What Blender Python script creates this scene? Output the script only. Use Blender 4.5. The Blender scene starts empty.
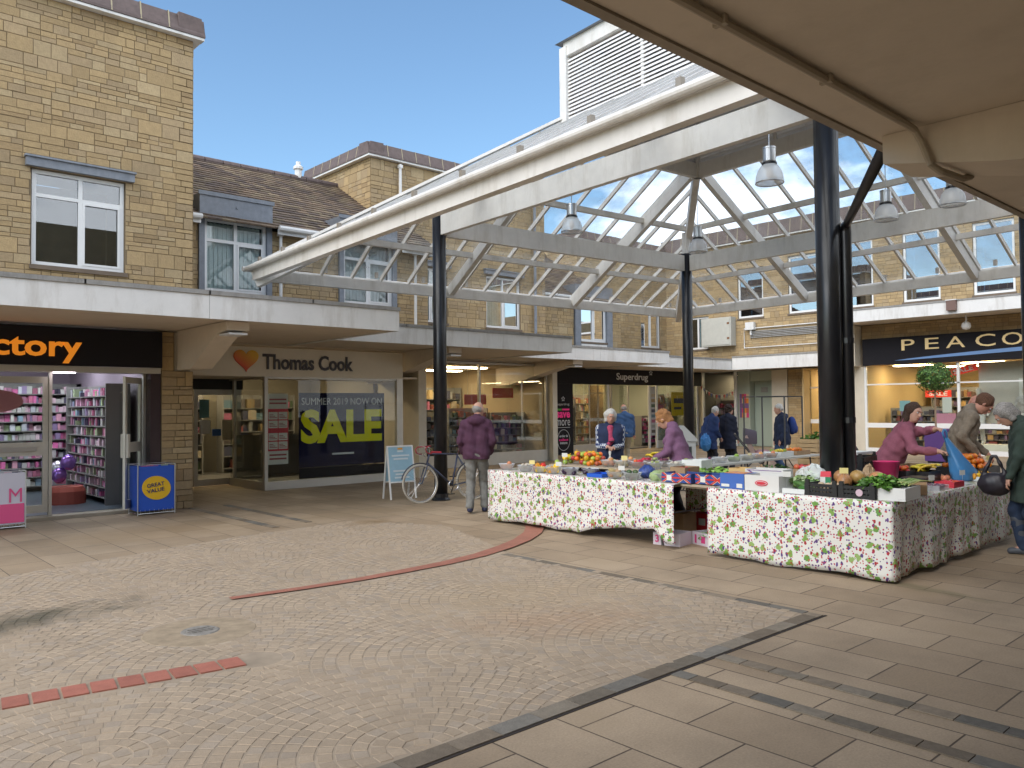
import bpy, bmesh, math, random
import numpy as np
from mathutils import Vector, Matrix
random.seed(7); RNG = random.Random(11)
PI = math.pi
R = math.radians
scene = bpy.context.scene
C = scene.collection

# ------------------------------------------------------------------ camera
cam_d = bpy.data.cameras.new('camera'); cam = bpy.data.objects.new('camera', cam_d); C.objects.link(cam)
cam_d.sensor_fit = 'HORIZONTAL'; cam_d.sensor_width = 36.0; cam_d.lens = 806.8/1024*36
cam_d.clip_start = .05; cam_d.clip_end = 3000
_A, _p, _r = R(47.8), .02798, -.0098
fw = Vector((math.cos(_A)*math.cos(_p), math.sin(_A)*math.cos(_p), math.sin(_p)))
rt0 = Vector((math.sin(_A), -math.cos(_A), 0)); u0 = rt0.cross(fw)
rt = math.cos(_r)*rt0 + math.sin(_r)*u0; up = -math.sin(_r)*rt0 + math.cos(_r)*u0
m = Matrix((rt, up, -fw)).transposed().to_4x4(); m.translation = Vector((0, 0, 1.68))
cam.matrix_world = m
scene.camera = cam

# ------------------------------------------------------------------ world, sun, exposure
SUN_EL, SUN_AZ = 41, 186           # degrees; azimuth as an angle from +X of where the sun stands
world = bpy.data.worlds.new("World"); scene.world = world; world.use_nodes = True
nt = world.node_tree; nt.nodes.clear()
def N(tree, typ, **kw):
    n = tree.nodes.new(typ)
    for k, v in kw.items(): setattr(n, k, v)
    return n
out = N(nt, 'ShaderNodeOutputWorld'); bg = N(nt, 'ShaderNodeBackground'); bg.inputs[1].default_value = .12
sky = N(nt, 'ShaderNodeTexSky', sky_type='NISHITA'); sky.sun_disc = False
sky.sun_elevation = R(SUN_EL); sky.sun_rotation = R(90-SUN_AZ); sky.air_density = 1.0; sky.dust_density = .6; sky.ozone_density = 5.0
tc = N(nt, 'ShaderNodeTexCoord'); mp = N(nt, 'ShaderNodeMapping'); mp.inputs['Scale'].default_value = (1, 1, 2.3)
mp.inputs['Location'].default_value = (3.1, 1.7, .4)
nz = N(nt, 'ShaderNodeTexNoise'); nz.inputs['Scale'].default_value = 2.6; nz.inputs['Detail'].default_value = 9; nz.inputs['Roughness'].default_value = .58
L = nt.links.new
L(tc.outputs['Generated'], mp.inputs[0]); L(mp.outputs[0], nz.inputs['Vector'])
# more cloud towards +X / -Y (right of the picture), clear blue to the left
dp = N(nt, 'ShaderNodeVectorMath', operation='DOT_PRODUCT'); dp.inputs[1].default_value = (.80, -.62, .0); L(tc.outputs['Generated'], dp.inputs[0])
m1 = N(nt, 'ShaderNodeMath', operation='MULTIPLY_ADD'); m1.inputs[1].default_value = .41; L(dp.outputs['Value'], m1.inputs[0]); L(nz.outputs[0], m1.inputs[2])
cr = N(nt, 'ShaderNodeValToRGB'); cr.color_ramp.elements[0].position = .63; cr.color_ramp.elements[1].position = .78
L(m1.outputs[0], cr.inputs[0])
mx = N(nt, 'ShaderNodeMixRGB'); mx.inputs[2].default_value = (9.5, 9.9, 10.6, 1)
L(cr.outputs[0], mx.inputs[0]); tn = N(nt, 'ShaderNodeMixRGB', blend_type='MULTIPLY'); tn.inputs[0].default_value = 1; tn.inputs[2].default_value = (.94, .96, .87, 1); L(sky.outputs[0], tn.inputs[1]); L(tn.outputs[0], mx.inputs[1]); L(mx.outputs[0], bg.inputs[0]); L(bg.outputs[0], out.inputs[0])
sd = bpy.data.lights.new('sun', 'SUN'); sd.energy = 1.65; sd.angle = R(60); sd.color = (1, .93, .85)
sun = bpy.data.objects.new('sun', sd); C.objects.link(sun)
sdir = Vector((math.cos(R(SUN_AZ))*math.cos(R(SUN_EL)), math.sin(R(SUN_AZ))*math.cos(R(SUN_EL)), math.sin(R(SUN_EL))))
sun.rotation_euler = sdir.to_track_quat('Z', 'Y').to_euler()
vs = scene.view_settings; vs.view_transform = 'Standard'; vs.look = 'None'; vs.gamma = 1; vs.use_curve_mapping = False; vs.exposure = 1.08
scene.cycles.max_bounces = 8; scene.cycles.transparent_max_bounces = 16; scene.cycles.caustics_reflective = False; scene.cycles.caustics_refractive = False
scene.cycles.diffuse_bounces = 3; scene.cycles.glossy_bounces = 2; scene.cycles.use_denoising = True

# ------------------------------------------------------------------ materials
MATS = {}
def mat(name, col=(.5, .5, .5), rough=.6, metal=0, var=0, scale=6, bump=0, bscale=80, emit=0, attr=False, spec=.5, dirt=0, dcol=(.05, .045, .035), dscale=1.3, trans=0, streak=True):
    if name in MATS: return MATS[name]
    m = bpy.data.materials.new(name); m.use_nodes = True; t = m.node_tree; b = t.nodes['Principled BSDF']; lk = t.links.new
    b.inputs['Roughness'].default_value = rough; b.inputs['Metallic'].default_value = metal; b.inputs['Specular IOR Level'].default_value = spec
    b.inputs['Base Color'].default_value = (*col, 1)
    src = None
    co = N(t, 'ShaderNodeTexCoord')
    if attr:
        a = N(t, 'ShaderNodeAttribute', attribute_name='col'); src = a.outputs['Color']
    if var:
        n = N(t, 'ShaderNodeTexNoise'); n.inputs['Scale'].default_value = scale; n.inputs['Detail'].default_value = 6; n.inputs['Roughness'].default_value = .65
        lk(co.outputs['Object'], n.inputs['Vector'])
        mr = N(t, 'ShaderNodeMapRange'); mr.inputs[1].default_value = .25; mr.inputs[2].default_value = .75; mr.inputs[3].default_value = 1-var; mr.inputs[4].default_value = 1+var
        lk(n.outputs[0], mr.inputs[0])
        mm = N(t, 'ShaderNodeVectorMath', operation='SCALE')
        if src: lk(src, mm.inputs[0])
        else: mm.inputs[0].default_value = col
        lk(mr.outputs[0], mm.inputs['Scale']); src = mm.outputs[0]
    if dirt:
        n = N(t, 'ShaderNodeTexNoise'); n.inputs['Scale'].default_value = dscale; n.inputs['Detail'].default_value = 8; n.inputs['Roughness'].default_value = .7
        mq = N(t, 'ShaderNodeMapping'); mq.inputs['Scale'].default_value = (1.6, 1.6, .35 if streak else 1.6); lk(co.outputs['Object'], mq.inputs[0]); lk(mq.outputs[0], n.inputs['Vector'])
        mr = N(t, 'ShaderNodeMapRange'); mr.inputs[1].default_value = .5; mr.inputs[2].default_value = .75; mr.inputs[3].default_value = 0; mr.inputs[4].default_value = dirt
        lk(n.outputs[0], mr.inputs[0])
        mm = N(t, 'ShaderNodeMixRGB'); mm.inputs[2].default_value = (*dcol, 1); lk(mr.outputs[0], mm.inputs[0])
        if src: lk(src, mm.inputs[1])
        else: mm.inputs[1].default_value = (*col, 1)
        src = mm.outputs[0]
    if src: lk(src, b.inputs['Base Color'])
    if bump:
        n = N(t, 'ShaderNodeTexNoise'); n.inputs['Scale'].default_value = bscale; n.inputs['Detail'].default_value = 4
        lk(co.outputs['Object'], n.inputs['Vector'])
        bp = N(t, 'ShaderNodeBump'); bp.inputs['Strength'].default_value = bump; bp.inputs['Distance'].default_value = .02
        lk(n.outputs[0], bp.inputs['Height']); lk(bp.outputs[0], b.inputs['Normal'])
    if emit:
        b.inputs['Emission Color'].default_value = (*col, 1); b.inputs['Emission Strength'].default_value = emit
    if trans:
        tr = N(t, 'ShaderNodeBsdfTransparent'); ms = N(t, 'ShaderNodeMixShader'); ms.inputs[0].default_value = trans
        lk(b.outputs[0], ms.inputs[1]); lk(tr.outputs[0], ms.inputs[2]); lk(ms.outputs[0], t.nodes['Material Output'].inputs[0])
    MATS[name] = m; return m

def glass(name, base=.05, tint=(1, 1, 1), rough=.01, mult=1.0, dust_sheen=0.0):
    m = bpy.data.materials.new(name); m.use_nodes = True; t = m.node_tree; t.nodes.clear(); lk = t.links.new
    o = N(t, 'ShaderNodeOutputMaterial'); tr = N(t, 'ShaderNodeBsdfTransparent'); tr.inputs[0].default_value = (*tint, 1)
    gl = N(t, 'ShaderNodeBsdfGlossy'); gl.inputs['Roughness'].default_value = rough
    fr = N(t, 'ShaderNodeFresnel'); fr.inputs[0].default_value = 1.5
    ma = N(t, 'ShaderNodeMath', operation='MULTIPLY_ADD', use_clamp=True); ma.inputs[1].default_value = mult; ma.inputs[2].default_value = base
    ms = N(t, 'ShaderNodeMixShader'); lk(fr.outputs[0], ma.inputs[0]); lk(ma.outputs[0], ms.inputs[0]); lk(tr.outputs[0], ms.inputs[1]); lk(gl.outputs[0], ms.inputs[2])
    last = ms.outputs[0]
    if dust_sheen:  # pale diffuse layer: some dirt, partly a white reflection painted in
        df = N(t, 'ShaderNodeBsdfDiffuse'); df.inputs[0].default_value = (.75, .76, .76, 1)
        n = N(t, 'ShaderNodeTexNoise'); n.inputs['Scale'].default_value = 3; n.inputs['Detail'].default_value = 7
        co = N(t, 'ShaderNodeTexCoord'); lk(co.outputs['Object'], n.inputs['Vector'])
        mr = N(t, 'ShaderNodeMapRange'); mr.inputs[1].default_value = .3; mr.inputs[2].default_value = .8; mr.inputs[3].default_value = dust_sheen*.4; mr.inputs[4].default_value = dust_sheen*1.7
        lk(n.outputs[0], mr.inputs[0]); m2 = N(t, 'ShaderNodeMixShader'); lk(mr.outputs[0], m2.inputs[0]); lk(last, m2.inputs[1]); lk(df.outputs[0], m2.inputs[2]); last = m2.outputs[0]
    lk(last, o.inputs[0]); return m

white = mat('white paint', (.74, .73, .70), .5, var=.06, scale=3, dirt=.55, dcol=(.38, .34, .28), dscale=2.2)
frame_w = mat('white window frame', (.78, .78, .76), .35, var=.03)
steel_w = mat('white painted steel', (.72, .70, .66), .5, var=.08, scale=4, dirt=.6, dcol=(.40, .36, .29), dscale=1.7)
coping_g = mat('grey coping', (.30, .29, .27), .7, var=.15, scale=10, dirt=.5, dcol=(.10, .10, .09), dscale=4)
render_c = mat('cream render', (.62, .56, .45), .8, var=.06, scale=4, bump=.1, dirt=.25, dcol=(.38, .33, .24))
soffit_m = mat('beige painted soffit', (.69, .605, .50), .75, var=.05, scale=3, bump=.08, bscale=30, dirt=.2, dcol=(.36, .29, .21), dscale=1.6)
mortar = mat('mortar', (.20, .15, .088), .9, var=.15, scale=20)
stone = mat('buff stone', (.4, .3, .16), .85, attr=True, var=.13, scale=14, bump=.35, bscale=45, dirt=.34, dcol=(.24, .175, .10), dscale=1.0)
black = mat('black paint', (.012, .012, .014), .28, var=.2, dirt=.3, dcol=(.05, .05, .05), dscale=9)
blackm = mat('black sign panel', (.013, .012, .016), .65, var=.1, spec=.25)
lead = mat('lead sheet', (.20, .22, .25), .5, var=.2, scale=7, dirt=.4, dcol=(.33, .35, .37), dscale=5)
clay = mat('purple grey tile', (.135, .10, .092), .75, var=.25, scale=9)
clayj = mat('tile joint mortar', (.42, .36, .24), .9)
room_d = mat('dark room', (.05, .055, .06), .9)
blind = mat('pale blind', (.80, .84, .80), .8, var=.1, scale=3)
alu = mat('pale aluminium', (.56, .53, .47), .42, metal=.35, var=.05)
silver = mat('silver metal', (.6, .61, .62), .3, metal=.9)
goods = mat('goods', (.5, .5, .5), .5, attr=True)
shelfm = mat('shelf', (.22, .21, .20), .6)
lightm = mat('lamp panel warm', (1, .80, .50), emit=13)
lightc = mat('lamp panel cool', (.85, .93, 1), emit=9)
win_glass = glass('window glass', .10, (.75, .80, .82), .01, 1.0)
blind_glass = glass('blind window glass', .03, (.9, .95, .95), .01, .8)
sky_glass = glass('sky reflecting glass', .42, (.45, .6, .75), .01, 1.4)
shop_glass = glass('shop glass', .0, (.95, .97, .95), .005, .34)
roof_glass = glass('roof glass', .01, (.93, .96, .97), .04, .9, dust_sheen=.24)  # slightly dirty, whitened further to paint in the grazing sky reflection
bowl_m = mat('clear plastic bowl', (.75, .78, .8), .15, trans=.55)
bag_clear = mat('clear plastic bag', (.85, .9, .88), .2, trans=.5)
bell_m = mat('clear lamp bell', (.8, .82, .82), .12, trans=.42)

def blots(m, lst):
    """stains with a place of their own: (x, y, rx, ry, angle, colour, strength)"""
    t = m.node_tree; lk = t.links.new; b = t.nodes['Principled BSDF']; src = b.inputs['Base Color'].links[0].from_socket; co = N(t, 'ShaderNodeTexCoord')
    n = N(t, 'ShaderNodeTexNoise'); n.inputs['Scale'].default_value = 3.5; n.inputs['Detail'].default_value = 7; lk(co.outputs['Object'], n.inputs['Vector'])
    for (x, y, rx, ry, a, col, st) in lst:
        mp = N(t, 'ShaderNodeMapping'); mp.vector_type = 'TEXTURE'; mp.inputs['Location'].default_value = (x, y, 0); mp.inputs['Rotation'].default_value = (0, 0, a); mp.inputs['Scale'].default_value = (rx, ry, 5)
        lk(co.outputs['Object'], mp.inputs[0]); ln = N(t, 'ShaderNodeVectorMath', operation='LENGTH'); lk(mp.outputs[0], ln.inputs[0])
        ad = N(t, 'ShaderNodeMath', operation='MULTIPLY_ADD'); ad.inputs[1].default_value = 1.6; lk(n.outputs[0], ad.inputs[0]); lk(ln.outputs['Value'], ad.inputs[2])
        mr = N(t, 'ShaderNodeMapRange'); mr.inputs[1].default_value = 1.1; mr.inputs[2].default_value = 1.9; mr.inputs[3].default_value = st; mr.inputs[4].default_value = 0; lk(ad.outputs[0], mr.inputs[0])
        mi = N(t, 'ShaderNodeMixRGB'); mi.inputs[2].default_value = (*col, 1); lk(mr.outputs[0], mi.inputs[0]); lk(src, mi.inputs[1]); src = mi.outputs[0]
    lk(src, b.inputs['Base Color'])
STAINS = [(1.0, 7.4, 1.5, .40, .15, (.055, .05, .028), .8), (4.5, 4.5, .9, .5, -.5, (.33, .20, .11), .4), (6.4, 10.25, .42, .3, 0, (.20, .125, .05), .6), (4.9, 5.3, 1.3, .7, -.4, (.35, .255, .15), .4), (3.6, 11.6, 1.6, .9, .1, (.28, .19, .10), .5), (7.2, 11.2, 1.4, .7, -.2, (.25, .18, .10), .45), (7.7, 3.15, .9, .12, 1.4, (.12, .11, .05), .5), (8.6, 12.6, 3, 1.2, -.1, (.22, .165, .10), .5), (4.5, 13.2, 3.5, .5, 0, (.17, .125, .075), .5)]

# ------------------------------------------------------------------ mesh builder
class MB:
    def __init__(s): s.v = []; s.f = []; s.c = []; s.uv = None
    def add(s, vs, fs, col=None):
        b = len(s.v); s.v += [tuple(map(float, p)) for p in vs]
        for f in fs: s.f.append(tuple(i+b for i in f)); s.c.append(col)
        return s
    def box(s, x0, x1, y0, y1, z0, z1, col=None, M=None):
        vs = [(x, y, z) for z in (z0, z1) for y in (y0, y1) for x in (x0, x1)]
        if M is not None: vs = [tuple(M @ Vector(p)) for p in vs]
        return s.add(vs, [(0, 2, 3, 1), (4, 5, 7, 6), (0, 1, 5, 4), (2, 6, 7, 3), (0, 4, 6, 2), (1, 3, 7, 5)], col)
    def prism(s, poly, d0, d1, axis='y', col=None):     # poly of 2-tuples, extruded along axis from d0 to d1
        n = len(poly)
        def P(a, b, d): return {'y': (a, d, b), 'x': (d, a, b), 'z': (a, b, d)}[axis]
        vs = [P(a, b, d0) for a, b in poly]+[P(a, b, d1) for a, b in poly]
        fs = [tuple(range(n))[::-1], tuple(range(n, 2*n))]+[(i, (i+1) % n, (i+1) % n+n, i+n) for i in range(n)]
        return s.add(vs, fs, col)
    def bar(s, a, b, w, h, upv=(0, 0, 1), col=None):     # rectangular bar between two points
        a, b = Vector(a), Vector(b); d = (b-a).normalized(); u = Vector(upv); sd_ = d.cross(u)
        if sd_.length < 1e-4: sd_ = d.cross(Vector((1, 0, 0)))
        sd_.normalize(); u = sd_.cross(d).normalized()
        vs = [p+sd_*(w/2*i)+u*(h/2*j) for p in (a, b) for i, j in ((-1, -1), (1, -1), (1, 1), (-1, 1))]
        return s.add(vs, [(3, 2, 1, 0), (4, 5, 6, 7), (0, 1, 5, 4), (1, 2, 6, 5), (2, 3, 7, 6), (3, 0, 4, 7)], col)
    def tube(s, pts, r, n=10, col=None, close=False, caps=True):
        pts = [Vector(p) for p in pts]; k = len(pts); rs = r if isinstance(r, (list, tuple)) else [r]*k
        rings = []; prev = None
        for i, p in enumerate(pts):
            if close: d = pts[(i+1) % k]-pts[i-1]
            else: d = pts[min(i+1, k-1)]-pts[max(i-1, 0)]
            d.normalize()
            if prev is None:
                u = d.cross(Vector((0, 0, 1)));
                if u.length < .05: u = d.cross(Vector((1, 0, 0)))
            else: u = prev-d*prev.dot(d)
            u.normalize(); prev = u; w = d.cross(u)
            rings.append([p+(u*math.cos(2*PI*j/n)+w*math.sin(2*PI*j/n))*rs[i] for j in range(n)])
        vs = [q for r_ in rings for q in r_]; fs = []
        for i in range(k if close else k-1):
            a, b = i*n, ((i+1) % k)*n
            fs += [(a+j, a+(j+1) % n, b+(j+1) % n, b+j) for j in range(n)]
        if not close and caps: fs += [tuple(range(n))[::-1], tuple(range((k-1)*n, k*n))]
        return s.add(vs, fs, col)
    def lathe(s, prof, c=(0, 0, 0), n=16, col=None):     # prof: (r, z)
        vs = [(c[0]+r*math.cos(2*PI*j/n), c[1]+r*math.sin(2*PI*j/n), c[2]+z) for r, z in prof for j in range(n)]
        fs = [(i*n+j, i*n+(j+1) % n, (i+1)*n+(j+1) % n, (i+1)*n+j) for i in range(len(prof)-1) for j in range(n)]
        return s.add(vs, fs, col)
    def ball(s, c, r, n=10, k=6, sq=(1, 1, 1), col=None, M=None):
        vs = []; 
        for i in range(k+1):
            a = PI*i/k
            for j in range(n):
                p = Vector((r*sq[0]*math.sin(a)*math.cos(2*PI*j/n), r*sq[1]*math.sin(a)*math.sin(2*PI*j/n), r*sq[2]*math.cos(a)))
                if M is not None: p = M @ p
                vs.append(p+Vector(c))
        fs = [(i*n+j, (i+1)*n+j, (i+1)*n+(j+1) % n, i*n+(j+1) % n) for i in range(k) for j in range(n)]
        return s.add(vs, fs, col)
    def quad(s, a, b, c, d, col=None): return s.add([a, b, c, d], [(0, 1, 2, 3)], col)
    def mesh(s, name, material, smooth=False):
        me = bpy.data.meshes.new(name); me.from_pydata(s.v, [], s.f)
        if any(c is not None for c in s.c):
            at = me.color_attributes.new('col', 'FLOAT_COLOR', 'CORNER'); data = []
            for f, c in zip(s.f, s.c):
                c = c or (.5, .5, .5); data += [c[0], c[1], c[2], 1.]*len(f)
            at.data.foreach_set('color', data)
        if s.uv:
            ul = me.uv_layers.new(name='UVMap'); d = []
            for f in s.f:
                for i in f: d += s.uv[i]
            ul.data.foreach_set('uv', d)
        if smooth: me.polygons.foreach_set('use_smooth', [True]*len(s.f))
        me.materials.append(material); me.update()
        return me

def wloc(o):
    p = Vector((0, 0, 0))
    while o: p = p+o.location; o = o.parent
    return p
def link(name, me, parent=None, world=True):
    o = bpy.data.objects.new(name, me); C.objects.link(o)
    if parent:
        o.parent = parent
        if world: o.location = -wloc(parent)
    return o
def part(name, mb, material, parent, world=True, smooth=False, label=None):
    o = link(name, mb.mesh(name, material, smooth), parent, world)
    if label: o['label'] = label
    return o
def thing(name, label, cat, loc=(0, 0, 0), rz=0, group=None):
    o = bpy.data.objects.new(name, None); C.objects.link(o); o.location = loc; o.rotation_euler = (0, 0, rz); o.empty_display_size = .2
    o['label'] = label; o['category'] = cat
    if group: o['group'] = group
    return o
def single(name, mb, material, label, cat, group=None, loc=(0, 0, 0), rz=0, smooth=False):
    o = link(name, mb.mesh(name, material, smooth)); o.location = loc; o.rotation_euler = (0, 0, rz)
    o['label'] = label; o['category'] = cat
    if group: o['group'] = group
    return o
def structure(name, mb, material):
    o = link(name, mb.mesh(name, material)); o['kind'] = 'structure'; return o
def kids(o): return [c for c in bpy.data.objects if c.parent == o]
def copy_tree(o, loc=None, rz=None, label=None, par=None):
    c = o.copy(); C.objects.link(c)
    if par: c.parent = par
    if loc is not None: c.location = loc
    if rz is not None: c.rotation_euler = (0, 0, rz)
    if label: c['label'] = label
    for ch in o.children: copy_tree(ch, par=c)
    return c
def shiftz(mb, q):  # transform all vertices
    mb.v = [tuple(q @ Vector(p)) for p in mb.v]; return mb

def text_mesh(s, w=None, h=None, depth=.01, bold=0.0, col=None):
    cu = bpy.data.curves.new('t', 'FONT'); cu.body = s; cu.size = 1; cu.extrude = 0; cu.offset = bold; cu.resolution_u = 3
    o = bpy.data.objects.new('t', cu); C.objects.link(o); dg = bpy.context.evaluated_depsgraph_get(); dg.update()
    me = bpy.data.meshes.new_from_object(o.evaluated_get(dg)); bpy.data.objects.remove(o)
    n = len(me.vertices); co = np.zeros(n*3); me.vertices.foreach_get('co', co); co = co.reshape(-1, 3)
    co -= co.min(0); mxx = co.max(0); sx = (w/mxx[0]) if w else None; sy = (h/mxx[1]) if h else None
    sx = sx or sy; sy = sy or sx; co[:, 0] *= sx; co[:, 1] *= sy
    mb = MB(); fs = [tuple(p.vertices) for p in me.polygons]
    mb.add([(x, 0, y) for x, y, z in co], fs, col)
    # thickness: a second layer behind with side walls along open edges
    if depth:
        nb = len(co); mb.v += [(x, depth, y) for x, y, z in co]; from collections import Counter
        ed = Counter(); 
        for f in fs:
            for a, b in zip(f, f[1:]+f[:1]): ed[(a, b)] += 1
        for (a, b) in list(ed):
            if (b, a) not in ed: mb.f.append((b, a, a+nb, b+nb)); mb.c.append(col)
    return mb          # lies in the XZ plane, facing -Y, lower left corner at the origin
FACE_S = lambda x, y, z: Matrix.Translation((x, y, z))                                   # on a wall facing -Y
FACE_W = lambda x, y, z: Matrix.Translation((x, y, z)) @ Matrix.Rotation(-PI/2, 4, 'Z')     # on a wall facing -X (reads towards -Y)

# ------------------------------------------------------------------ ground
def ground_mats():
    def slab(name, w, h, ang, c1, c2, jc):
        m = bpy.data.materials.new(name); m.use_nodes = True; t = m.node_tree; lk = t.links.new; b = t.nodes['Principled BSDF']
        co = N(t, 'ShaderNodeTexCoord'); mp = N(t, 'ShaderNodeMapping'); mp.inputs['Rotation'].default_value = (0, 0, ang); mp.inputs['Location'].default_value = (.13, .04, 0)
        lk(co.outputs['Object'], mp.inputs[0])
        br = N(t, 'ShaderNodeTexBrick'); br.offset = .5; br.inputs['Scale'].default_value = 1; br.inputs['Brick Width'].default_value = w; br.inputs['Row Height'].default_value = h
        br.inputs['Mortar Size'].default_value = .006; br.inputs['Mortar Smooth'].default_value = .3; br.inputs['Bias'].default_value = 0
        br.inputs['Color1'].default_value = (*c1, 1); br.inputs['Color2'].default_value = (*c2, 1); br.inputs['Mortar'].default_value = (*jc, 1)
        lk(mp.outputs[0], br.inputs['Vector'])
        n1 = N(t, 'ShaderNodeTexNoise'); n1.inputs['Scale'].default_value = .55; n1.inputs['Detail'].default_value = 8; n1.inputs['Roughness'].default_value = .65; lk(co.outputs['Object'], n1.inputs['Vector'])
        n2 = N(t, 'ShaderNodeTexNoise'); n2.inputs['Scale'].default_value = 75; n2.inputs['Detail'].default_value = 6; n2.inputs['Roughness'].default_value = .75; lk(co.outputs['Object'], n2.inputs['Vector'])
        r1 = N(t, 'ShaderNodeMapRange'); r1.inputs[1].default_value = .3; r1.inputs[2].default_value = .7; r1.inputs[3].default_value = .66; r1.inputs[4].default_value = 1.20; lk(n1.outputs[0], r1.inputs[0])
        r2 = N(t, 'ShaderNodeMapRange'); r2.inputs[1].default_value = .25; r2.inputs[2].default_value = .75; r2.inputs[3].default_value = .74; r2.inputs[4].default_value = 1.24; lk(n2.outputs[0], r2.inputs[0])
        mu = N(t, 'ShaderNodeMath', operation='MULTIPLY'); lk(r1.outputs[0], mu.inputs[0]); lk(r2.outputs[0], mu.inputs[1])
        sc = N(t, 'ShaderNodeVectorMath', operation='SCALE'); lk(br.outputs['Color'], sc.inputs[0]); lk(mu.outputs[0], sc.inputs['Scale'])
        # ochre/dark spills
        n3 = N(t, 'ShaderNodeTexNoise'); n3.inputs['Scale'].default_value = 1.1; n3.inputs['Detail'].default_value = 5; lk(co.outputs['Object'], n3.inputs['Vector'])
        r3 = N(t, 'ShaderNodeMapRange'); r3.inputs[1].default_value = .58; r3.inputs[2].default_value = .74; r3.inputs[3].default_value = 0; r3.inputs[4].default_value = .5; lk(n3.outputs[0], r3.inputs[0])
        mi = N(t, 'ShaderNodeMixRGB'); mi.inputs[2].default_value = (.25, .185, .11, 1); lk(r3.outputs[0], mi.inputs[0]); lk(sc.outputs[0], mi.inputs[1])
        vg = N(t, 'ShaderNodeTexVoronoi'); vg.inputs['Scale'].default_value = 1.9; lk(co.outputs['Object'], vg.inputs['Vector'])
        lt = N(t, 'ShaderNodeMapRange'); lt.inputs[1].default_value = .028; lt.inputs[2].default_value = .045; lt.inputs[3].default_value = .55; lt.inputs[4].default_value = 0; lk(vg.outputs['Distance'], lt.inputs[0])
        mg = N(t, 'ShaderNodeMixRGB'); mg.inputs[2].default_value = (.16, .13, .10, 1); lk(lt.outputs[0], mg.inputs[0]); lk(mi.outputs[0], mg.inputs[1]); mi = mg
        lk(mi.outputs[0], b.inputs['Base Color']); b.inputs['Roughness'].default_value = .7; b.inputs['Specular IOR Level'].default_value = .35
        bp = N(t, 'ShaderNodeBump'); bp.inputs['Strength'].default_value = .6; bp.inputs['Distance'].default_value = .004; bp.invert = True
        ad = N(t, 'ShaderNodeMath', operation='MULTIPLY_ADD'); ad.inputs[1].default_value = .25; lk(n2.outputs[0], ad.inputs[0]); lk(br.outputs['Fac'], ad.inputs[2]); lk(ad.outputs[0], bp.inputs['Height']); lk(bp.outputs[0], b.inputs['Normal'])
        return m
    return slab('concrete slab paving', .70, .45, PI/2, (.305, .225, .145), (.40, .305, .205), (.11, .08, .055))
slab_m = ground_mats()
structure('ground', MB().quad((-60, -60, 0), (80, -60, 0), (80, 80, 0), (-60, 80, 0)), slab_m)
# cobbled circle area
POLY = [(-7, 3.25), (6.10, 3.25), (6.16, 6.85), (6.62, 8.0), (7.0, 9.2), (6.3, 10.55), (4.37, 10.30), (1.66, 9.56), (-2, 8.6), (-7, 7.5)]
def inpoly(x, y, P=POLY):
    c = False; n = len(P)
    for i in range(n):
        (x1, y1), (x2, y2) = P[i], P[(i+1) % n]
        if (y1 > y) != (y2 > y) and x < (x2-x1)*(y-y1)/(y2-y1)+x1: c = not c
    return c
joint_m = mat('sandy cobble jointing', (.34, .268, .19), .9, var=.35, scale=2.2, dirt=.5, dcol=(.22, .175, .125), dscale=.9)
structure('cobbled_area', MB().add([(x, y, .0052) for x, y in POLY], [tuple(range(len(POLY)))]), joint_m)
arc1 = [(-3.2, 5.95), (-.5, 5.62), (.93, 5.43), (1.4, 5.36), (1.9, 5.27), (2.36, 5.21)]
arc2 = [(2.96, 6.99), (3.6, 6.91), (4.2, 6.87), (4.7, 6.89), (5.3, 6.93), (5.86, 7.03), (6.4, 7.22), (6.9, 7.45), (7.4, 7.78), (7.75, 8.1), (8.3, 8.8)]
def near(P, x, y, w):
    for (a, b), (c, d) in zip(P, P[1:]):
        t = max(0, min(1, ((x-a)*(c-a)+(y-b)*(d-b))/((c-a)**2+(d-b)**2)))
        if math.hypot(x-a-t*(c-a), y-b-t*(d-b)) < w: return True
    return False
FW, FH, FR = 2.5, .95, 1.26
def owner(x, y):
    j0 = int(math.floor((y-3)/FH))
    for j in range(j0+3, j0-3, -1)[::-1] if False else range(j0-1, j0+3):
        off = FW/2 if j % 2 else 0
        i = round((x-2.37-off)/FW); cx, cy = 2.37+off+i*FW, 6.15-FH*3+(j)*FH
        if math.hypot(x-cx, y-cy) < FR: return (i, j, cx, cy)
    return None
setts = MB(); seen = set()
sett_m = mat('granite setts', attr=True, rough=.72, var=.12, scale=60, bump=.15, bscale=120, dirt=.35, dcol=(.21, .16, .10), dscale=.8)
blots(sett_m, STAINS); blots(joint_m, STAINS); blots(slab_m, STAINS)
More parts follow.
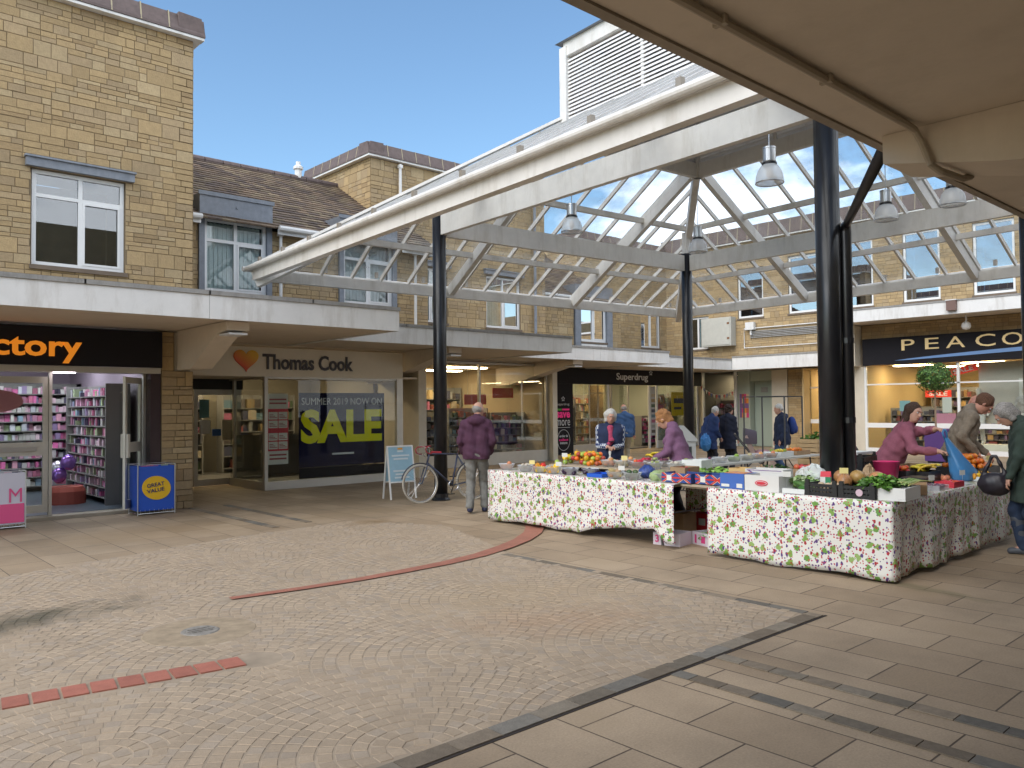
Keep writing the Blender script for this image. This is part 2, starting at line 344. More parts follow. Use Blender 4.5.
for j in range(-3, 14):
    off = FW/2 if j % 2 else 0
    for i in range(-4, 4):
        cx, cy = 2.37+off+i*FW, 6.15-FH*3+j*FH
        r = .045
        while r < FR:
            nn = max(3, int(round(2*PI*r/.088))); ph = RNG.random()*6
            for k in range(nn):
                a = ph+2*PI*k/nn; x, y = cx+r*math.cos(a), cy+r*math.sin(a)
                if x < -3.6 or not inpoly(x, y): continue
                o = owner(x, y)
                if not o or (o[2], o[3]) != (cx, cy): continue
                if near(arc1, x, y, .155) or near(arc2, x, y, .125) or math.hypot(x-2.37, y-6.15) < .40: continue
                # neighbours inside the polygon margin
                ca, sa = math.cos(a), math.sin(a); hw, hl = .0375+RNG.uniform(-.003, .002), (PI*r/nn)-.006
                g = RNG.uniform(.90, 1.08); wm = RNG.random()
                col = tuple(g*q for q in ((.36, .276, .19) if wm < .75 else (.34, .27, .198)))
                z = .0065+RNG.uniform(0, .0025)
                q = [(x+ca*u*hw-sa*v*hl, y+sa*u*hw+ca*v*hl, zz) for zz, s_ in ((.004, 1), (z, .93)) for u, v in ((-s_, -s_), (s_, -s_), (s_, s_), (-s_, s_))]
                setts.add(q, [(4, 5, 6, 7), (0, 1, 5, 4), (1, 2, 6, 5), (2, 3, 7, 6), (3, 0, 4, 7)], col)
            r += .085
o = link('cobble_setts', setts.mesh('cobble_setts', sett_m)); o['kind'] = 'structure'
def strip(P, w0, w1, z, step):
    mb = MB(); n = len(P); L_, Rr = [], []
    for i, (x, y) in enumerate(P):
        a = P[max(i-1, 0)]; b = P[min(i+1, n-1)]; dx, dy = b[0]-a[0], b[1]-a[1]; l = math.hypot(dx, dy); w = (w0+(w1-w0)*i/(n-1))/2
        L_.append((x-dy/l*w, y+dx/l*w, z)); Rr.append((x+dy/l*w, y-dx/l*w, z))
    for i in range(n-1): mb.quad(Rr[i], Rr[i+1], L_[i+1], L_[i])
    return mb
redm = mat('red painted strip', (.33, .13, .085), .7, var=.2, scale=5, bump=.2, bscale=90, dirt=.25, dcol=(.22, .14, .09), dscale=4)
redp = mat('red block paver', attr=True, rough=.7, var=.15, scale=12, bump=.15)
structure('red_line', strip(arc2, .10, .28, .0155, .2), redm)
rb = MB()
P = arc1; seg = []
for (a, b), (c, d) in zip(P, P[1:]):
    l = math.hypot(c-a, d-b); k = max(1, int(l/.02))
    k = int(l/.002); seg += [(a+(c-a)*t/k, b+(d-b)*t/k) for t in range(k)]
acc = 0; last = seg[0]; nxt = 0
for q0, q1 in zip(seg, seg[1:]):
    acc += math.hypot(q1[0]-q0[0], q1[1]-q0[1])
    if acc > nxt:
        nxt += .152; a = math.atan2(q1[1]-q0[1], q1[0]-q0[0])
        Mx = Matrix.Translation((q0[0], q0[1], 0)) @ Matrix.Rotation(a, 4, 'Z'); g = RNG.uniform(.85, 1.15)
        rb.box(-.066, .066, -.10, .10, .005, .014, (.34*g, .12*g, .08*g), Mx)
structure('red_paver_row', rb, redp)
kerbm = mat('dark paver band', attr=True, spec=.2, rough=.9, var=.2, scale=18, bump=.2)
kb = MB()
def bands(x0, x1, y0, y1, along, step, z=.0085):
    a = y0 if along == 'y' else x0; e = y1 if along == 'y' else x1
    while a < e:
        b = min(a+step*RNG.uniform(.9, 1.1), e); g = RNG.choice([.8, 1, 1.15]); c = RNG.choice([(.20, .17, .13), (.175, .16, .135), (.21, .17, .125)]); c = tuple(q*g for q in c)
        if along == 'y': kb.box(x0, x1, a+.003, b-.003, .002, z, c)
        else: kb.box(a+.003, b-.003, y0, y1, .002, z, c)
        a = b
bands(-7, 6.14, 3.125, 3.25, 'x', .30); bands(6.06, 6.16, 3.26, 6.9, 'y', .3)
bands(4.12, 4.225, -3, 3.10, 'y', .22); bands(4.60, 4.71, -3, 3.10, 'y', .22)
bands(2.3, 2.4, 10.2, 13.6, 'y', .3) if False else None
bands(5.15, 5.27, 10.75, 13.9, 'y', .3); bands(5.75, 5.86, 10.9, 13.9, 'y', .3)
structure('paver_bands', kb, kerbm)
structure('kerb_groove', MB().box(-7, 6.16, 3.103, 3.125, .001, .003), mat('dark joint', (.03, .022, .018), .9))
cv = MB().lathe([(0, .009), (.40, .009), (.41, .004)], (2.37, 6.15, 0), 28)
structure('concrete_collar', cv, mat('cover concrete', (.32, .25, .17), .85, var=.3, scale=9, spec=.2))
t = thing('drain_cover', 'small round grey metal cover set in concrete at centre of the cobble rings', 'drain cover', (2.37, 6.15, .009))
part('lid', MB().lathe([(0, .006), (.13, .006), (.14, 0)], n=22), mat('iron', (.24, .22, .19), .7, metal=.1, var=.3, scale=30), t, False)
part('rib', MB().box(-.10, .10, -.012, .012, .006, .011).box(-.08, .08, .035, .05, .006, .011).box(-.08, .08, -.05, -.035, .006, .011), MATS['iron'], t, False)
# stains on the ground as thin patches of dirt/moss
def stain(cx, cy, rx, ry, ang, col, z):
    mb = MB(); n = 26; vs = []
    for i in range(n):
        a = 2*PI*i/n; k = 1+RNG.uniform(-.25, .25); x, y = rx*k*math.cos(a), ry*k*math.sin(a)
        vs.append((cx+x*math.cos(ang)-y*math.sin(ang), cy+x*math.sin(ang)+y*math.cos(ang), z))
    return mb.add(vs, [tuple(range(n))])

# ------------------------------------------------------------------ stone walls built stone by stone
def stone_wall(mb, a0, a1, z0, z1, place, holes=(), mmb=None):
    """place(a, z, d): point on the wall, d = how far proud"""
    z = z0
    def emit(b0, b1, c0, c1):
        if b1-b0 < .03 or c1-c0 < .03: return
        for h in holes:
            if b0 < h[1] and b1 > h[0] and c0 < h[3] and c1 > h[2]:
                if b0 < h[0]-.04: emit(b0, h[0], c0, c1)
                if b1 > h[1]+.04: emit(h[1], b1, c0, c1)
                m0, m1 = max(b0, h[0]), min(b1, h[1])
                if c0 < h[2]-.04: emit(m0, m1, c0, h[2])
                if c1 > h[3]+.04: emit(m0, m1, h[3], c1)
                return
        g = .004; d = RNG.uniform(.004, .012); t = RNG.random(); q = RNG.uniform(.87, 1.09)
        base = (.415, .295, .15) if t < .55 else ((.39, .285, .16) if t < .8 else ((.44, .33, .185) if t < .93 else (.35, .245, .125)))
        col = tuple(q*v for v in base)
        vs = [place(*p) for p in ((b0+g, c0+g, 0), (b1-g, c0+g, 0), (b1-g, c1-g, 0), (b0+g, c1-g, 0), (b0+g+.003, c0+g+.003, d), (b1-g-.003, c0+g+.003, d), (b1-g-.003, c1-g-.003, d), (b0+g+.003, c1-g-.003, d))]
        mb.add(vs, [(4, 5, 6, 7), (0, 1, 5, 4), (1, 2, 6, 5), (2, 3, 7, 6), (3, 0, 4, 7)], col)
    while z < z1-.02:
        h = min(RNG.choice([.12, .15, .17, .20, .24]), z1-z)
        if z1-z-h < .06: h = z1-z
        a = a0
        while a < a1-.01:
            w = min(RNG.uniform(.3, 1.0), a1-a)
            if a1-a-w < .12: w = a1-a
            if h > .145 and RNG.random() < .72:
                f = RNG.uniform(.38, .62)
                rows = [(z, z+h*f), (z+h*f, z+h)]
            else: rows = [(z, z+h)]
            for r0, r1 in rows:
                b = a
                while b < a+w-.01:
                    ww = min(RNG.uniform(.15, .40)*(1.1 if r1-r0 > .16 else 1), a+w-b)
                    if a+w-b-ww < .1: ww = a+w-b
                    emit(b, b+ww, r0, r1); b += ww
            a += w
        z += h
def backing(mb, a0, a1, z0, z1, place, holes, th=-.25):
    """mortar face cut around holes, as boxes behind the stones"""
    zs = sorted({z0, z1, *[min(max(h[2], z0), z1) for h in holes], *[min(max(h[3], z0), z1) for h in holes]})
    for c0, c1 in zip(zs, zs[1:]):
        if c1-c0 < 1e-4: continue
        cm = (c0+c1)/2; iv = sorted([(h[0], h[1]) for h in holes if h[2] < cm < h[3]]); a = a0
        for h0, h1 in iv+[(a1, a1)]:
            h0 = min(h0, a1)
            if h0-a > 1e-3:
                vs = [place(x, z, d) for z in (c0, c1) for d in (0, th) for x in (a, h0)]
                mb.add(vs, [(0, 2, 3, 1), (4, 5, 7, 6), (0, 1, 5, 4), (2, 6, 7, 3), (0, 4, 6, 2), (1, 3, 7, 5)])
            a = max(a, min(h1, a1))
def PS(Y): return lambda a, z, d: (a, Y-d, z)           # wall facing -Y, a = X
def PWt(X): return lambda a, z, d: (X-d, -a, z)         # wall facing -X, a = -Y
def PE(X): return lambda a, z, d: (X+d, a, z)           # facing +X
def wall(parent, place, a0, a1, z0, z1, holes=()):
    s = MB(); stone_wall(s, a0, a1, z0, z1, place, holes)
    b = MB(); backing(b, a0, a1, z0, z1, place, holes)
    w = part('wall', b, mortar, parent); part('stonework', s, stone, w)
    return w

def window(parent, place, a0, a1, z0, z1, split=None, trans=None, lintel=None, recess=.05, fr=.06, room=True, blinds=False, case=True, gl=None):
    """window with frame, mullion, transom, glass; its frame stands a little back in the opening"""
    f = MB()
    def bx(x0, x1, y0, y1, d0, d1, mb=f, col=None):
        vs = [place(x, z, d) for z in (y0, y1) for d in (d0, d1) for x in (x0, x1)]
        mb.add(vs, [(0, 2, 3, 1), (4, 5, 7, 6), (0, 1, 5, 4), (2, 6, 7, 3), (0, 4, 6, 2), (1, 3, 7, 5)], col)
    d0, d1 = -recess-.06, -recess
    bx(a0, a0+fr, z0, z1, d0, d1); bx(a1-fr, a1, z0, z1, d0, d1); bx(a0+fr, a1-fr, z0, z0+fr, d0, d1); bx(a0+fr, a1-fr, z1-fr, z1, d0, d1)
    sp = split if split is not None else [(a0+a1)/2]
    for s_ in sp: bx(s_-fr*.5, s_+fr*.5, z0+fr, z1-fr, d0+.002, d1-.002)
    cells = [a0+fr]+[q for s_ in sp for q in (s_-fr*.5, s_+fr*.5)]+[a1-fr]
    if trans:
        for i in range(0, len(cells), 2): bx(cells[i], cells[i+1], trans-fr*.45, trans+fr*.45, d0+.004, d1-.004)
    if case:   # inner casement
        i = len(cells)-2; e = .035; zt = trans-fr*.45 if trans else z1-fr
        c0, c1, y0, y1 = cells[i], cells[i+1], z0+fr, zt
        for q in ((c0, c0+e, y0, y1), (c1-e, c1, y0, y1), (c0+e, c1-e, y0, y0+e), (c0+e, c1-e, y1-e, y1)): bx(*q, d1-.01, d1+.008)
    w = part('window', f, frame_w, parent)
    g = MB(); bx(a0+fr, a1-fr, z0+fr, z1-fr, d0+.028, d0+.032, g); part('pane', g, gl or (blind_glass if blinds else win_glass), w)
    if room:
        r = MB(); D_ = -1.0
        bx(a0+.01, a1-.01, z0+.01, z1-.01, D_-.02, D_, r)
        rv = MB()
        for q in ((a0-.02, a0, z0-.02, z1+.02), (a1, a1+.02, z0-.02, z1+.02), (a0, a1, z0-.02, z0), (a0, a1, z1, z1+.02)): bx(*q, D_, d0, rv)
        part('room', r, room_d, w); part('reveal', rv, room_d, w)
    if blinds:
        bl = MB(); n = 26
        for i in range(n):
            x0 = a0+fr+(a1-a0-2*fr)*i/n; x1 = a0+fr+(a1-a0-2*fr)*(i+.8)/n; bx(x0, x1, z0+fr, z1-fr, d0-.06-(.02 if i % 2 else 0), d0-.05-(.02 if i % 2 else 0), bl)
        bx(a0+fr, a1-fr, z0+fr, z1-fr, d0-.10, d0-.09, bl); part('blind', bl, blind, w)
    if lintel:
        l = MB(); bx(lintel[0], lintel[1], lintel[2], lintel[3], -.02, .09, l); bx(lintel[0]-.02, lintel[1]+.02, lintel[3], lintel[3]+.03, -.02, .12, l); part('lintel', l, lead, parent)
    sl = MB(); bx(a0-.04, a1+.04, z0-.07, z0-.004, d1-.03, .04, sl); part('sill', sl, mat('brown sill', (.16, .12, .085), .8, var=.2), parent)
    return w

def coping(parent, pts, z, h=.36, outw=.16):
    """tile band round a flat roof: pts = list of (x, y) corners of the wall line, outward on the right-hand side of travel"""
    tl, jt, fs = MB(), MB(), MB()
    z0_ = z
    for (x0, y0), (x1, y1) in zip(pts, pts[1:]):
        dx, dy = x1-x0, y1-y0; l = math.hypot(dx, dy); dx, dy = dx/l, dy/l; nx, ny = dy, -dx; z = z0_+.004*(len(fs.f)//6)
        n = max(1, round(l/.46)); s = l/n
        def P(a, o, zz): return (x0+dx*a+nx*o, y0+dy*a+ny*o, zz)
        for i in range(n):
            a0, a1 = i*s-(outw if i == 0 else 0)+.008, (i+1)*s+(outw if i == n-1 else 0)-.008; lift = RNG.uniform(0, .01)
            tl.add([P(a0, outw, z+.05), P(a1, outw, z+.05), P(a1, outw, z+.09), P(a0, outw, z+.09), P(a0, outw-.07, z+h+lift), P(a1, outw-.07, z+h+lift), P(a1, -.3, z+h+.02), P(a0, -.3, z+h+.02), P(a0, -.3, z+.05), P(a1, -.3, z+.05)],
                   [(0, 1, 2, 3), (3, 2, 5, 4), (4, 5, 6, 7), (0, 3, 4, 7, 8), (1, 9, 6, 5, 2), (7, 6, 9, 8), (0, 8, 9, 1)])
            if i: jt.add([P(i*s-.012, outw+.004, z+.06), P(i*s+.012, outw+.004, z+.06), P(i*s+.012, outw-.062, z+h+.015), P(i*s-.012, outw-.062, z+h+.015), P(i*s+.012, -.3, z+h+.03), P(i*s-.012, -.3, z+h+.03)], [(0, 1, 2, 3), (3, 2, 4, 5)])
        sg_ = len(fs.f)//6; z_ = z+.003*sg_; e_ = outw*.9-.006*sg_
        fs.add([P(-e_, e_, z_), P(l+e_, e_, z_), P(l+e_, e_, z_+.044), P(-e_, e_, z_+.044), P(-e_, -.02, z_), P(l+e_, -.02, z_), P(l+e_, -.02, z_+.044), P(-e_, -.02, z_+.044)],
               [(0, 1, 2, 3), (4, 7, 6, 5), (0, 4, 5, 1), (3, 2, 6, 7), (0, 3, 7, 4), (1, 5, 6, 2)])
    c = part('coping', tl, clay, parent); part('joints', jt, clayj, c); part('fascia_trim', fs, white, c)

tilem = mat('weathered roof tile', attr=True, rough=.85, var=.3, scale=16, dirt=.5, dcol=(.05, .042, .035), dscale=6)
def tiled_roof(parent, x0, x1, y0, z0, y1, z1, axis='S'):
    mb = MB(); L_ = math.hypot(y1-y0, z1-z0); n = int(L_/.17); ty, tz = (y1-y0)/L_, (z1-z0)/L_
    for i in range(n):
        a = i*L_/n; b = a+L_/n*1.35; x = x0+(.14 if i % 2 else 0)-.28
        while x < x1:
            xa, xb = max(x+.004, x0), min(x+.276, x1)
            if xb-xa > .02:
                g = RNG.uniform(.7, 1.2); c = RNG.choice([(.21, .15, .10), (.17, .125, .09), (.24, .185, .12), (.14, .105, .085)]); c = tuple(q*g for q in c); th = .028+RNG.uniform(0, .006)
                # lower edge thick, upper edge thin
                A = lambda s_, h: (y0+ty*s_-tz*h, z0+tz*s_+ty*h)
                (ya, za), (yb, zb), (yc, zc) = A(a, th+.012), A(min(b, L_), .01), A(a, .008)
                mb.add([(xa, ya, za), (xb, ya, za), (xb, yb, zb), (xa, yb, zb), (xa, yc, zc), (xb, yc, zc)], [(0, 1, 2, 3), (4, 5, 1, 0), (0, 3, 4), (1, 5, 2)], c)
            x += .28
    r = part('roof', mb, tilem, parent)
    part('underlay', MB().add([(x0, y0, z0), (x1, y0, z0), (x1, y1, z1), (x0, y1, z1), (x0, y1, z0), (x1, y1, z0)], [(0, 1, 2, 3), (0, 3, 4), (1, 5, 2), (3, 2, 5, 4)]), mat('roof underlay', (.05, .04, .035), .9), r)
    rd = MB(); x = x0
    while x < x1: rd.tube([(x+.01, y1, z1+.02), (min(x+.44, x1), y1, z1+.02)], .09, 10); x += .45
    part('ridge_tile', rd, clay, r)
    return r

def gutter(parent, x0, x1, y, z):
    part('gutter', MB().tube([(x0, y-.06, z), (x1, y-.06, z)], .055, 8).box(x0, x1, y+.0, y+.025, z-.12, z-.01), white, parent)
def downpipe(parent, x, y, z0, z1, r=.035, m_=None):
    part('downpipe', MB().tube([(x, y, z0), (x, y, z1)], r, 8).box(x-.05, x+.05, y-.05, y+.05, z1-.1, z1-.02), m_ or white, parent)

# ================================================================== BUILDINGS
def bb(parent, name, material, *boxes, label=None, smooth=False):
    if len(boxes) > 1 and name in ('shop_window', 'party_wall', 'stall_riser', 'threshold', 'mullion'):
        for b in boxes: o = bb(parent, name, material, b)
        return o
    mb = MB()
    for b in boxes: mb.box(*b)
    return part(name, mb, material, parent, label=label)

# --- block 1: stone block at the left above the card shop
b1 = thing('stone_shop_building', 'buff stone block at far left with one white window above the orange lettered shop', 'building', (5.26, 14, 0))
holes = [(2.80, 4.16, 3.92, 5.42), (-3.2, -1.8, 3.92, 5.42)]
wall(b1, PS(14.0), -12, 5.26, 3.36, 8.10, holes)
wall(b1, PE(5.26), 14.0, 22, 3.36, 8.10)
window(b1, PS(14.0), 2.82, 4.15, 3.93, 5.41, split=[3.50], trans=5.02, lintel=(2.72, 4.28, 5.43, 5.56), blinds=False)
window(b1, PS(14.0), -3.2, -1.8, 3.93, 5.41, split=[-2.5], trans=5.02, lintel=(-3.3, -1.7, 5.43, 5.56))
coping(b1, [(-12, 14.0), (5.26, 14.0), (5.26, 22)], 8.10)
bb(b1, 'flat_roof', lead, (-12, 4.9, 14.3, 22, 8.0, 8.12))
# ground floor pier and stone above it
pier = wall(b1, PS(14.0), 4.74, 5.26, 0, 2.34)
wall(b1, PS(14.02), 4.74, 4.95, 2.34, 3.0)
wall(b1, PE(5.26), 14.0, 15.85, 0, 2.34)
bb(b1, 'party_wall', render_c, (4.76, 5.20, 14.3, 20, 0, 3.0), (4.97, 5.24, 14.05, 15.9, 2.345, 3.0))

# --- recess 1 with tiled roof above the travel shop
b2 = thing('tiled_roof_house', 'tiled roof range with lead topped dormer windows above the white travel shop', 'building', (8.4, 15.8, 0))
holes = [(6.04, 7.56, 3.0, 5.95), (9.15, 10.67, 3.0, 5.95)]
wall(b2, PS(15.8), 5.27, 11.6, 3.36, 5.40, [(h[0], h[1], 3.36, 5.4) for h in holes])
bb(b2, 'end_wall', render_c, (11.35, 11.58, 15.86, 17.68, 0, 5.3))
for h in holes:
    d = bb(b2, 'dormer', lead, (h[0], h[1], 15.72, 18.4, 5.50, 5.95), (h[0], h[0]+.11, 15.74, 16.9, 3.36, 5.50), (h[1]-.11, h[1], 15.74, 16.9, 3.36, 5.50))
    part('lead_seam', MB().box(h[0]-.03, h[1]+.03, 15.69, 15.718, 5.91, 5.99).tube([(h[0]+.76, 15.70, 5.75), (h[0]+.76, 15.72, 5.75)], .03, 8), lead, d)
    window(b2, PS(15.76), h[0]+.11, h[1]-.11, 4.02, 5.49, split=[(h[0]+h[1])/2], trans=5.05, blinds=True, fr=.07)
tiled_roof(b2, 5.30, 11.9, 15.55, 5.40, 19.4, 7.72)
gutter(b2, 5.40, 6.0, 15.55, 5.42); gutter(b2, 7.6, 9.1, 15.55, 5.42); gutter(b2, 10.7, 11.75, 15.55, 5.42)
downpipe(b2, 5.42, 15.68, 3.4, 5.4); downpipe(b2, 7.72, 15.68, 3.4, 5.4); downpipe(b2, 11.15, 15.68, 3.4, 5.4)
rv = part('roof_vent', MB().lathe([(.09, 0), (.09, .22), (.13, .24), (.13, .3), (.06, .36), (.06, .44), (0, .45)], (10.05, 19.4, 7.75), 10), white, b2)

# --- block 2
b3 = thing('stone_shop_building', 'set back stone block with flat tiled parapet seen left of and through the glass roof', 'building', (14.3, 17.7, 0))
holes = [(12.55, 13.65, 4.0, 5.5), (15.08, 16.42, 3.98, 5.5)]
wall(b3, PS(17.7), 11.2, 17.46, 3.36, 8.15, holes)
wall(b3, PWt(11.2), -20.9, -17.7, 3.36, 8.15)
for h in holes: window(b3, PS(17.7), h[0], h[1], h[2], h[3]-.02, split=[(h[0]+h[1])/2], trans=5.05, lintel=(h[0]-.1, h[1]+.1, h[3]+.02, h[3]+.14), blinds=True)
coping(b3, [(11.2, 20.9), (11.2, 17.7), (17.46, 17.7), (17.46, 24)], 8.15)
bb(b3, 'flat_roof', lead, (11.5, 17.2, 18.0, 24, 8.05, 8.17)); downpipe(b3, 16.95, 17.6, 3.4, 8.1, .045, lead); downpipe(b3, 12.05, 17.6, 3.4, 8.1, .04)
wall(b3, PS(17.7), 11.3, 12.1, 0, 2.35); wall(b3, PS(17.72), 11.3, 11.5, 2.35, 3.0)
bb(b3, 'party_wall', render_c, (11.55, 12.08, 17.78, 22, 2.36, 3.0), (17.55, 17.75, 17.5, 19.6, 0, 3.0))
part('corner_panel', MB().box(11.6, 12.5, 17.70, 17.76, 2.36, 3.0), render_c, b3)

# --- recess 2
b4 = thing('tiled_roof_house', 'low tiled roof range with a grey framed dormer above the chemist shop', 'building', (20, 19.6, 0))
holes = [(20.75, 22.75, 3.36, 5.45)]
wall(b4, PS(19.6), 17.47, 23.3, 3.36, 5.45, holes)
d = bb(b4, 'dormer', lead, (20.75, 22.75, 19.5, 22, 5.55, 6.0), (20.75, 21.05, 19.52, 21, 3.36, 5.55), (22.45, 22.75, 19.52, 21, 3.36, 5.55))
window(b4, PS(19.56), 21.05, 22.45, 3.98, 5.54, split=[21.75], trans=None, fr=.09)
bb(b4, 'apron', white, (21.05, 22.45, 19.54, 19.6, 3.36, 3.90))
tiled_roof(b4, 17.5, 23.3, 19.35, 5.45, 23.2, 7.75); gutter(b4, 17.5, 20.7, 19.35, 5.47)
# --- block 3 and back wing
b5 = thing('stone_shop_building', 'stone block at the far corner with small white casement beside the middle post', 'building', (26, 21.4, 0))
holes = [(26.75, 28.05, 4.10, 5.6)]
wall(b5, PS(21.4), 22.9, 28.5, 3.36, 8.15, holes); wall(b5, PWt(22.9), -26, -21.4, 3.36, 8.15)
window(b5, PS(21.4), 26.76, 28.04, 4.12, 5.58, split=[27.4])
coping(b5, [(22.9, 26), (22.9, 21.4), (28.3, 21.4)], 8.15); bb(b5, 'flat_roof', lead, (23.2, 28.4, 21.7, 26, 8.05, 8.17))

b6 = thing('stone_shop_building', 'long stone wing at the right with a row of tall blue reflecting windows', 'building', (28.5, 10, 0))
WN = [(-20.35, -19.25, 4.0, 5.35), (-17.85, -16.72, 5.12, 7.1), (-15.65, -14.40, 5.12, 7.3), (-13.70, -12.42, 5.12, 7.5), (-11.40, -10.20, 5.12, 7.5), (-9.20, -8.0, 5.12, 7.45), (-6.9, -5.7, 5.12, 7.45), (-4.6, -3.4, 5.12, 7.45)]
wall(b6, PWt(28.5), -21.4, -12.95, 3.36, 8.15, WN); wall(b6, PWt(28.5), -12.95, 6, 3.8, 8.15, WN)
for h in WN: window(b6, PWt(28.5), h[0], h[1], h[2], h[3], split=[] if h[2] > 5 else [(h[0]+h[1])/2], trans=(h[2]+.55) if h[2] > 5 else None, recess=.06, fr=.08, case=False, gl=sky_glass if h[2] > 5 else None)
coping(b6, [(28.5, 21.4), (28.5, -6)], 8.15, h=.62); bb(b6, 'flat_roof', lead, (28.8, 36, -6, 26, 8.05, 8.17))
part('vent_grille', (lambda mb: [mb.box(28.44, 28.49, 13.2, 17.3, 4.30+i*.06, 4.335+i*.06) for i in range(5)] and mb)(MB()), coping_g, b6)
part('conduit', MB().tube([(28.44, 17.55, 3.9), (28.44, 17.55, 4.68), (28.44, 13.2, 4.68)], .022, 6).tube([(28.44, 17.55, 3.92), (28.44, 13.2, 3.92)], .018, 6), white, b6)
cb = thing('wall_cabinet', 'large cream metal cabinet fixed high on the stone wall right of the middle post', 'cabinet', (28.3, 18.65, 4.05))
part('body', MB().box(28.12, 28.47, 17.95, 19.35, 4.05, 5.20), mat('cream metal', (.50, .49, .43), .5, var=.08, dirt=.35, dcol=(.25, .2, .14)), cb)
part('door', MB().box(28.10, 28.118, 18.0, 19.3, 4.1, 5.15), MATS['cream metal'], cb); part('hinge', MB().box(28.09, 28.10, 18.02, 18.12, 4.3, 4.38).box(28.09, 28.10, 18.02, 18.12, 4.9, 4.98), mat('rust', (.2, .09, .04), .9), cb)
al = thing('junction_box', 'small white box on the stone wall just right of the cream cabinet', 'junction box', (28.4, 17.2, 4.7))
part('box', MB().box(28.3, 28.46, 17.05, 17.42, 4.62, 4.92), white, al); part('stem', MB().box(28.38, 28.46, 17.2, 17.26, 4.42, 4.62), white, al)

# --- building behind the camera that carries the near canopy
b7 = thing('stone_shop_building', 'stone fronted shop building behind the viewer that carries the near overhead canopy', 'building', (3, -3.2, 0))
bb(b7, 'wall', stone if False else mat('plain buff stone', (.36, .27, .15), .85, var=.2, scale=3), (-14, 18, -9, -3.2, 3.36, 8.2), (-14, -13, -9, -3.2, 0, 3.36), (17.4, 18, -9, -3.2, 0, 3.36), (-13, 17.4, -3.6, -3.2, 2.5, 3.0), (-13, 17.4, -3.4, -3.2, 0, .35))
for i in range(9): bb(b7, 'pier', MATS['plain buff stone'], (-13+i*3.8, -12.5+i*3.8, -3.5, -3.15, .352, 2.498))
for i in range(8): bb(b7, 'shop_window', win_glass, (-12.5+i*3.8, -9.2+i*3.8, -3.42, -3.40, .352, 2.498))
bb(b7, 'shop_back', room_d, (-13, 17.4, -7, -6.9, 0, 3.0))

bb(b1, 'floor_slab', soffit_m, (-12, 5.2, 14.05, 22, 3.02, 3.34))
bb(b2, 'floor_slab', soffit_m, (5.28, 11.55, 15.83, 22, 2.99, 3.34))
bb(b3, 'floor_slab', soffit_m, (11.6, 17.4, 17.75, 24, 2.99, 3.34))
bb(b4, 'floor_slab', soffit_m, (17.8, 22.8, 19.75, 25, 3.03, 3.34))
bb(b5, 'floor_slab', soffit_m, (22.9, 28.45, 19.75, 26, 3.06, 3.34))
bb(b6, 'floor_slab', soffit_m, (28.65, 35, 12.97, 21.3, 3.05, 3.35))
bb(b6, 'floor_slab', soffit_m, (28.65, 35, -6, 12.9, 3.4, 3.75))
# ================================================================== CANOPIES
def canopy(label, x0, x1, yf, yb, z0=3.01, z1=3.36, ends=True):
    t = thing('concrete_canopy', label, 'canopy', ((x0+x1)/2, yb, z0), 0, 'flat canopies over the shop fronts')
    part('slab', MB().box(x0, x1, yf+.06, yb, z0+.10, z1-.02), soffit_m, t)
    part('soffit', MB().box(x0+.06, x1-.06, yf+.062, yb, z0+.02, z0+.10), soffit_m, t)
    f = MB(); n = max(1, round((x1-x0)/3.2))
    for i in range(n): f.box(x0+(x1-x0)*i/n+.003, x0+(x1-x0)*(i+1)/n-.003, yf, yf+.06, z0, z1)
    if ends: f.box(x1-.06, x1, yf+.061, yb, z0, z1).box(x0, x0+.06, yf+.061, yb, z0, z1)
    part('fascia', f, white, t)
    c = MB(); n = max(1, round((x1-x0)/1.6))
    for i in range(n): c.box(x0+(x1-x0)*i/n+.003-.015, x0+(x1-x0)*(i+1)/n-.003+.015, yf-.02, yb, z1+.002, z1+.065)
    part('coping', c, coping_g, t)
    return t
def arm(parent, x, w, yw, yt, zs=3.02, zb=2.36, lamp=True):
    part('bracket_arm', MB().prism([(yt, zs), (yt, zs-.13), (yt+.35, zs-.16), (yw-.6, zb), (yw, zb), (yw, zs)], x, x+w, 'x'), soffit_m, parent)
    if lamp:
        part('bulkhead_lamp', MB().box(x+w*.1, x+w*.9, yt-.02, yt+.36, zs-.20, zs-.17), mat('lamp cover', (.85, .87, .9), .3), parent)
c1 = canopy('long flat white canopy over the card and travel shops at the left', -12, 7.96, 11.68, 15.78)
arm(c1, 5.0, .36, 14.0, 11.95); arm(c1, -2.0, .36, 14.0, 11.95)
c2 = canopy('flat white canopy stepping back behind the first black post', 7.975, 14.64, 13.9, 17.68)
arm(c2, 11.0, .36, 17.6, 13.3+.9, zb=2.3)
c3 = canopy('flat white canopy above the black chemist shop sign', 14.66, 21.3, 15.9, 19.55)
arm(c3, 17.0, .4, 19.5, 16.1)
c4 = canopy('low white canopy at the far corner behind the middle black post', 21.32, 28.4, 17.22, 21.3, 3.0, 3.36)
c5 = thing('concrete_canopy', 'white fronted canopy running right from the far corner above the bunting shop', 'canopy', (28, 15, 3.0), 0, 'flat canopies over the shop fronts')
part('fascia', MB().box(26.98, 27.04, 12.9, 17.2, 3.0, 3.46), white, c5); part('slab', MB().box(27.05, 28.48, 12.9, 17.2, 3.04, 3.44), soffit_m, c5); part('coping', MB().box(26.96, 28.48, 12.9, 17.2, 3.462, 3.52), coping_g, c5)
c6 = thing('concrete_canopy', 'higher white canopy over the black fashion shop sign at the right', 'canopy', (27.5, 6, 4.36), 0, 'flat canopies over the shop fronts')
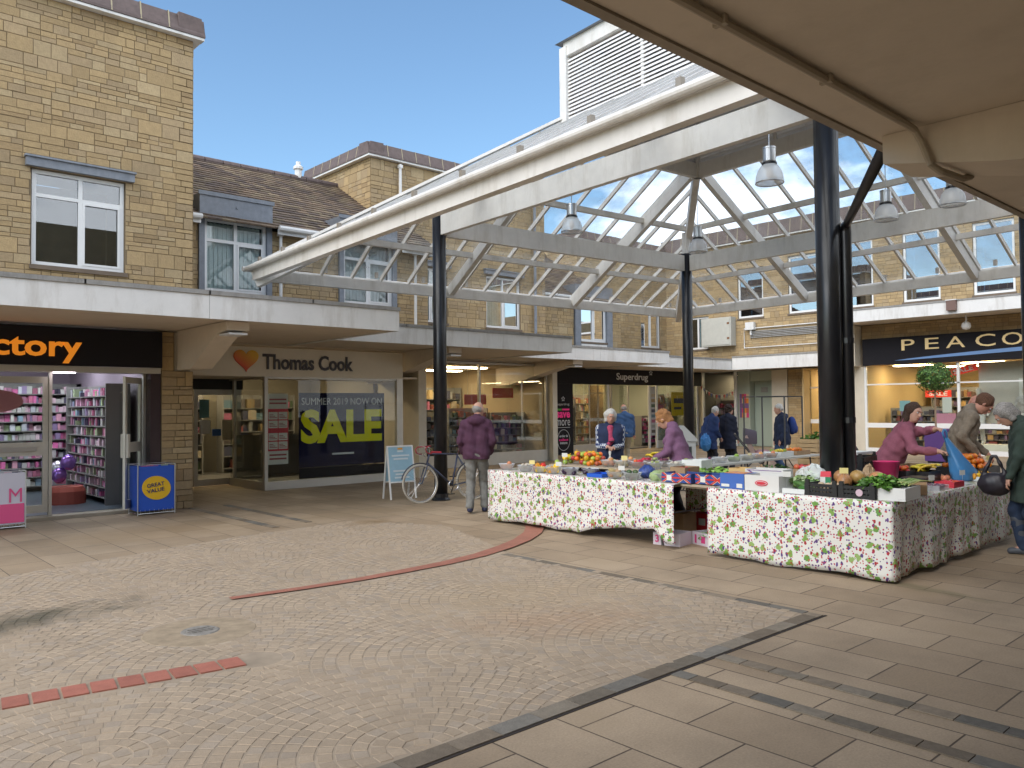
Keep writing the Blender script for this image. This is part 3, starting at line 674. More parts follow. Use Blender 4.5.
part('fascia', MB().box(26.30, 26.36, -6, 12.85, 4.36, 4.74), white, c6); part('slab', MB().box(26.37, 28.45, -6, 12.85, 4.38, 4.72), soffit_m, c6); part('coping', MB().box(26.28, 28.45, -6, 12.85, 4.742, 4.79), coping_g, c6)
part('end_panel', MB().box(27.35, 28.4, 12.60, 12.9, 2.95, 4.355), render_c, c6)
al = thing('alarm_box', 'small red faced alarm box on the white canopy edge above the fashion shop', 'alarm box', (26.2, 9.05, 4.5))
part('body', MB().box(26.16, 26.295, 8.95, 9.22, 4.46, 4.76), mat('brown red alarm', (.17, .10, .08), .5), al); part('hood', MB().box(26.15, 26.295, 8.93, 9.24, 4.762, 4.79), white, al)
cm = thing('security_camera', 'white dome camera hanging under the canopy above the fashion shop lettering', 'camera', (27.0, 8.95, 4.36))
part('stem', MB().tube([(27.0, 8.95, 4.36), (27.0, 8.95, 4.12)], .03, 8), white, cm); part('dome', MB().lathe([(.03, .12), (.12, .06), (.14, -.04), (.1, -.12), (0, -.15)], (27.0, 8.95, 4.05), 12), white, cm, smooth=True)

# near canopy overhead
nc = thing('concrete_canopy', 'beige underside of the canopy hanging over the viewer at the top right', 'canopy', (5, 0, 3.0), 0, 'flat canopies over the shop fronts')
part('soffit', MB().box(-1.5, 18, -3.2, 1.74, 3.0, 3.3), soffit_m, nc)
part('drip_edge', MB().box(-1.5, 18, 1.742, 1.79, 2.99, 3.40), mat('weathered edge', (.36, .31, .25), .8, var=.2), nc)
for x in (4.02, 11.6):
    part('bracket_arm', MB().prism([(1.69, 2.998), (1.69, 2.86), (1.2, 2.76), (-2.4, 2.2), (-3.2, 2.2), (-3.2, 2.998)], x, x+.36, 'x'), soffit_m, nc)
part('conduit', MB().tube([(-1.4, 1.52, 2.98), (3.88, 1.52, 2.98), (3.96, 1.515, 2.97), (3.995, 1.50, 2.92), (3.995, 1.46, 2.80), (4.06, 1.44, 2.775), (4.28, 1.42, 2.775), (4.37, 1.41, 2.80)], .017, 8), mat('brown conduit', (.42, .36, .28), .7), nc)
for x in (1.2, 2.35, 3.1): part('conduit_clip', MB().box(x-.010, x+.010, 1.495, 1.545, 2.965, 2.999), MATS['brown conduit'], nc)
part('conduit', MB().tube([(4.40, 1.22, 2.98), (9, 1.22, 2.98)], .017, 8), MATS['brown conduit'], nc)

# ================================================================== GLASS CANOPY
TH = -R(4.76)
gc = thing('glass_canopy', 'white steel and glass pyramid canopy on black posts with a louvred lantern', 'glass canopy', (8.89, 11.75, 0), TH)
UE0, UE1, VE0, VE1 = -2.5, 9.4, -9.3, 2.5; LU0, LU1, LV0, LV1 = 1.82, 5.45, -5.3, -1.5; CU, CV = 3.55, -3.2
ZE, ZL = 4.37, 6.90
def gp(name, mb, m_, par=None, **k): return part(name, mb, m_, par or gc, world=False, **k)
posts = [(0, 0, .122), (6.87, .03, .122), (.10, -7.65, .127), (7.0, -7.1, .122)]
for i, (u, v, r) in enumerate(posts):
    p = gp('post', MB().tube([(u, v, 0), (u, v, 5.22)], r, 20), black, smooth=True)
    p.data.polygons.foreach_set('use_smooth', [len(q.vertices) == 4 for q in p.data.polygons])
    gp('base_collar', MB().lathe([(r+.05, 0), (r+.05, .02), (r+.012, .05), (r+.012, .12), (r, .125)], (u, v, 0), 20), black, p)
    gp('stub', MB().box(u-.07, u+.07, v-.07, v+.07, 5.222, 5.72), steel_w, p)
_c, _s = math.cos(TH), math.sin(TH); _dx, _dy = 4.5-8.89, 1.88-11.75; PIPE_END = (_dx*_c+_dy*_s, -_dx*_s+_dy*_c, 3.09)
# rain pipe beside the near post, rising to the near canopy edge
rp = gp('rain_pipe', MB().tube([(.235, -7.775, .0), (.235, -7.775, 3.52), (.22, -7.79, 3.59), (.15, -7.85, 3.60), PIPE_END], [.062, .062, .055, .042, .036], 12), black, smooth=True)
for z in (.5, 1.5, 2.35): gp('pipe_bracket', MB().lathe([(.067, -.03), (.067, .03)], (.235, -7.775, z), 12).box(.12, .20, -7.76, -7.70, z-.03, z+.03), black, rp)
# ring beams between posts (I-section look: web and flanges)
def ibeam(a, b, h, w=.16):
    mb = MB(); mb.bar(a, b, .03, h-.04); A, B = Vector(a), Vector(b)
    for s in (1, -1): mb.bar(A+Vector((0, 0, s*(h/2-.012))), B+Vector((0, 0, s*(h/2-.012))), w, .024)
    return mb
def z4(p, z): return (p[0], p[1], z)
q = [posts[0], posts[1], posts[3], posts[2]]
for i in range(4):
    a, b = q[i], q[(i+1) % 4]; d = (Vector(b[:2])-Vector(a[:2])).normalized()
    a2 = Vector(a[:2])+d*.13; b2 = Vector(b[:2])-d*.13
    gp('ring_beam', MB().bar((a2.x, a2.y, 4.99), (b2.x, b2.y, 4.99), .10, .36), steel_w)
# eave beams, gutters
ec = [(UE0, VE1), (UE1, VE1), (UE1, VE0), (UE0, VE0)]      # far left, far right, near right, near left
lc = [(LU0, LV1), (LU1, LV1), (LU1, LV0), (LU0, LV0)]
for i in range(4):
    a, b = Vector(ec[i]), Vector(ec[(i+1) % 4]); d = (b-a).normalized(); n = Vector((-d.y, d.x))   # n outward
    gp('eave_beam', MB().bar((*(a+d*.0), 4.20), (*(b-d*.0), 4.20), .12, .20), steel_w)
    g = gp('gutter', MB().tube([(*(a+n*.14-d*.2), 4.325), (*(b+n*.14+d*.2), 4.325)], .048, 12).bar((*(a+n*.07-d*.1), 4.32), (*(b+n*.07+d*.1), 4.32), .04, .06), steel_w)
    L_ = (b-a).length; k = int(L_/1.15)
    cl = MB()
    for j in range(k+1):
        p = a+d*(.3+j*(L_-.6)/k)+n*.03; cl.box(p.x-.028, p.x+.028, p.y-.03, p.y+.03, 4.38, 4.50)
    gp('gutter_clip', cl, mat('galvanised clip', (.33, .29, .24), .5, metal=.5), g)
# hips
for i in range(4):
    a, b = ec[i], lc[i]
    s = gp('hip_beam', MB().bar((a[0], a[1], ZE-.26), (b[0], b[1], ZL-.22), .14, .30), steel_w)
    gp('hip_cap', MB().bar((a[0], a[1], ZE+.04), (b[0], b[1], ZL+.07), .10, .05), steel_w, s)
# slopes: panes, bars, purlins
for i in range(4):
    e0, e1 = Vector(ec[i]), Vector(ec[(i+1) % 4]); l0, l1 = Vector(lc[i]), Vector(lc[(i+1) % 4]); d = (e1-e0).normalized(); L_ = (e1-e0).length
    nin = Vector((d.y, -d.x)); run = (l0-e0).dot(nin); inset = (l0-e0).dot(d); inset2 = (e1-l1).dot(d)
    pane = gp('glass_slope', MB().quad((*e0, ZE), (*e1, ZE), (*l1, ZL), (*l0, ZL)), roof_glass)
    k = round(L_/.66); bars = MB(); caps = MB()
    def zat(t): return ZE+(ZL-ZE)*t
    for j in range(1, k):
        s = L_*j/k; tmax = 1.0
        if s < inset: tmax = s/inset
        elif s > L_-inset2: tmax = (L_-s)/inset2
        p0 = e0+d*s; p1 = p0+nin*run*tmax
        bars.bar((*p0, zat(0)-.035), (*p1, zat(tmax)-.035), .045, .065)
        caps.bar((*p0, zat(0)+.012), (*p1, zat(tmax)+.012), .05, .02)
    bz = gp('glazing_bars', bars, steel_w, pane); gp('bar_caps', caps, steel_w, bz)
    for lx in (l0, l1):
        s_ = (lx-e0).dot(d); p0 = e0+d*s_; gp('rafter', MB().bar((*(p0+nin*.07), ZE-.15), (*(lx-nin*.02), ZL-.24), .12, .20), steel_w, pane)
    for t in (.25, .62):
        pa = e0+(l0-e0)*t; pb = e1+(l1-e1)*t
        gp('purlin', MB().bar((*(pa+d*.1), zat(t)-.13), (*(pb-d*.1), zat(t)-.13), .09, .11), steel_w, pane)
# lantern
lan = MB(); Z1 = 8.22
for (u, v) in lc: lan.box(u-.09, u+.09, v-.09, v+.09, 6.42, Z1)
for i in range(4):
    a, b = Vector(lc[i]), Vector(lc[(i+1) % 4])
    lan.bar((*a, 6.57), (*b, 6.57), .10, .30); lan.bar((*a, Z1-.05), (*b, Z1-.05), .14, .26)
    mpt = (a+b)/2; lan.box(mpt.x-.03, mpt.x+.03, mpt.y-.03, mpt.y+.03, 6.722, Z1-.18)
lan_o = gp('lantern', lan, steel_w)
louv_m = mat('louvre steel', (.78, .77, .76), .45, var=.04)
for i in range(4):
    a, b = Vector(lc[i]), Vector(lc[(i+1) % 4]); d = (b-a).normalized(); n = Vector((-d.y, d.x)); mb = MB(); z = 6.74
    while z < Z1-.22:
        p0, p1 = a+d*.09, b-d*.09
        mb.add([(*(p0+n*.04), z), (*(p1+n*.04), z), (*(p1-n*.02), z+.045), (*(p0-n*.02), z+.045), (*(p0+n*.04), z+.032), (*(p1+n*.04), z+.032), (*(p1-n*.02), z+.077), (*(p0-n*.02), z+.077)],
               [(0, 3, 2, 1), (4, 5, 6, 7), (0, 1, 5, 4), (2, 3, 7, 6), (1, 2, 6, 5), (3, 0, 4, 7)]); z += .070
    gp('louvre_panel', mb, louv_m, lan_o)
gp('lantern_roof', MB().add([(lc[0][0]-.15, lc[0][1]+.15, Z1+.082), (lc[1][0]+.15, lc[1][1]+.15, Z1+.082), (lc[2][0]+.15, lc[2][1]-.15, Z1+.082), (lc[3][0]-.15, lc[3][1]-.15, Z1+.082), (CU, CV, Z1+.62)], [(0, 1, 4), (1, 2, 4), (2, 3, 4), (3, 0, 4), (3, 2, 1, 0)]), lead, lan_o)
# bell lamps
lp = [((10.81, 6.2), 'bell shaped glass lamp nearest the viewer hanging in front of the lantern louvres'),
      ((10.99, 10.4), 'bell shaped lamp hanging over the left slope above the maroon jacket man'),
      ((14.52, 10.04), 'small bell shaped lamp hanging just right of the middle post'),
      ((14.61, 6.11), 'bell shaped lamp hanging just right of the thick near post'),
      ((14.37, 4.92), 'bell shaped lamp farthest right half hidden by the beige overhead canopy')]
base = None
for (xy, lab) in lp:
    if base is None:
        base = thing('pendant_lamp', lab, 'lamp', (*xy, 4.95), 0, 'bell lamps under the glass canopy')
        sh = part('bell_shade', MB().lathe([(.20, 0), (.205, .02), (.195, .10), (.17, .18), (.125, .25), (.10, .27)], n=24), bell_m, base, False, smooth=True)
        part('rim', MB().tube([(.20*math.cos(a*PI/14), .20*math.sin(a*PI/14), 0) for a in range(28)], .009, 6, close=True), silver, sh, False)
        part('lens', MB().lathe([(0, .004), (.195, .004)], n=24), mat('lamp lens', (.6, .6, .6), .2, trans=.5), sh, False)
        part('collar', MB().lathe([(.10, .27), (.11, .275), (.11, .30), (.09, .31)], n=20), black, base, False)
        part('housing', MB().lathe([(.09, .31), (.095, .32), (.095, .50), (.10, .505), (.10, .53), (.05, .54), (0, .54)], n=20), silver, base, False, smooth=False)
        part('bulb', MB().ball((0, 0, .14), .05, sq=(1, 1, 1.7)), mat('opal bulb', (.8, .68, .6), .4), sh, False)
        part('hanger', MB().tube([(0, 0, .54), (0, 0, 1.35)], .008, 6), silver, base, False)
    else: copy_tree(base, (*xy, 4.95), 0, lab)

# ================================================================== SHOPS
PAL_CARD = [(.70, .16, .38), (.75, .55, .62), (.70, .35, .45), (.6, .58, .55), (.55, .25, .38), (.62, .35, .48), (.5, .5, .55), (.30, .22, .38), (.65, .6, .6), (.25, .35, .45), (.5, .15, .25), (.35, .42, .25), (.08, .07, .12)]
PAL_MIX = [(.10, .08, .07), (.28, .07, .05), (.35, .25, .12), (.08, .12, .07), (.06, .06, .10), (.45, .38, .28), (.40, .12, .20), (.12, .2, .25), (.3, .3, .28)]
PAL_WARM = [(.10, .06, .05), (.06, .06, .08), (.30, .17, .07), (.45, .30, .13), (.20, .05, .05), (.35, .33, .3), (.05, .04, .06), (.15, .1, .2)]
def shelves(loc, rz, w, h, label, pal, group, d=.4, levels=6, fill=.92, cat='shelf unit', size=.13):
    t = thing('shelf_unit', label, cat, loc, rz, group)      # faces local -Y
    part('frame', MB().box(-w/2, w/2, d-.03, d, 0, h).box(-w/2, -w/2+.03, 0, d-.031, 0, h).box(w/2-.03, w/2, 0, d-.031, 0, h), shelfm, t, False)
    sb = MB(); gd = MB()
    for i in range(levels):
        z = .12+i*(h-.15)/levels; sb.box(-w/2+.031, w/2-.031, .02, d-.031, z-.02, z)
        x = -w/2+.05; hh = (h-.15)/levels
        while x < w/2-.1:
            ww = size*RNG.uniform(.5, 1.2)
            if RNG.random() < fill:
                g = RNG.uniform(.7, 1.2); c = tuple(min(.9, g*q) for q in RNG.choice(pal)); y0 = RNG.uniform(.02, .14)
                gd.box(x, min(x+ww*.92, w/2-.04), y0, y0+.15, z+.001, z+hh*RNG.uniform(.45, .85), c)
            x += ww
    part('shelf', sb, shelfm, t, False)
    o = part('goods', gd, goods, t, False); o['kind'] = 'stuff'
    return t
def room(parent, x0, x1, y0, y1, h=3.0, wallm=None, floorm=None, lights=(), lm=None, open_side='S'):
    wallm = wallm or mat('shop interior wall', (.42, .38, .32), .8); floorm = floorm or mat('shop floor', (.14, .13, .125), .35, var=.1)
    mb = MB()
    if open_side == 'S': mb.box(x0, x1, y1, y1+.1, 0, h).box(x0, x0+.05, y0, y1, 0, h).box(x1-.05, x1, y0, y1, 0, h)
    else: mb.box(x1, x1+.1, y0, y1, 0, h).box(x0, x1, y0, y0+.05, 0, h).box(x0, x1, y1-.05, y1, 0, h)
    part('interior_wall', mb, wallm, parent); part('interior_floor', MB().box(x0+.05, x1-.05, y0+.05, y1-.05, .01, .05), floorm, parent)
    part('interior_ceiling', MB().box(x0+.05, x1-.05, y0+.05, y1-.05, h-.05, h-.01), wallm, parent)
    for (a, b, c, d) in lights: part('ceiling_light', MB().box(a, b, c, d, h-.09, h-.06), lm or lightm, parent)
def frames(parent, name, *boxes, m_=None):
    return bb(parent, name, m_ or alu, *boxes)

# ---- card shop -------------------------------------------------
s1 = thing('card_shop_front', 'card shop front with orange lettering on a black band and an open glass door', 'shop front', (2.5, 14.2, 0))
room(s1, -8, 4.72, 14.36, 19.5, 2.9, mat('mauve interior', (.30, .24, .29), .8), mat('blue grey floor', (.11, .14, .17), .3), [(.5, 1.9, 15.5, 16.0), (3.0, 4.3, 15.3, 15.6), (3.0, 4.3, 17.2, 17.6), (.5, 2.2, 17.2, 17.6)], lightc)
sg = part('sign_band', MB().box(-8, 4.73, 13.93, 14.0, 2.385, 2.985), blackm, s1)
orange = mat('orange lettering', (.85, .27, .02), .45, emit=.25)
tm = text_mesh('cardfactory', h=.44, depth=.03, bold=.022); 
wcur = max(p[0] for p in tm.v); kx = 1.12/(wcur*.435)
tm.v = [(x*kx, y, z) for x, y, z in tm.v]; wcur *= kx
part('lettering', shiftz(tm, FACE_S(3.50-wcur, 13.90, 2.42)), orange, sg)
frames(s1, 'head_frame', (-8, 4.73, 14.0, 14.36, 2.29, 2.384), (-8, 2.4, 14.27, 14.33, 2.20, 2.288))
for x in (-6, -3.2, -.4): frames(s1, 'mullion', (x, x+.06, 14.27, 14.33, .12, 2.2))
bb(s1, 'shop_window', shop_glass, (-8, 1.7, 14.295, 14.30, .4, 2.2)); frames(s1, 'stall_riser', (-8, 1.7, 14.25, 14.33, .0, .4))
frames(s1, 'door_post', (1.70, 1.76, 14.25, 14.33, .05, 2.29), (3.12, 3.165, 14.25, 14.33, .05, 2.29), (4.53, 4.57, 14.25, 14.33, .12, 2.29))
dl = frames(s1, 'door', (1.77, 1.85, 14.27, 14.32, .10, 2.22), (3.04, 3.115, 14.27, 14.32, .10, 2.22), (1.85, 3.04, 14.27, 14.32, .10, .22), (1.85, 3.04, 14.27, 14.32, .99, 1.20), (1.85, 3.04, 14.27, 14.32, 2.12, 2.22))
part('pane', MB().box(1.85, 3.04, 14.293, 14.297, .22, .99).box(1.85, 3.04, 14.293, 14.297, 1.20, 2.12), shop_glass, dl)
part('letter_plate', MB().box(2.45, 2.95, 14.25, 14.268, 1.06, 1.13), silver, dl)
# opened leaf swinging outwards at the right of the opening
Mx = Matrix.Translation((4.50, 14.28, 0)) @ Matrix.Rotation(R(232), 4, 'Z')
dm = MB(); 
for b in ((0, .075, -.02, .02, .10, 2.22), (.62, .695, -.02, .02, .10, 2.22), (.075, .62, -.02, .02, .10, .24), (.075, .62, -.02, .02, 1.0, 1.16), (.075, .62, -.02, .02, 2.12, 2.22)): dm.box(*b, None, Mx)
dr = part('door', dm, alu, s1, label='opened glass door leaf standing out from the shop front')
part('pane', MB().box(.075, .62, -.003, .003, .24, 1.0, None, Mx).box(.075, .62, -.003, .003, 1.16, 2.12, None, Mx), shop_glass, dr)
part('handle', MB().box(.60, .68, -.06, -.021, .92, 1.3, None, Mx).box(.60, .68, .021, .06, .92, 1.3, None, Mx), mat('cream handle', (.6, .57, .5), .4), dr)
bb(s1, 'side_window', shop_glass, (4.17, 4.53, 14.295, 14.30, .12, 2.2)); bb(s1, 'tiled_return', mat('dark brown tile', (.055, .035, .038), .25, var=.15), (4.572, 4.735, 14.02, 14.3, .05, 2.288))
bb(s1, 'threshold', mat('pale step', (.36, .31, .24), .7, var=.1), (-8, 4.57, 14.02, 14.34, 0, .052))
bb(s1, 'downlight', mat('downlight glow', (1, .9, 1), emit=6), (3.15, 3.45, 14.08, 14.16, 2.275, 2.289))
gcard = 'shelf units in the card shop'
for (x, y, rz, w, h, lab) in [(3.6, 18.6, 0, 2.2, 2.2, 'tall rack of pink and mauve cards at the back behind the open card shop doorway'),
        (4.15, 16.3, PI/2, 2.6, 2.1, 'card rack along the right wall inside the card shop'), (1.3, 18.8, 0, 2.0, 2.2, 'card rack at the back left of the card shop'),
        (2.2, 16.2, PI/2, 1.8, 1.7, 'low gondola of gift bags inside the card shop door'), (-1.2, 16.8, 0, 2.4, 1.9, 'rack of cards left of the card shop door')]:
    shelves((x, y, .05), rz if rz != PI/2 else -PI/2, w, h, lab, PAL_CARD, gcard, levels=11, size=.085, fill=1.0)
hb = thing('hanging_banner', 'dusty pink oval sign hanging inside the left door of the card shop', 'hanging sign', (2.5, 15.2, 1.85))
part('board', MB().lathe([(0, 0), (.5, 0), (.5, .04), (0, .04)], n=24), mat('pink card', (.55, .22, .25), .6), hb, False).rotation_euler = (PI/2, 0, 0)
hb.scale = (.9, 1, .38)
bag = thing('balloon_bunch', 'few purple and white foil balloons on a red stand inside the card shop', 'balloons', (3.75, 15.9, .05))
part('stand', MB().lathe([(.32, 0), (.32, .22), (.28, .3), (0, .3)], n=18), mat('red stand', (.45, .10, .07), .6), bag, False)
for i in range(3): part('balloon', MB().ball((RNG.uniform(-.15, .15), RNG.uniform(-.12, .12), .5+i*.11), .13, sq=(1, .7, 1.1)), mat('foil %d' % (i % 2), ((.35, .18, .6), (.75, .72, .8))[i % 2], .15, metal=.6), bag, False, smooth=True)

# dump bins
def bin_(loc, rz, w, d, h, col, label, name='dump_bin', words=None):
    t = thing(name, label, 'display bin', loc, rz)
    part('panel', MB().box(-w/2, w/2, -d/2, -d/2+.012, .07, h).box(-w/2, w/2, d/2-.012, d/2, .07, h).box(-w/2, -w/2+.012, -d/2+.013, d/2-.013, .07, h).box(w/2-.012, w/2, -d/2+.013, d/2-.013, .07, h), col, t, False)
    f = MB()
    for x in (-w/2-.008, w/2+.008):
        for y in (-d/2-.008, d/2+.008): f.tube([(x, y, 0), (x, y, h+.03)], .008, 6)
    for z in (.03, h+.025):
        f.tube([(-w/2, -d/2-.008, z), (w/2, -d/2-.008, z)], .006, 6); f.tube([(-w/2, d/2+.008, z), (w/2, d/2+.008, z)], .006, 6)
        f.tube([(-w/2-.008, -d/2, z), (-w/2-.008, d/2, z)], .006, 6); f.tube([(w/2+.008, -d/2, z), (w/2+.008, d/2, z)], .006, 6)
    for i in range(8): x = -w/2+w*(i+.5)/8; f.tube([(x, -d/2-.008, .03), (x, -d/2-.008, .09)], .004, 5)
    part('wire_frame', f, silver, t, False)
    part('base', MB().box(-w/2+.013, w/2-.013, -d/2+.013, d/2-.013, h-.25, h-.23), shelfm, t, False)
    g = MB()
    for i in range(14):
        x, y = RNG.uniform(-w/2+.08, w/2-.08), RNG.uniform(-d/2+.06, d/2-.06); c = RNG.choice(PAL_CARD); g.box(x-.05, x+.05, y-.02, y+.02, h-.228, h-.02+RNG.uniform(-.03, .05), c)
    o = part('goods', g, goods, t, False); o['kind'] = 'stuff'
    return t
gv = bin_((4.50, 13.72, 0), R(0), .56, .42, .78, mat('royal blue card', (.02, .09, .48), .4), 'blue wire framed dump bin with a yellow GREAT VALUE oval by the stone pier')
ov = MB().lathe([(0, 0), (.225, 0), (.225, .006), (0, .006)], n=36); Mo = Matrix.Translation((0, -.212, .43)) @ Matrix.Rotation(R(12), 4, 'Y') @ Matrix.Diagonal((1, 1, .84, 1)) @ Matrix.Rotation(PI/2, 4, 'X')
op_ = part('oval', shiftz(ov, Mo), mat('yellow print', (.78, .47, .02), .5), gv, False)
darkb = mat('navy print', (.03, .04, .12), .5)
for s_, z in (('GREAT', .435), ('VALUE', .345)):
    part('lettering', shiftz(text_mesh(s_, w=.27, h=.062, depth=0, bold=.02), Matrix.Translation((-.145, -.224, z)) @ Matrix.Rotation(R(-7), 4, 'Y')), darkb, op_, False)
pb = bin_((2.33, 13.60, 0), 0, .6, .42, .80, mat('pale lilac card', (.62, .60, .68), .5), 'white and pink dump bin cut off at the left edge by the card shop door')
part('pink_print', MB().box(-.29, .29, -.216, -.212, .09, .36), mat('hot pink', (.75, .10, .26), .5), pb, False)
part('lettering', shiftz(text_mesh('M', w=.16, h=.2, depth=0), Matrix.Translation((.10, -.219, .38))), MATS['hot pink'], pb, False)

# ---- travel shop ------------------------------------------------
s2 = thing('travel_shop_front', 'white framed travel shop front with heart sign and big SALE poster', 'shop front', (8.4, 15.8, 0))
room(s2, 5.3, 11.3, 17.7, 21, 2.95, mat('dim interior', (.26, .23, .18), .8), None, [(6.5, 7.6, 18.8, 19.1), (8.6, 10.2, 18.8, 19.1), (6.4, 7.8, 20, 20.3)])
cream = mat('cream fascia', (.80, .74, .61), .6, var=.03, dirt=.1, dcol=(.4, .33, .24))
sg = part('sign_band', MB().box(5.27, 10.84, 15.78, 15.86, 2.35, 2.955), cream, s2)
grey_t = mat('dark grey lettering', (.055, .05, .055), .5)
part('lettering', shiftz(text_mesh('Thomas Cook', w=2.13, h=.325, depth=.02, bold=.022), FACE_S(7.36, 15.755, 2.50)), grey_t, sg)
ht = MB(); n = 40; pts = []
for i in range(n):
    a = 2*PI*i/n; pts.append((.0165*16*math.sin(a)**3, .0155*(13*math.cos(a)-5*math.cos(2*a)-2*math.cos(3*a)-math.cos(4*a))))
ht.prism([(7.005+x, 2.70+z) for x, z in pts], 15.755, 15.779, 'y')
hm = mat('heart', (.8, .3, .02), .4); tt = hm.node_tree; co = N(tt, 'ShaderNodeTexCoord'); sx = N(tt, 'ShaderNodeSeparateXYZ'); tt.links.new(co.outputs['Object'], sx.inputs[0])
ad = N(tt, 'ShaderNodeMath', operation='MULTIPLY_ADD'); ad.inputs[1].default_value = .7; tt.links.new(sx.outputs[0], ad.inputs[0]); tt.links.new(sx.outputs[2], ad.inputs[2])
mr = N(tt, 'ShaderNodeMapRange'); mr.inputs[1].default_value = 2.5+4.905; mr.inputs[2].default_value = 2.92+4.905; tt.links.new(ad.outputs[0], mr.inputs[0])
rp_ = N(tt, 'ShaderNodeValToRGB'); e = rp_.color_ramp.elements; e[0].color = (.75, .10, .02, 1); e[1].color = (.85, .50, .03, 1); tt.links.new(mr.outputs[0], rp_.inputs[0]); tt.links.new(rp_.outputs[0], tt.nodes['Principled BSDF'].inputs['Base Color'])
part('heart_emblem', ht, hm, sg)
frames(s2, 'window_frame', (7.40, 7.47, 15.76, 15.86, .0, 2.348), (10.66, 10.74, 15.76, 15.86, .0, 2.348), (7.47, 10.66, 15.76, 15.86, .0, .17), (7.47, 10.66, 15.78, 15.86, 2.31, 2.348), m_=frame_w if False else alu)
bb(s2, 'shop_window', shop_glass, (7.47, 10.66, 15.80, 15.805, .17, 2.31)); frames(s2, 'filler', (10.742, 10.84, 15.78, 15.9, 0, 2.348))
bb(s2, 'side_return', shop_glass, (7.43, 7.435, 15.87, 17.55, .17, 2.31)); frames(s2, 'side_rail', (7.40, 7.46, 15.862, 17.55, 0, .168), (7.40, 7.46, 15.862, 17.55, 2.312, 2.348), (7.40, 7.46, 17.3, 17.36, .17, 2.31))
bb(s2, 'entrance_ceiling', soffit_m, (5.27, 11.3, 15.862, 17.7, 2.352, 2.40)); bb(s2, 'entrance_side', mat('brown jamb', (.20, .15, .10), .7), (5.27, 6.55, 17.5, 17.6, 0, 2.35))
bb(s2, 'display_back', mat('display back', (.18, .17, .14), .8), (7.5, 10.8, 17.5, 17.56, .17, 1.1)); bb(s2, 'display_floor', MATS['display back'], (7.46, 10.8, 15.87, 17.49, .1, .17))
dw = frames(s2, 'door', (6.62, 6.71, 17.55, 17.60, .02, 2.12), (7.58, 7.68, 17.55, 17.60, .02, 2.12), (6.71, 7.58, 17.55, 17.60, .02, .16), (6.71, 7.58, 17.55, 17.60, 2.0, 2.12))
part('pane', MB().box(6.71, 7.58, 17.57, 17.575, .16, 2.0), shop_glass, dw); part('handle', MB().tube([(6.76, 17.50, .95), (6.76, 17.50, 1.35)], .02, 8), silver, dw)
frames(s2, 'door_head', (6.55, 7.72, 17.55, 17.62, 2.122, 2.35), m_=room_d)
part('notice', MB().box(6.74, 6.98, 17.54, 17.548, 1.15, 1.45), mat('paper', (.62, .62, .58), .7), dw); part('notice', MB().box(7.24, 7.5, 17.54, 17.548, 1.0, 1.45), mat('paper beige', (.5, .48, .38), .7), dw)
part('notice', MB().box(6.74, 6.95, 17.54, 17.548, 1.5, 1.9), mat('teal print', (.10, .24, .26), .6), dw); part('notice', MB().box(7.02, 7.22, 17.54, 17.548, 1.1, 1.25), mat('blue print', (.03, .12, .40), .6), dw)
for (x, y, rz, lab) in [(6.9, 20.3, 0, 'brochure rack at the back of the travel shop seen through its door'), (9.4, 20.3, 0, 'brochure rack at the back of the travel shop behind the SALE poster')]:
    shelves((x, y, .05), rz, 2.0, 2.0, lab, PAL_MIX, 'brochure racks in the travel shop', size=.22)
# posters
navy = mat('navy poster', (.014, .014, .05), .9, spec=.1); yel = mat('yellow ink', (.85, .84, .02), .8, spec=.1); wht = mat('white ink', (.70, .72, .75), .5)
t = thing('sale_poster', 'navy SALE poster with yellow capitals hanging in the travel shop window', 'poster', (9.27, 15.84, .4))
part('sheet', MB().box(8.21, 10.36, 15.84, 15.85, .42, 2.02), navy, t)
part('sheet', MB().box(8.21, 10.36, 15.838, 15.8395, .18, .40), mat('black lower sheet', (.012, .012, .02), .9, spec=.1), t)
part('lettering', shiftz(text_mesh('SUMMER 2019 NOW ON', w=2.02, h=.15, depth=0), FACE_S(8.27, 15.836, 1.76)), wht, t)
part('lettering', shiftz(text_mesh('SALE', w=2.04, h=.74, depth=0, bold=.045), FACE_S(8.25, 15.836, .92)), yel, t)
part('lettering', shiftz(text_mesh('ends soon', w=.5, h=.07, depth=0), FACE_S(9.0, 15.836, .66)), wht, t) if False else part('small_line', MB().box(9.0, 9.55, 15.836, 15.8375, .66, .70), wht, t)
t = thing('price_poster', 'tall white price poster with red framed boxes left of the SALE poster', 'poster', (7.7, 15.84, .55))
part('sheet', MB().box(7.50, 7.96, 15.84, 15.85, .52, 2.0), mat('paper white', (.66, .66, .62), .6), t)
red_i = mat('red ink', (.55, .03, .05), .5)
rbx = MB().box(7.50, 7.96, 15.836, 15.838, .80, 1.68)
part('red_panel', rbx, red_i, t)
wb = MB()
for x in (7.52, 7.74):
    for z in (.84, 1.02, 1.28, 1.46): wb.box(x, x+.20, 15.832, 15.834, z, z+.155)
part('price_box', wb, MATS['paper white'], t)
lb = MB()
for x in (7.535, 7.755):
    for z in (.87, 1.05, 1.31, 1.49):
        for k in range(3): lb.box(x, x+.17-.04*k, 15.829, 15.831, z+.03*k, z+.03*k+.014)
for z in (1.86, 1.78, .70, .62): lb.box(7.54, 7.92, 15.836, 15.838, z, z+.035)
part('print_line', lb, mat('red grey print', (.35, .08, .09), .6), t)

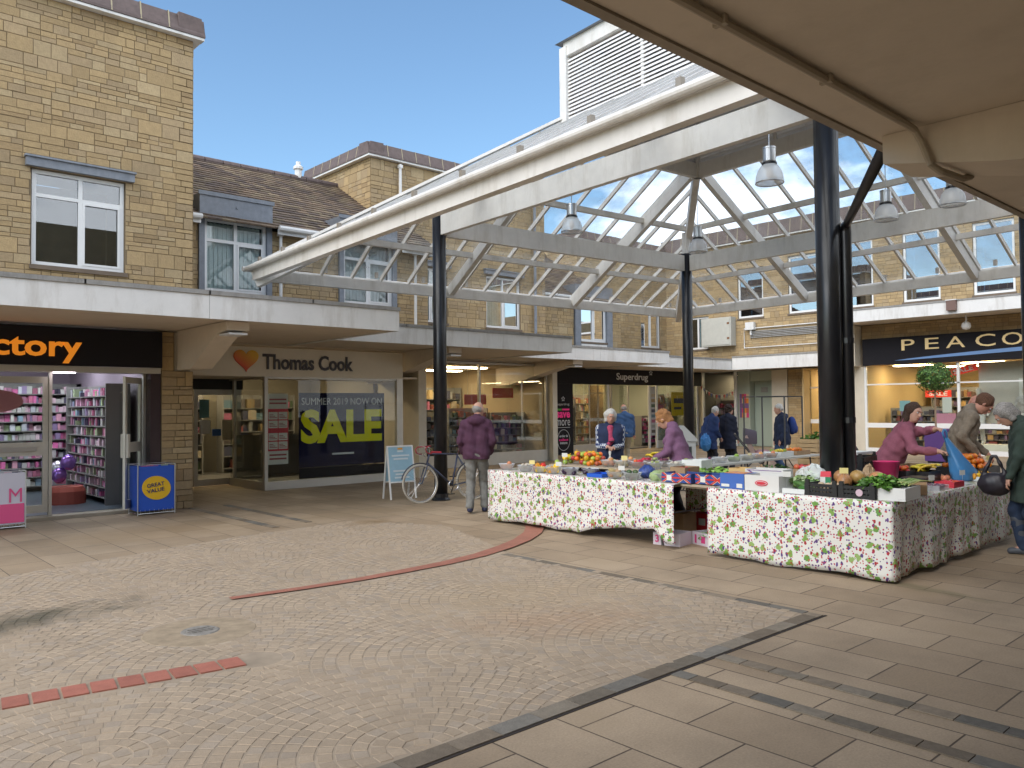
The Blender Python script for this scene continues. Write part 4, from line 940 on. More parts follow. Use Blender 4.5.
# ---- shop 2 (wide window left of the chemist) --------------------
s3 = thing('variety_shop_front', 'wide glazed shop front full of red and dark goods behind the first black post', 'shop front', (14.8, 17.7, 0))
room(s3, 12.1, 17.54, 17.85, 22.5, 2.95, mat('tan interior', (.36, .28, .18), .8), None, [(12.8, 13.9, 19, 19.3), (14.6, 16.2, 19, 19.3), (13.2, 16.8, 21, 21.3)])
frames(s3, 'window_frame', (12.10, 12.16, 17.70, 17.78, .0, 2.96), (14.78, 14.84, 17.70, 17.78, .35, 2.96), (17.46, 17.54, 17.70, 17.78, 0, 2.96), (12.16, 17.46, 17.70, 17.78, .0, .35), (12.16, 17.46, 17.71, 17.78, 2.90, 2.96))
bb(s3, 'shop_window', shop_glass, (12.16, 14.78, 17.74, 17.745, .35, 2.90), (14.84, 17.46, 17.74, 17.745, .35, 2.90))
for i, (x, w, h, y) in enumerate([(13.1, 1.6, 1.5, 18.6), (15.2, 1.5, 1.6, 18.7), (16.7, 1.4, 1.45, 18.6), (13.6, 2.6, 2.3, 21.8), (16.2, 2.4, 2.3, 21.8)]):
    shelves((x, y, .05), 0, w, h, ['low shelf unit behind the left pane of the wide window', 'low shelf unit behind the right pane of the wide window', 'low shelf unit at the right end of the wide window', 'back wall shelf unit left in the wide window shop', 'back wall shelf unit right in the wide window shop'][i], PAL_MIX, 'shelf units in the wide window shop', size=.15)
for i, (x, z) in enumerate(((15.3, 1.75), (16.4, 1.95))):
    t = thing('hanging_sign', ['red promotional board hanging lower in the wide window shop', 'red promotional board hanging higher in the wide window shop'][i], 'hanging sign', (x, 18.5, z), 0, 'red boards hanging in the wide window shop')
    part('board', MB().box(-.42, .42, 0, .01, 0, .30), mat('red board', (.5, .03, .02), .5), t, False); part('cord', MB().tube([(-.3, 0, .3), (-.3, 0, 2.86-z)], .004, 4).tube([(.3, 0, .3), (.3, 0, 2.86-z)], .004, 4), silver, t, False)

# ---- chemist -----------------------------------------------------
s4 = thing('chemist_shop_front', 'black fronted chemist shop with white lettering and a star emblem', 'shop front', (24, 19.7, 0))
room(s4, 17.8, 28.4, 19.9, 24.5, 3.0, mat('green grey interior', (.36, .37, .30), .8), None, [(20, 21.5, 21, 21.3), (23, 24.6, 21, 21.3), (26, 27.6, 21, 21.3), (21, 27, 23, 23.2)])
sg = part('sign_band', MB().box(19.66, 28.35, 19.55, 19.68, 2.455, 3.20), blackm, s4)
frames(s4, 'side_glazing', (17.78, 19.6, 19.68, 19.72, 0, .35), (17.78, 19.6, 19.68, 19.72, 2.9, 3.0)); bb(s4, 'shop_window', shop_glass, (17.78, 19.6, 19.70, 19.705, .35, 2.9), (20.72, 22.6, 19.70, 19.705, .3, 2.45), (25.55, 28.2, 19.70, 19.705, .3, 2.45))
pn = part('sign_panel', MB().box(19.70, 20.66, 19.60, 19.68, .0, 2.452), blackm, s4)
pink = mat('magenta ink', (.80, .03, .22), .5, emit=.1)
part('lettering', shiftz(text_mesh('Superdrug', w=1.85, h=.33, depth=.015, bold=.01), FACE_S(22.95, 19.53, 2.56)), wht, sg)
def star(cx, cz, r, y):
    mb = MB(); pts = [((r if k % 2 == 0 else r*.5)*math.sin(k*PI/5), (r if k % 2 == 0 else r*.5)*math.cos(k*PI/5)) for k in range(10)]
    inn = [(x*.62, z*.62) for x, z in pts]
    for k in range(10):
        a, b, c, d = pts[k], pts[(k+1) % 10], inn[(k+1) % 10], inn[k]
        mb.quad((cx+a[0], y, cz+a[1]), (cx+b[0], y, cz+b[1]), (cx+c[0], y, cz+c[1]), (cx+d[0], y, cz+d[1]))
    return mb
part('star_emblem', star(24.98, 2.93, .12, 19.53), wht, sg); part('star_emblem', star(20.15, 1.93, .10, 19.585), wht, pn)
part('lettering', shiftz(text_mesh('Superdrug', w=.62, h=.11, depth=0), FACE_S(19.84, 19.59, 1.68)), wht, pn)
part('green_bar', MB().box(19.84, 20.08, 19.588, 19.592, 1.53, 1.59), mat('green ink', (.10, .40, .05), .5), pn); part('pink_bar', MB().box(20.10, 20.46, 19.588, 19.592, 1.53, 1.59), pink, pn)
part('lettering', shiftz(text_mesh('save', w=.66, h=.21, depth=0, bold=.03), FACE_S(19.83, 19.59, 1.27)), pink, pn); part('lettering', shiftz(text_mesh('more', w=.66, h=.20, depth=0), FACE_S(19.83, 19.59, 1.00)), wht, pn)
part('rule', MB().box(19.83, 20.49, 19.588, 19.592, .93, .945), wht, pn)
part('ring', MB().tube([(20.16+.31*math.cos(2*PI*k/36), 19.59, .50+.36*math.sin(2*PI*k/36)) for k in range(36)], .010, 5, close=True), wht, pn)
for s_, z, m_, w in (('order &', .60, wht, .42), ('collect', .47, pink, .46), ('instore', .36, wht, .36)): part('lettering', shiftz(text_mesh(s_, w=w, h=.085, depth=0, bold=.02), FACE_S(20.16-w/2, 19.588, z)), m_, pn)
for x in (22.60, 25.02, 25.48, 28.2): frames(s4, 'post', (x, x+.09, 19.68, 19.74, 0, 2.452), m_=frame_w)
frames(s4, 'stall_riser', (20.72, 22.6, 19.68, 19.72, 0, .3), (25.57, 28.2, 19.68, 19.72, 0, .3)); frames(s4, 'door_frame', (23.5, 23.56, 20.3, 20.36, 0, 2.45), (24.5, 24.56, 20.3, 20.36, 0, 2.45), (21.6, 21.64, 19.69, 19.73, .3, 2.45))
bb(s4, 'door', shop_glass, (24.0, 24.5, 20.32, 20.325, 0, 2.45)); bb(s4, 'door_side_panel', mat('brown panel', (.16, .09, .05), .6), (22.72, 23.5, 20.7, 20.75, 0, 2.45))
for i, (x, y, w, h, pal) in enumerate([(21.2, 20.7, 1.5, 1.9, PAL_MIX), (26.3, 20.6, 1.2, 1.2, [(.55, .08, .22), (.6, .15, .3), (.6, .6, .6), (.3, .05, .15)]), (27.6, 20.9, 1.0, 2.1, PAL_MIX), (24.2, 23.6, 4.0, 2.1, PAL_MIX), (18.7, 20.7, 1.4, 1.6, PAL_MIX)]):
    shelves((x, y, .05), 0, w, h, ['shelf unit behind the left pane of the chemist shop', 'low pink stocked unit right of the chemist shop door', 'shelf unit at the right end of the chemist window', 'long back wall shelf unit of the chemist shop', 'shelf unit in the narrow window left of the black chemist panel'][i], pal, 'shelf units in the chemist shop', size=.16)
t = thing('yellow_poster', 'yellow poster with black print in the chemist shop window by the middle post', 'poster', (26.9, 19.75, 1.3)); part('sheet', MB().box(26.55, 27.6, 19.74, 19.75, 1.25, 2.2), mat('poster yellow', (.75, .55, .02), .5), t)
part('print_block', MB().box(26.7, 27.4, 19.735, 19.738, 1.75, 1.95).box(26.7, 27.2, 19.735, 19.738, 1.5, 1.6), darkb, t)
t = thing('tall_poster', 'narrow white poster strip beside the chemist shop door', 'poster', (25.3, 19.75, .8)); part('sheet', MB().box(25.14, 25.44, 19.69, 19.70, .5, 2.4), mat('poster grey', (.45, .45, .46), .5), t)
part('print_block', (lambda mb: [mb.box(25.18, 25.40, 19.684, 19.688, .6+i*.2, .72+i*.2, RNG.choice(PAL_MIX)) for i in range(8)] and mb)(MB()), goods, t)

# ---- back wing shops (face -X) -----------------------------------
s5 = thing('gift_shop_front', 'dark gift shop window hung with triangular bunting right of the chemist', 'shop front', (28.5, 18.8, 0))
room(s5, 28.6, 33, 17.95, 19.6, 3.0, mat('dark interior', (.13, .12, .11), .8), None, [(30.5, 31, 18.2, 19.2)], None, 'W')
frames(s5, 'window_frame', (28.5, 28.58, 19.54, 19.62, 0, 3.0), (28.46, 28.56, 17.98, 18.08, 0, 3.0), (28.5, 28.58, 18.08, 19.54, 0, .4), m_=frame_w); bb(s5, 'shop_window', shop_glass, (28.53, 28.535, 18.08, 19.54, .4, 3.0))
shelves((29.2, 18.8, .05), -PI/2, 1.3, 1.8, 'shelf of bottles and pink gifts in the bunting hung window', [(.6, .1, .2), (.5, .5, .5), (.1, .1, .1), (.6, .4, .5)], 'gift shop shelves')
t = thing('bunting', 'string of white red and blue triangular flags across the gift shop window', 'bunting', (28.3, 18.8, 2.6))
cd = []; fl = {0: MB(), 1: MB(), 2: MB()}
for i in range(15):
    s_ = i/14; y = 19.75-1.7*s_; z = 2.55-.45*math.sin(PI*s_)*(.7)-.3*s_; cd.append((28.40, y, z))
    if i < 14: fl[i % 3].add([(28.40, y-.01, z), (28.40, y-.10, z-.02), (28.39, y-.055, z-.19)], [(0, 1, 2)])
part('cord', MB().tube(cd, .006, 4), white, t)
for k, c in enumerate([(.7, .7, .7), (.5, .06, .08), (.07, .10, .35)]): part('flag', fl[k], mat('flag %d' % k, c, .8), t)
bb(s5, 'header', render_c, (28.62, 29.2, 12.5, 21.4, 3.03, 3.36), (28.60, 29.0, 19.62, 21.4, 0, 3.028))
s6 = thing('green_kiosk_wall', 'pale green rendered entrance wall with a small bright poster', 'wall', (28.7, 17.2, 0))
pg = mat('pale green render', (.40, .44, .36), .8, var=.05)
bb(s6, 'wall', pg, (28.9, 29.0, 16.5, 17.4, 0, 2.6), (28.55, 29.0, 17.42, 17.95, 0, 3.0), (28.6, 28.9, 16.42, 16.5, 0, 3.0), (28.6, 29.0, 16.5, 17.42, 2.6, 3.0))
bb(s6, 'door', mat('green door', (.36, .42, .35), .5), (28.86, 28.895, 16.55, 17.38, .02, 2.45)); bb(s6, 'vent', coping_g, (28.84, 28.858, 16.8, 17.1, 2.15, 2.35))
t = thing('advert_poster', 'pink and orange advert poster on the pale green wall', 'poster', (28.53, 17.7, 1.2)); 
pm = MB()
for i in range(4):
    for j in range(5): pm.box(28.53, 28.545, 17.47+.1*i, 17.57+.1*i-.004, 1.15+.19*j, 1.335+.19*j, [(.7, .05, .2), (.75, .25, .05), (.5, .1, .08), (.7, .5, .3), (.2, .1, .25)][(i*3+j*2+i*j) % 5])
part('sheet', pm, goods, t)
s7 = thing('stone_pier', 'cream and stone pier between the pale green wall and the fashion shop', 'pier', (28.5, 15.7, 0))
bb(s7, 'render', render_c, (28.45, 28.9, 15.75, 16.40, 0, 3.0)); wall(s7, PWt(28.5), -15.74, -14.95, 0, 3.0)

s8 = thing('fashion_shop_front', 'fashion shop front with gold capitals on a black sign and warm lit window', 'shop front', (27.8, 8, 0))
warm = mat('warm interior', (.55, .40, .20), .8)
room(s8, 28.0, 34, 13.0, 14.9, 3.0, warm, None, [(29.5, 30, 13.3, 14.6), (31, 31.4, 13.3, 14.6)], None, 'W'); room(s8, 27.95, 34, -6, 12.5, 3.05, warm, None, [(29, 29.4, y, y+1.2) for y in (1, 4, 6.5, 8.6, 10.8)]+[(31.5, 31.9, y, y+1.5) for y in (3, 7, 10)], None, 'W')
frames(s8, 'window_frame', (28.5, 28.56, 13.0, 13.06, .0, 3.0), (28.5, 28.56, 14.85, 14.92, 0, 3.0), (28.5, 28.56, 13.95, 14.0, 0, 3.0), (28.5, 28.56, 13.06, 14.85, .95, 1.1), (28.5, 28.56, 13.06, 14.85, 2.25, 2.3), (28.5, 28.56, 13.06, 14.85, 0, .15), m_=frame_w)
bb(s8, 'shop_window', shop_glass, (28.53, 28.535, 13.06, 14.85, .15, 3.0), (27.84, 27.845, -6, 12.42, .15, 2.95))
sg = part('sign_band', MB().box(27.70, 27.80, -6, 12.50, 2.97, 3.88), blackm, s8)
bb(s8, 'upper_wall', MATS['plain buff stone'], (27.85, 28.4, -6, 12.58, 3.05, 4.37)); wall(s8, PWt(27.84), -12.58, 6, 3.885, 4.36)
bb(s8, 'jamb', render_c, (27.78, 28.45, 12.50, 12.95, 0, 2.945))
gold = mat('gold lettering', (.78, .60, .30), .4, emit=.08)
for i, ch in enumerate('PEACOCKS'):
    yy = [11.17, 10.42, 9.78, 8.92, 8.18, 7.35, 6.55, 5.8][i]; w = .42 if ch in 'PE' else .56
    part('letter', shiftz(text_mesh(ch, w=w, h=.36 if ch not in 'CO' else .38, depth=.02, bold=.0), FACE_W(27.67, yy, 3.42 if ch not in 'CO' else 3.41)), gold, sg)
sw = MB(); top, bot = [], []
for i in range(25):
    s_ = i/24; y = 11.4-9*s_; zc = 3.10+.30*math.sin(min(1, s_*1.1)*PI/2)*.9; th = .002+.12*math.sin(PI*min(1, s_*1.05))**.6 if 0 < s_ < .96 else .002
    top.append((27.69, y, zc+th*.5)); bot.append((27.69, y, zc-th*.5))
for i in range(24): sw.quad(top[i], top[i+1], bot[i+1], bot[i])
part('swoosh', sw, mat('pale blue ink', (.18, .33, .62), .4), sg)
frames(s8, 'window_frame', (27.80, 27.88, 12.42, 12.50, .0, 2.96), (27.80, 27.88, -6, 12.42, .0, .15), (27.80, 27.88, 9.45, 9.53, .15, 2.96), (27.80, 27.88, 5.5, 5.58, .15, 2.96), (27.80, 27.88, 1.5, 1.58, .15, 2.96), (27.80, 27.86, -6, 12.42, 2.29, 2.335), (27.80, 27.88, 9.53, 12.42, .84, 1.0), (27.80, 27.88, -6, 9.45, .84, 1.0), m_=frame_w)
for i, (x, y, w, h) in enumerate([(29.3, 11.3, 1.9, 1.45), (30.8, 12.0, 1.2, 1.5), (30.9, 9.4, 2.2, 1.4), (32.6, 10.8, 2.6, 2.2), (32.6, 7.5, 2.6, 2.2), (29.6, 4.0, 2.0, 1.4), (30.2, 13.95, 1.4, 2.0)]):
    shelves((x, y, .05), -PI/2, w, h, 'clothes display unit number %s in the warm lit fashion shop' % i if False else ['dark clothes rail display close behind the left pane of the fashion shop', 'clothes display behind the first one near the left jamb of the fashion shop', 'clothes display behind the bay tree in the fashion shop', 'back wall clothes display left in the fashion shop', 'back wall clothes display middle in the fashion shop', 'clothes display behind the right part of the fashion shop window', 'clothes display in the small window left of the thick post'][i], PAL_WARM, 'clothes displays in the fashion shop', size=.16)
redm2 = mat('red sale board', (.70, .04, .02), .5, emit=.15)
for i, (x, y, z, lab) in enumerate([(29.6, 10.75, 1.98, 'red SALE board on top of the dark clothes display'), (28.3, 9.5, 2.72, 'red SALE board hung tilted near the top of the fashion shop window')]):
    t = thing('sale_board', lab, 'sign', (x, y, z)); part('board', shiftz(MB().box(-.005, .005, -.42, .42, -.12, .12), Matrix.Rotation(R([0, -14][i]), 4, 'X')), redm2, t, False)
    part('lettering', shiftz(text_mesh('SALE', w=.6, h=.15, depth=0, bold=.02), Matrix.Rotation(R([0, -14][i]), 4, 'X') @ FACE_W(-.008, .3, -.07)), wht, t, False)
t = thing('window_poster', 'large pale fashion poster of a standing woman in the fashion shop window', 'poster', (28.15, 8.0, 1)); part('sheet', MB().box(28.45, 28.46, 6.6, 9.1, 1.0, 2.95), mat('pale poster', (.50, .47, .42), .6, var=.05), t)
t2 = thing('notice_stand', 'white and pink notices on the glass behind the bay tree', 'notices', (27.9, 9.9, .9)); part('notice', MB().box(27.86, 27.87, 9.72, 10.0, 1.35, 1.85), MATS['paper white'], t2); part('notice', MB().box(27.86, 27.87, 9.6, 10.25, .98, 1.32), mat('pink notice', (.6, .25, .35), .6), t2); part('notice', MB().box(27.86, 27.87, 11.0, 11.35, 1.4, 1.75), mat('cyan notice', (.25, .45, .5), .6), t2)
# "offer" panel
t = thing('offer_panel', 'white offer board with dark print at the far right of the fashion shop window', 'sign', (28, 7, 1)); part('board', MB().box(28.2, 28.22, 6.4, 7.9, 1.0, 2.4), MATS['paper white'], t); part('lettering', shiftz(text_mesh('£3', w=.42, h=.3, depth=0, bold=.03), FACE_W(28.19, 7.6, 1.55)), darkb, t); part('print_line', MB().box(28.19, 28.198, 6.9, 7.75, 2.05, 2.12), darkb, t)

# ================================================================== MARKET STALLS
# printed cloth: berries, grapes and leaves scattered on white, mapped in metres
def cloth_mat():
    m = bpy.data.materials.new('fruit print oilcloth'); m.use_nodes = True; t = m.node_tree; lk = t.links.new; b = t.nodes['Principled BSDF']
    b.inputs['Roughness'].default_value = .38
    uv = N(t, 'ShaderNodeUVMap'); uv.uv_map = 'UVMap'
    nz = N(t, 'ShaderNodeTexNoise'); nz.inputs['Scale'].default_value = 26; nz.inputs['Detail'].default_value = 4; lk(uv.outputs[0], nz.inputs['Vector'])
    def layer(prev, scale, thr, prob, cols, warp, off, stretch=(1, 1, 1)):
        mp = N(t, 'ShaderNodeMapping'); mp.inputs['Location'].default_value = off; mp.inputs['Scale'].default_value = stretch
        va = N(t, 'ShaderNodeVectorMath', operation='MULTIPLY_ADD'); va.inputs[1].default_value = (warp, warp, 0); lk(nz.outputs['Color'], va.inputs[0]); lk(uv.outputs[0], va.inputs[2]); lk(va.outputs[0], mp.inputs[0])
        v = N(t, 'ShaderNodeTexVoronoi'); v.voronoi_dimensions = '2D'; v.inputs['Scale'].default_value = scale; v.inputs['Randomness'].default_value = .85; lk(mp.outputs[0], v.inputs['Vector'])
        sp = N(t, 'ShaderNodeSeparateColor'); lk(v.outputs['Color'], sp.inputs[0])
        c1 = N(t, 'ShaderNodeMath', operation='LESS_THAN'); c1.inputs[1].default_value = thr; lk(v.outputs['Distance'], c1.inputs[0])
        c2 = N(t, 'ShaderNodeMath', operation='LESS_THAN'); c2.inputs[1].default_value = prob; lk(sp.outputs[0], c2.inputs[0])
        mu = N(t, 'ShaderNodeMath', operation='MULTIPLY'); lk(c1.outputs[0], mu.inputs[0]); lk(c2.outputs[0], mu.inputs[1])
        rp = N(t, 'ShaderNodeValToRGB'); rp.color_ramp.interpolation = 'CONSTANT'; e = rp.color_ramp.elements
        e[0].color = (*cols[0], 1); e[1].color = (*cols[-1], 1); e[1].position = 1-1/len(cols)
        for i, c in enumerate(cols[1:-1]): q = e.new((i+1)/len(cols)); q.color = (*c, 1)
        lk(sp.outputs[1], rp.inputs[0]); mi = N(t, 'ShaderNodeMixRGB'); lk(mu.outputs[0], mi.inputs[0]); lk(rp.outputs[0], mi.inputs[2])
        if prev: lk(prev, mi.inputs[1])
        else: mi.inputs[1].default_value = (.70, .69, .64, 1)
        return mi.outputs[0]
    c = layer(None, 11.0, .35, .46, [(.20, .34, .07), (.14, .30, .06), (.27, .40, .12)], .085, (0, 0, 0))
    c = layer(c, 10.5, .20, .40, [(.09, .04, .18), (.12, .05, .22), (.35, .02, .03)], .03, (.37, .71, 0), (1.5, 1, 1))
    c = layer(c, 31, .26, .46, [(.42, .02, .03), (.50, .04, .05), (.38, .02, .10), (.13, .04, .22)], .012, (.1, .2, 0))
    c = layer(c, 37, .22, .22, [(.45, .03, .03), (.08, .03, .14)], .01, (.5, .1, 0))
    lk(c, b.inputs['Base Color']); return m
cloth_m = cloth_mat()
def cloth_panel(mb, a, b, z0, z1, amp=.012, seed=0, n=40, lift=None, u0=0, out=(0, 0)):
    """hanging panel from a to b (xy), z0 bottom to z1 top with soft folds"""
    rr = random.Random(seed); ph = [rr.uniform(0, 6) for _ in range(4)]; a, b = Vector(a), Vector(b); d = (b-a).normalized(); nn = Vector((d.y, -d.x)); L_ = (b-a).length; base = len(mb.v); k = 12
    for i in range(n+1):
        s_ = L_*i/n; zb = z0+(lift(s_/L_) if lift else 0)+.012*math.sin(s_*5+ph[3])+.006*math.sin(s_*13)
        for j in range(k+1):
            t_ = j/k; z = z1+(zb-z1)*t_; w = amp*(1.5*t_**1.3*math.sin(s_*6+ph[0]+.8*t_)+.7*t_*math.sin(s_*15+ph[1]+2*t_)+.35*math.sin(s_*29+ph[2]+3*t_)*t_+.25*math.sin(t_*9+s_*3)*t_)*min(1, s_/.12, (L_-s_)/.12+.001)
            p = a+d*s_+nn*w; mb.v.append((p.x, p.y, z)); mb.uv.append((s_+u0, (z1-z)))
    for i in range(n):
        for j in range(k): q = base+i*(k+1)+j; mb.f.append((q, q+1, q+k+2, q+k+1)); mb.c.append(None)
def cloth_top(mb, x0, x1, y0, y1, z):
    base = len(mb.v); n, k = 24, 12
    for i in range(n+1):
        for j in range(k+1):
            x = x0+(x1-x0)*i/n; y = y0+(y1-y0)*j/k; mb.v.append((x, y, z+.003*math.sin(x*9+y*13))); mb.uv.append((x, y))
    for i in range(n):
        for j in range(k): q = base+i*(k+1)+j; mb.f.append((q, q+k+1, q+k+2, q+1)); mb.c.append(None)
def trestle(label, x0, x1, y0, y1, z=.745, mtop=None, group='trestle tables of the market stall'):
    t = thing('trestle_table', label, 'table', ((x0+x1)/2, (y0+y1)/2, 0), 0, group)
    part('tabletop', MB().box(x0+.02, x1-.02, y0+.02, y1-.02, z-.03, z), mtop or mat('table top', (.42, .38, .32), .6), t)
    lm_ = mat('table leg steel', (.10, .09, .09), .4, metal=.4)
    lx = (x1-x0) > (y1-y0)
    for e in (0, 1):
        for f_ in (0, 1):
            if lx:
                xx = x0+.25 if e == 0 else x1-.25; yy = y0+.1 if f_ == 0 else y1-.1; o_ = (.10 if e == 0 else -.10)
                part('leg', MB().tube([(xx, yy, 0), (xx+o_, yy, z-.031)], .014, 8), lm_, t)
            else:
                yy = y0+.25 if e == 0 else y1-.25; xx = x0+.1 if f_ == 0 else x1-.1; o_ = (.10 if e == 0 else -.10)
                part('leg', MB().tube([(xx, yy, 0), (xx, yy+o_, z-.031)], .014, 8), lm_, t)
    b_ = MB()
    if lx: 
        for xx in (x0+.32, x1-.32): b_.tube([(xx, y0+.1, .35), (xx, y1-.1, .35)], .01, 6).tube([(xx, (y0+y1)/2, .35), (xx+(.4 if xx < (x0+x1)/2 else -.4), (y0+y1)/2, z-.031)], .009, 6)
    else:
        for yy in (y0+.32, y1-.32): b_.tube([(x0+.1, yy, .35), (x1-.1, yy, .35)], .01, 6)
    part('brace', b_, lm_, t)
    return t
trestle('trestle table under the left fruit print cloth', 7.75, 9.25, 5.75, 9.0)
trestle('trestle table under the right fruit print cloth front', 7.68, 8.55, 3.25, 5.2)
trestle('trestle table under the long side of the right fruit print cloth', 8.56, 11.35, 3.25, 4.05)
trestle('table behind the gap between the two cloth covered stalls', 8.85, 10.1, 5.75, 6.35)
plast = mat('white plastic table', (.62, .61, .56), .45, var=.04)
trestle('bare white folding table at the back of the stall left half', 10.1, 12.2, 7.2, 7.92, .74, plast, 'white folding tables at the back')
trestle('bare white folding table at the back of the stall right half', 12.22, 14.4, 7.25, 7.95, .74, plast, 'white folding tables at the back')
def cloth(label, build):
    mb = MB(); mb.uv = []; build(mb); o = link('tablecloth', mb.mesh('tablecloth', cloth_m, True)); o['label'] = label; o['category'] = 'tablecloth'; o['group'] = 'fruit print tablecloths'
    so = o.modifiers.new('thickness', 'SOLIDIFY'); so.thickness = .003; return o
def left_lift(s):   # runs from far end (s=0) to near end (s=1): edge lifted near the gap
    return 0 if s < .55 else (.16*math.sin((s-.55)/.37*PI*.5) if s < .92 else .16*max(0, 1-(s-.92)/.05) if s < .97 else 0)
def bl(mb):
    cloth_panel(mb, (7.70, 9.02), (7.70, 5.72), .05, .757, .014, 3, 60, left_lift)
    cloth_panel(mb, (9.2, 9.04), (7.70, 9.04), .04, .757, .012, 4, 24, None, 5)
    cloth_top(mb, 7.70, 9.25, 5.72, 9.03, .757)
cloth('white fruit print cloth on the left stall, its lower edge lifted near the boxes', bl)
def br(mb):
    cloth_panel(mb, (7.64, 5.22), (7.64, 3.20), .03, .760, .010, 7, 60)
    cloth_panel(mb, (7.64, 3.20), (11.35, 3.20), .02, .760, .024, 8, 110, lambda s: .015+.05*s, 2.02)
    cloth_top(mb, 7.64, 11.36, 3.20, 4.08, .760); cloth_top(mb, 7.64, 8.58, 4.08, 5.22, .759)
cloth('white fruit print cloth wrapped round the corner of the right stall', br)
def bk(mb):
    cloth_panel(mb, (8.83, 6.36), (8.83, 5.70), .30, .757, .01, 9, 20); cloth_panel(mb, (8.83, 5.70), (10.1, 5.70), .32, .757, .01, 10, 20, None, .7); cloth_top(mb, 8.83, 10.1, 5.70, 6.36, .757)
cloth('short fruit print cloth on the table seen through the gap between the stalls', bk)

# ---- produce --------------------------------------------------------------
def pm_(n, c, r=.4, v=.2):
    if n in MATS: return MATS[n]
    m = mat(n, c, r, var=v, scale=25); t = m.node_tree; b = t.nodes['Principled BSDF']; src = b.inputs['Base Color'].links[0].from_socket
    oi = N(t, 'ShaderNodeObjectInfo'); hs = N(t, 'ShaderNodeHueSaturation'); a = N(t, 'ShaderNodeMapRange'); a.inputs[3].default_value = .475; a.inputs[4].default_value = .525; v2 = N(t, 'ShaderNodeMapRange'); v2.inputs[3].default_value = .62; v2.inputs[4].default_value = 1.15
    t.links.new(oi.outputs['Random'], a.inputs[0]); mm = N(t, 'ShaderNodeMath', operation='FRACT'); ml = N(t, 'ShaderNodeMath', operation='MULTIPLY'); ml.inputs[1].default_value = 7.3; t.links.new(oi.outputs['Random'], ml.inputs[0]); t.links.new(ml.outputs[0], mm.inputs[0]); t.links.new(mm.outputs[0], v2.inputs[0])
    t.links.new(a.outputs[0], hs.inputs['Hue']); t.links.new(v2.outputs[0], hs.inputs['Value']); t.links.new(src, hs.inputs['Color']); t.links.new(hs.outputs[0], b.inputs['Base Color']); return m
FR = {'orange': ((.85, .24, .02), .036, (1, 1, .95)), 'red_pepper': ((.55, .02, .02), .045, (.85, .85, 1.1)), 'yellow_pepper': ((.85, .48, .02), .045, (.85, .85, 1.1)), 'green_apple': ((.36, .48, .07), .038, (1, 1, .9)),
      'red_apple': ((.48, .07, .04), .038, (1, 1, .9)), 'tomato': ((.62, .05, .02), .032, (1, 1, .85)), 'peach': ((.75, .30, .13), .036, (1, 1, .95)), 'aubergine': ((.025, .008, .035), .045, (1.9, .8, .8)), 'onion': ((.62, .50, .30), .038, (1, 1, .9)),
      'avocado': ((.05, .09, .025), .038, (1, .8, .8)), 'lemon': ((.82, .62, .05), .034, (1.3, .9, .9)), 'cabbage': ((.36, .47, .22), .085, (1, 1, .9)), 'potato': ((.50, .34, .17), .04, (1.3, 1, .8)), 'melon': ((.52, .27, .10), .075, (1.1, 1, .95)), 'plum': ((.14, .02, .07), .026, (1, 1, .95)),
      'grape': ((.35, .42, .14), .018, (1, 1, 1)), 'mushroom': ((.62, .56, .46), .028, (1, 1, .7)), 'courgette': ((.07, .17, .03), .03, (3.0, .9, .9)), 'broccoli': ((.05, .12, .025), .06, (1, 1, .8)), 'banana': ((.78, .60, .05), .02, (1, 1, 1))}
FM = {}; FCOUNT = {}
def fruit_mesh(k):
    if k in FM: return FM[k]
    c, r, sq = FR[k]; mb = MB()
    if k == 'banana':
        for j in range(5): mb.tube([(.09*math.cos(a)-.02, -.035+j*.018+.006*math.sin(a), .05*math.sin(a)*1.1) for a in [i*PI/8+.15 for i in range(7)]], [.006, .013, .016, .017, .016, .012, .005], 7)
    elif k in ('cabbage', 'broccoli'):
        mb.ball((0, 0, 0), r, 18, 12, sq); rr = random.Random(5)
        mb.v = [tuple(Vector(p)*(1+rr.uniform(-.10, .10))) for p in mb.v]
    elif 'pepper' in k:
        mb.ball((0, 0, 0), r, 16, 8, sq); mb.v = [tuple((p[0]*(1+.12*math.cos(4*math.atan2(p[1], p[0]))), p[1]*(1+.12*math.cos(4*math.atan2(p[1], p[0]))), p[2]-.012*math.exp(-(p[0]**2+p[1]**2)/.0003)*(1 if p[2] > 0 else -1))) for p in mb.v]
        mb.tube([(0, 0, r*1.0), (.004, 0, r*1.35)], .006, 6)
    else: mb.ball((0, 0, 0), r, 12, 8, sq)
    FM[k] = mb.mesh(k, pm_(k.replace('_', ' '), c, .35 if k not in ('potato', 'cabbage', 'broccoli') else .75), True); return FM[k]
GROUPS = {}
FLAB = {}
def put(k, x, y, z, where, rz=None, tilt=None):
    o = bpy.data.objects.new(k, fruit_mesh(k)); C.objects.link(o); o.location = (x, y, z); o.rotation_euler = (tilt if tilt is not None else RNG.uniform(-.5, .5), RNG.uniform(-.5, .5), rz if rz is not None else RNG.uniform(0, 6.3))
    nm = k.replace('_', ' '); o['label'] = '%s lying %s' % (nm, where); o['category'] = nm.split()[-1]; o['group'] = '%s %s' % (nm, where); return o
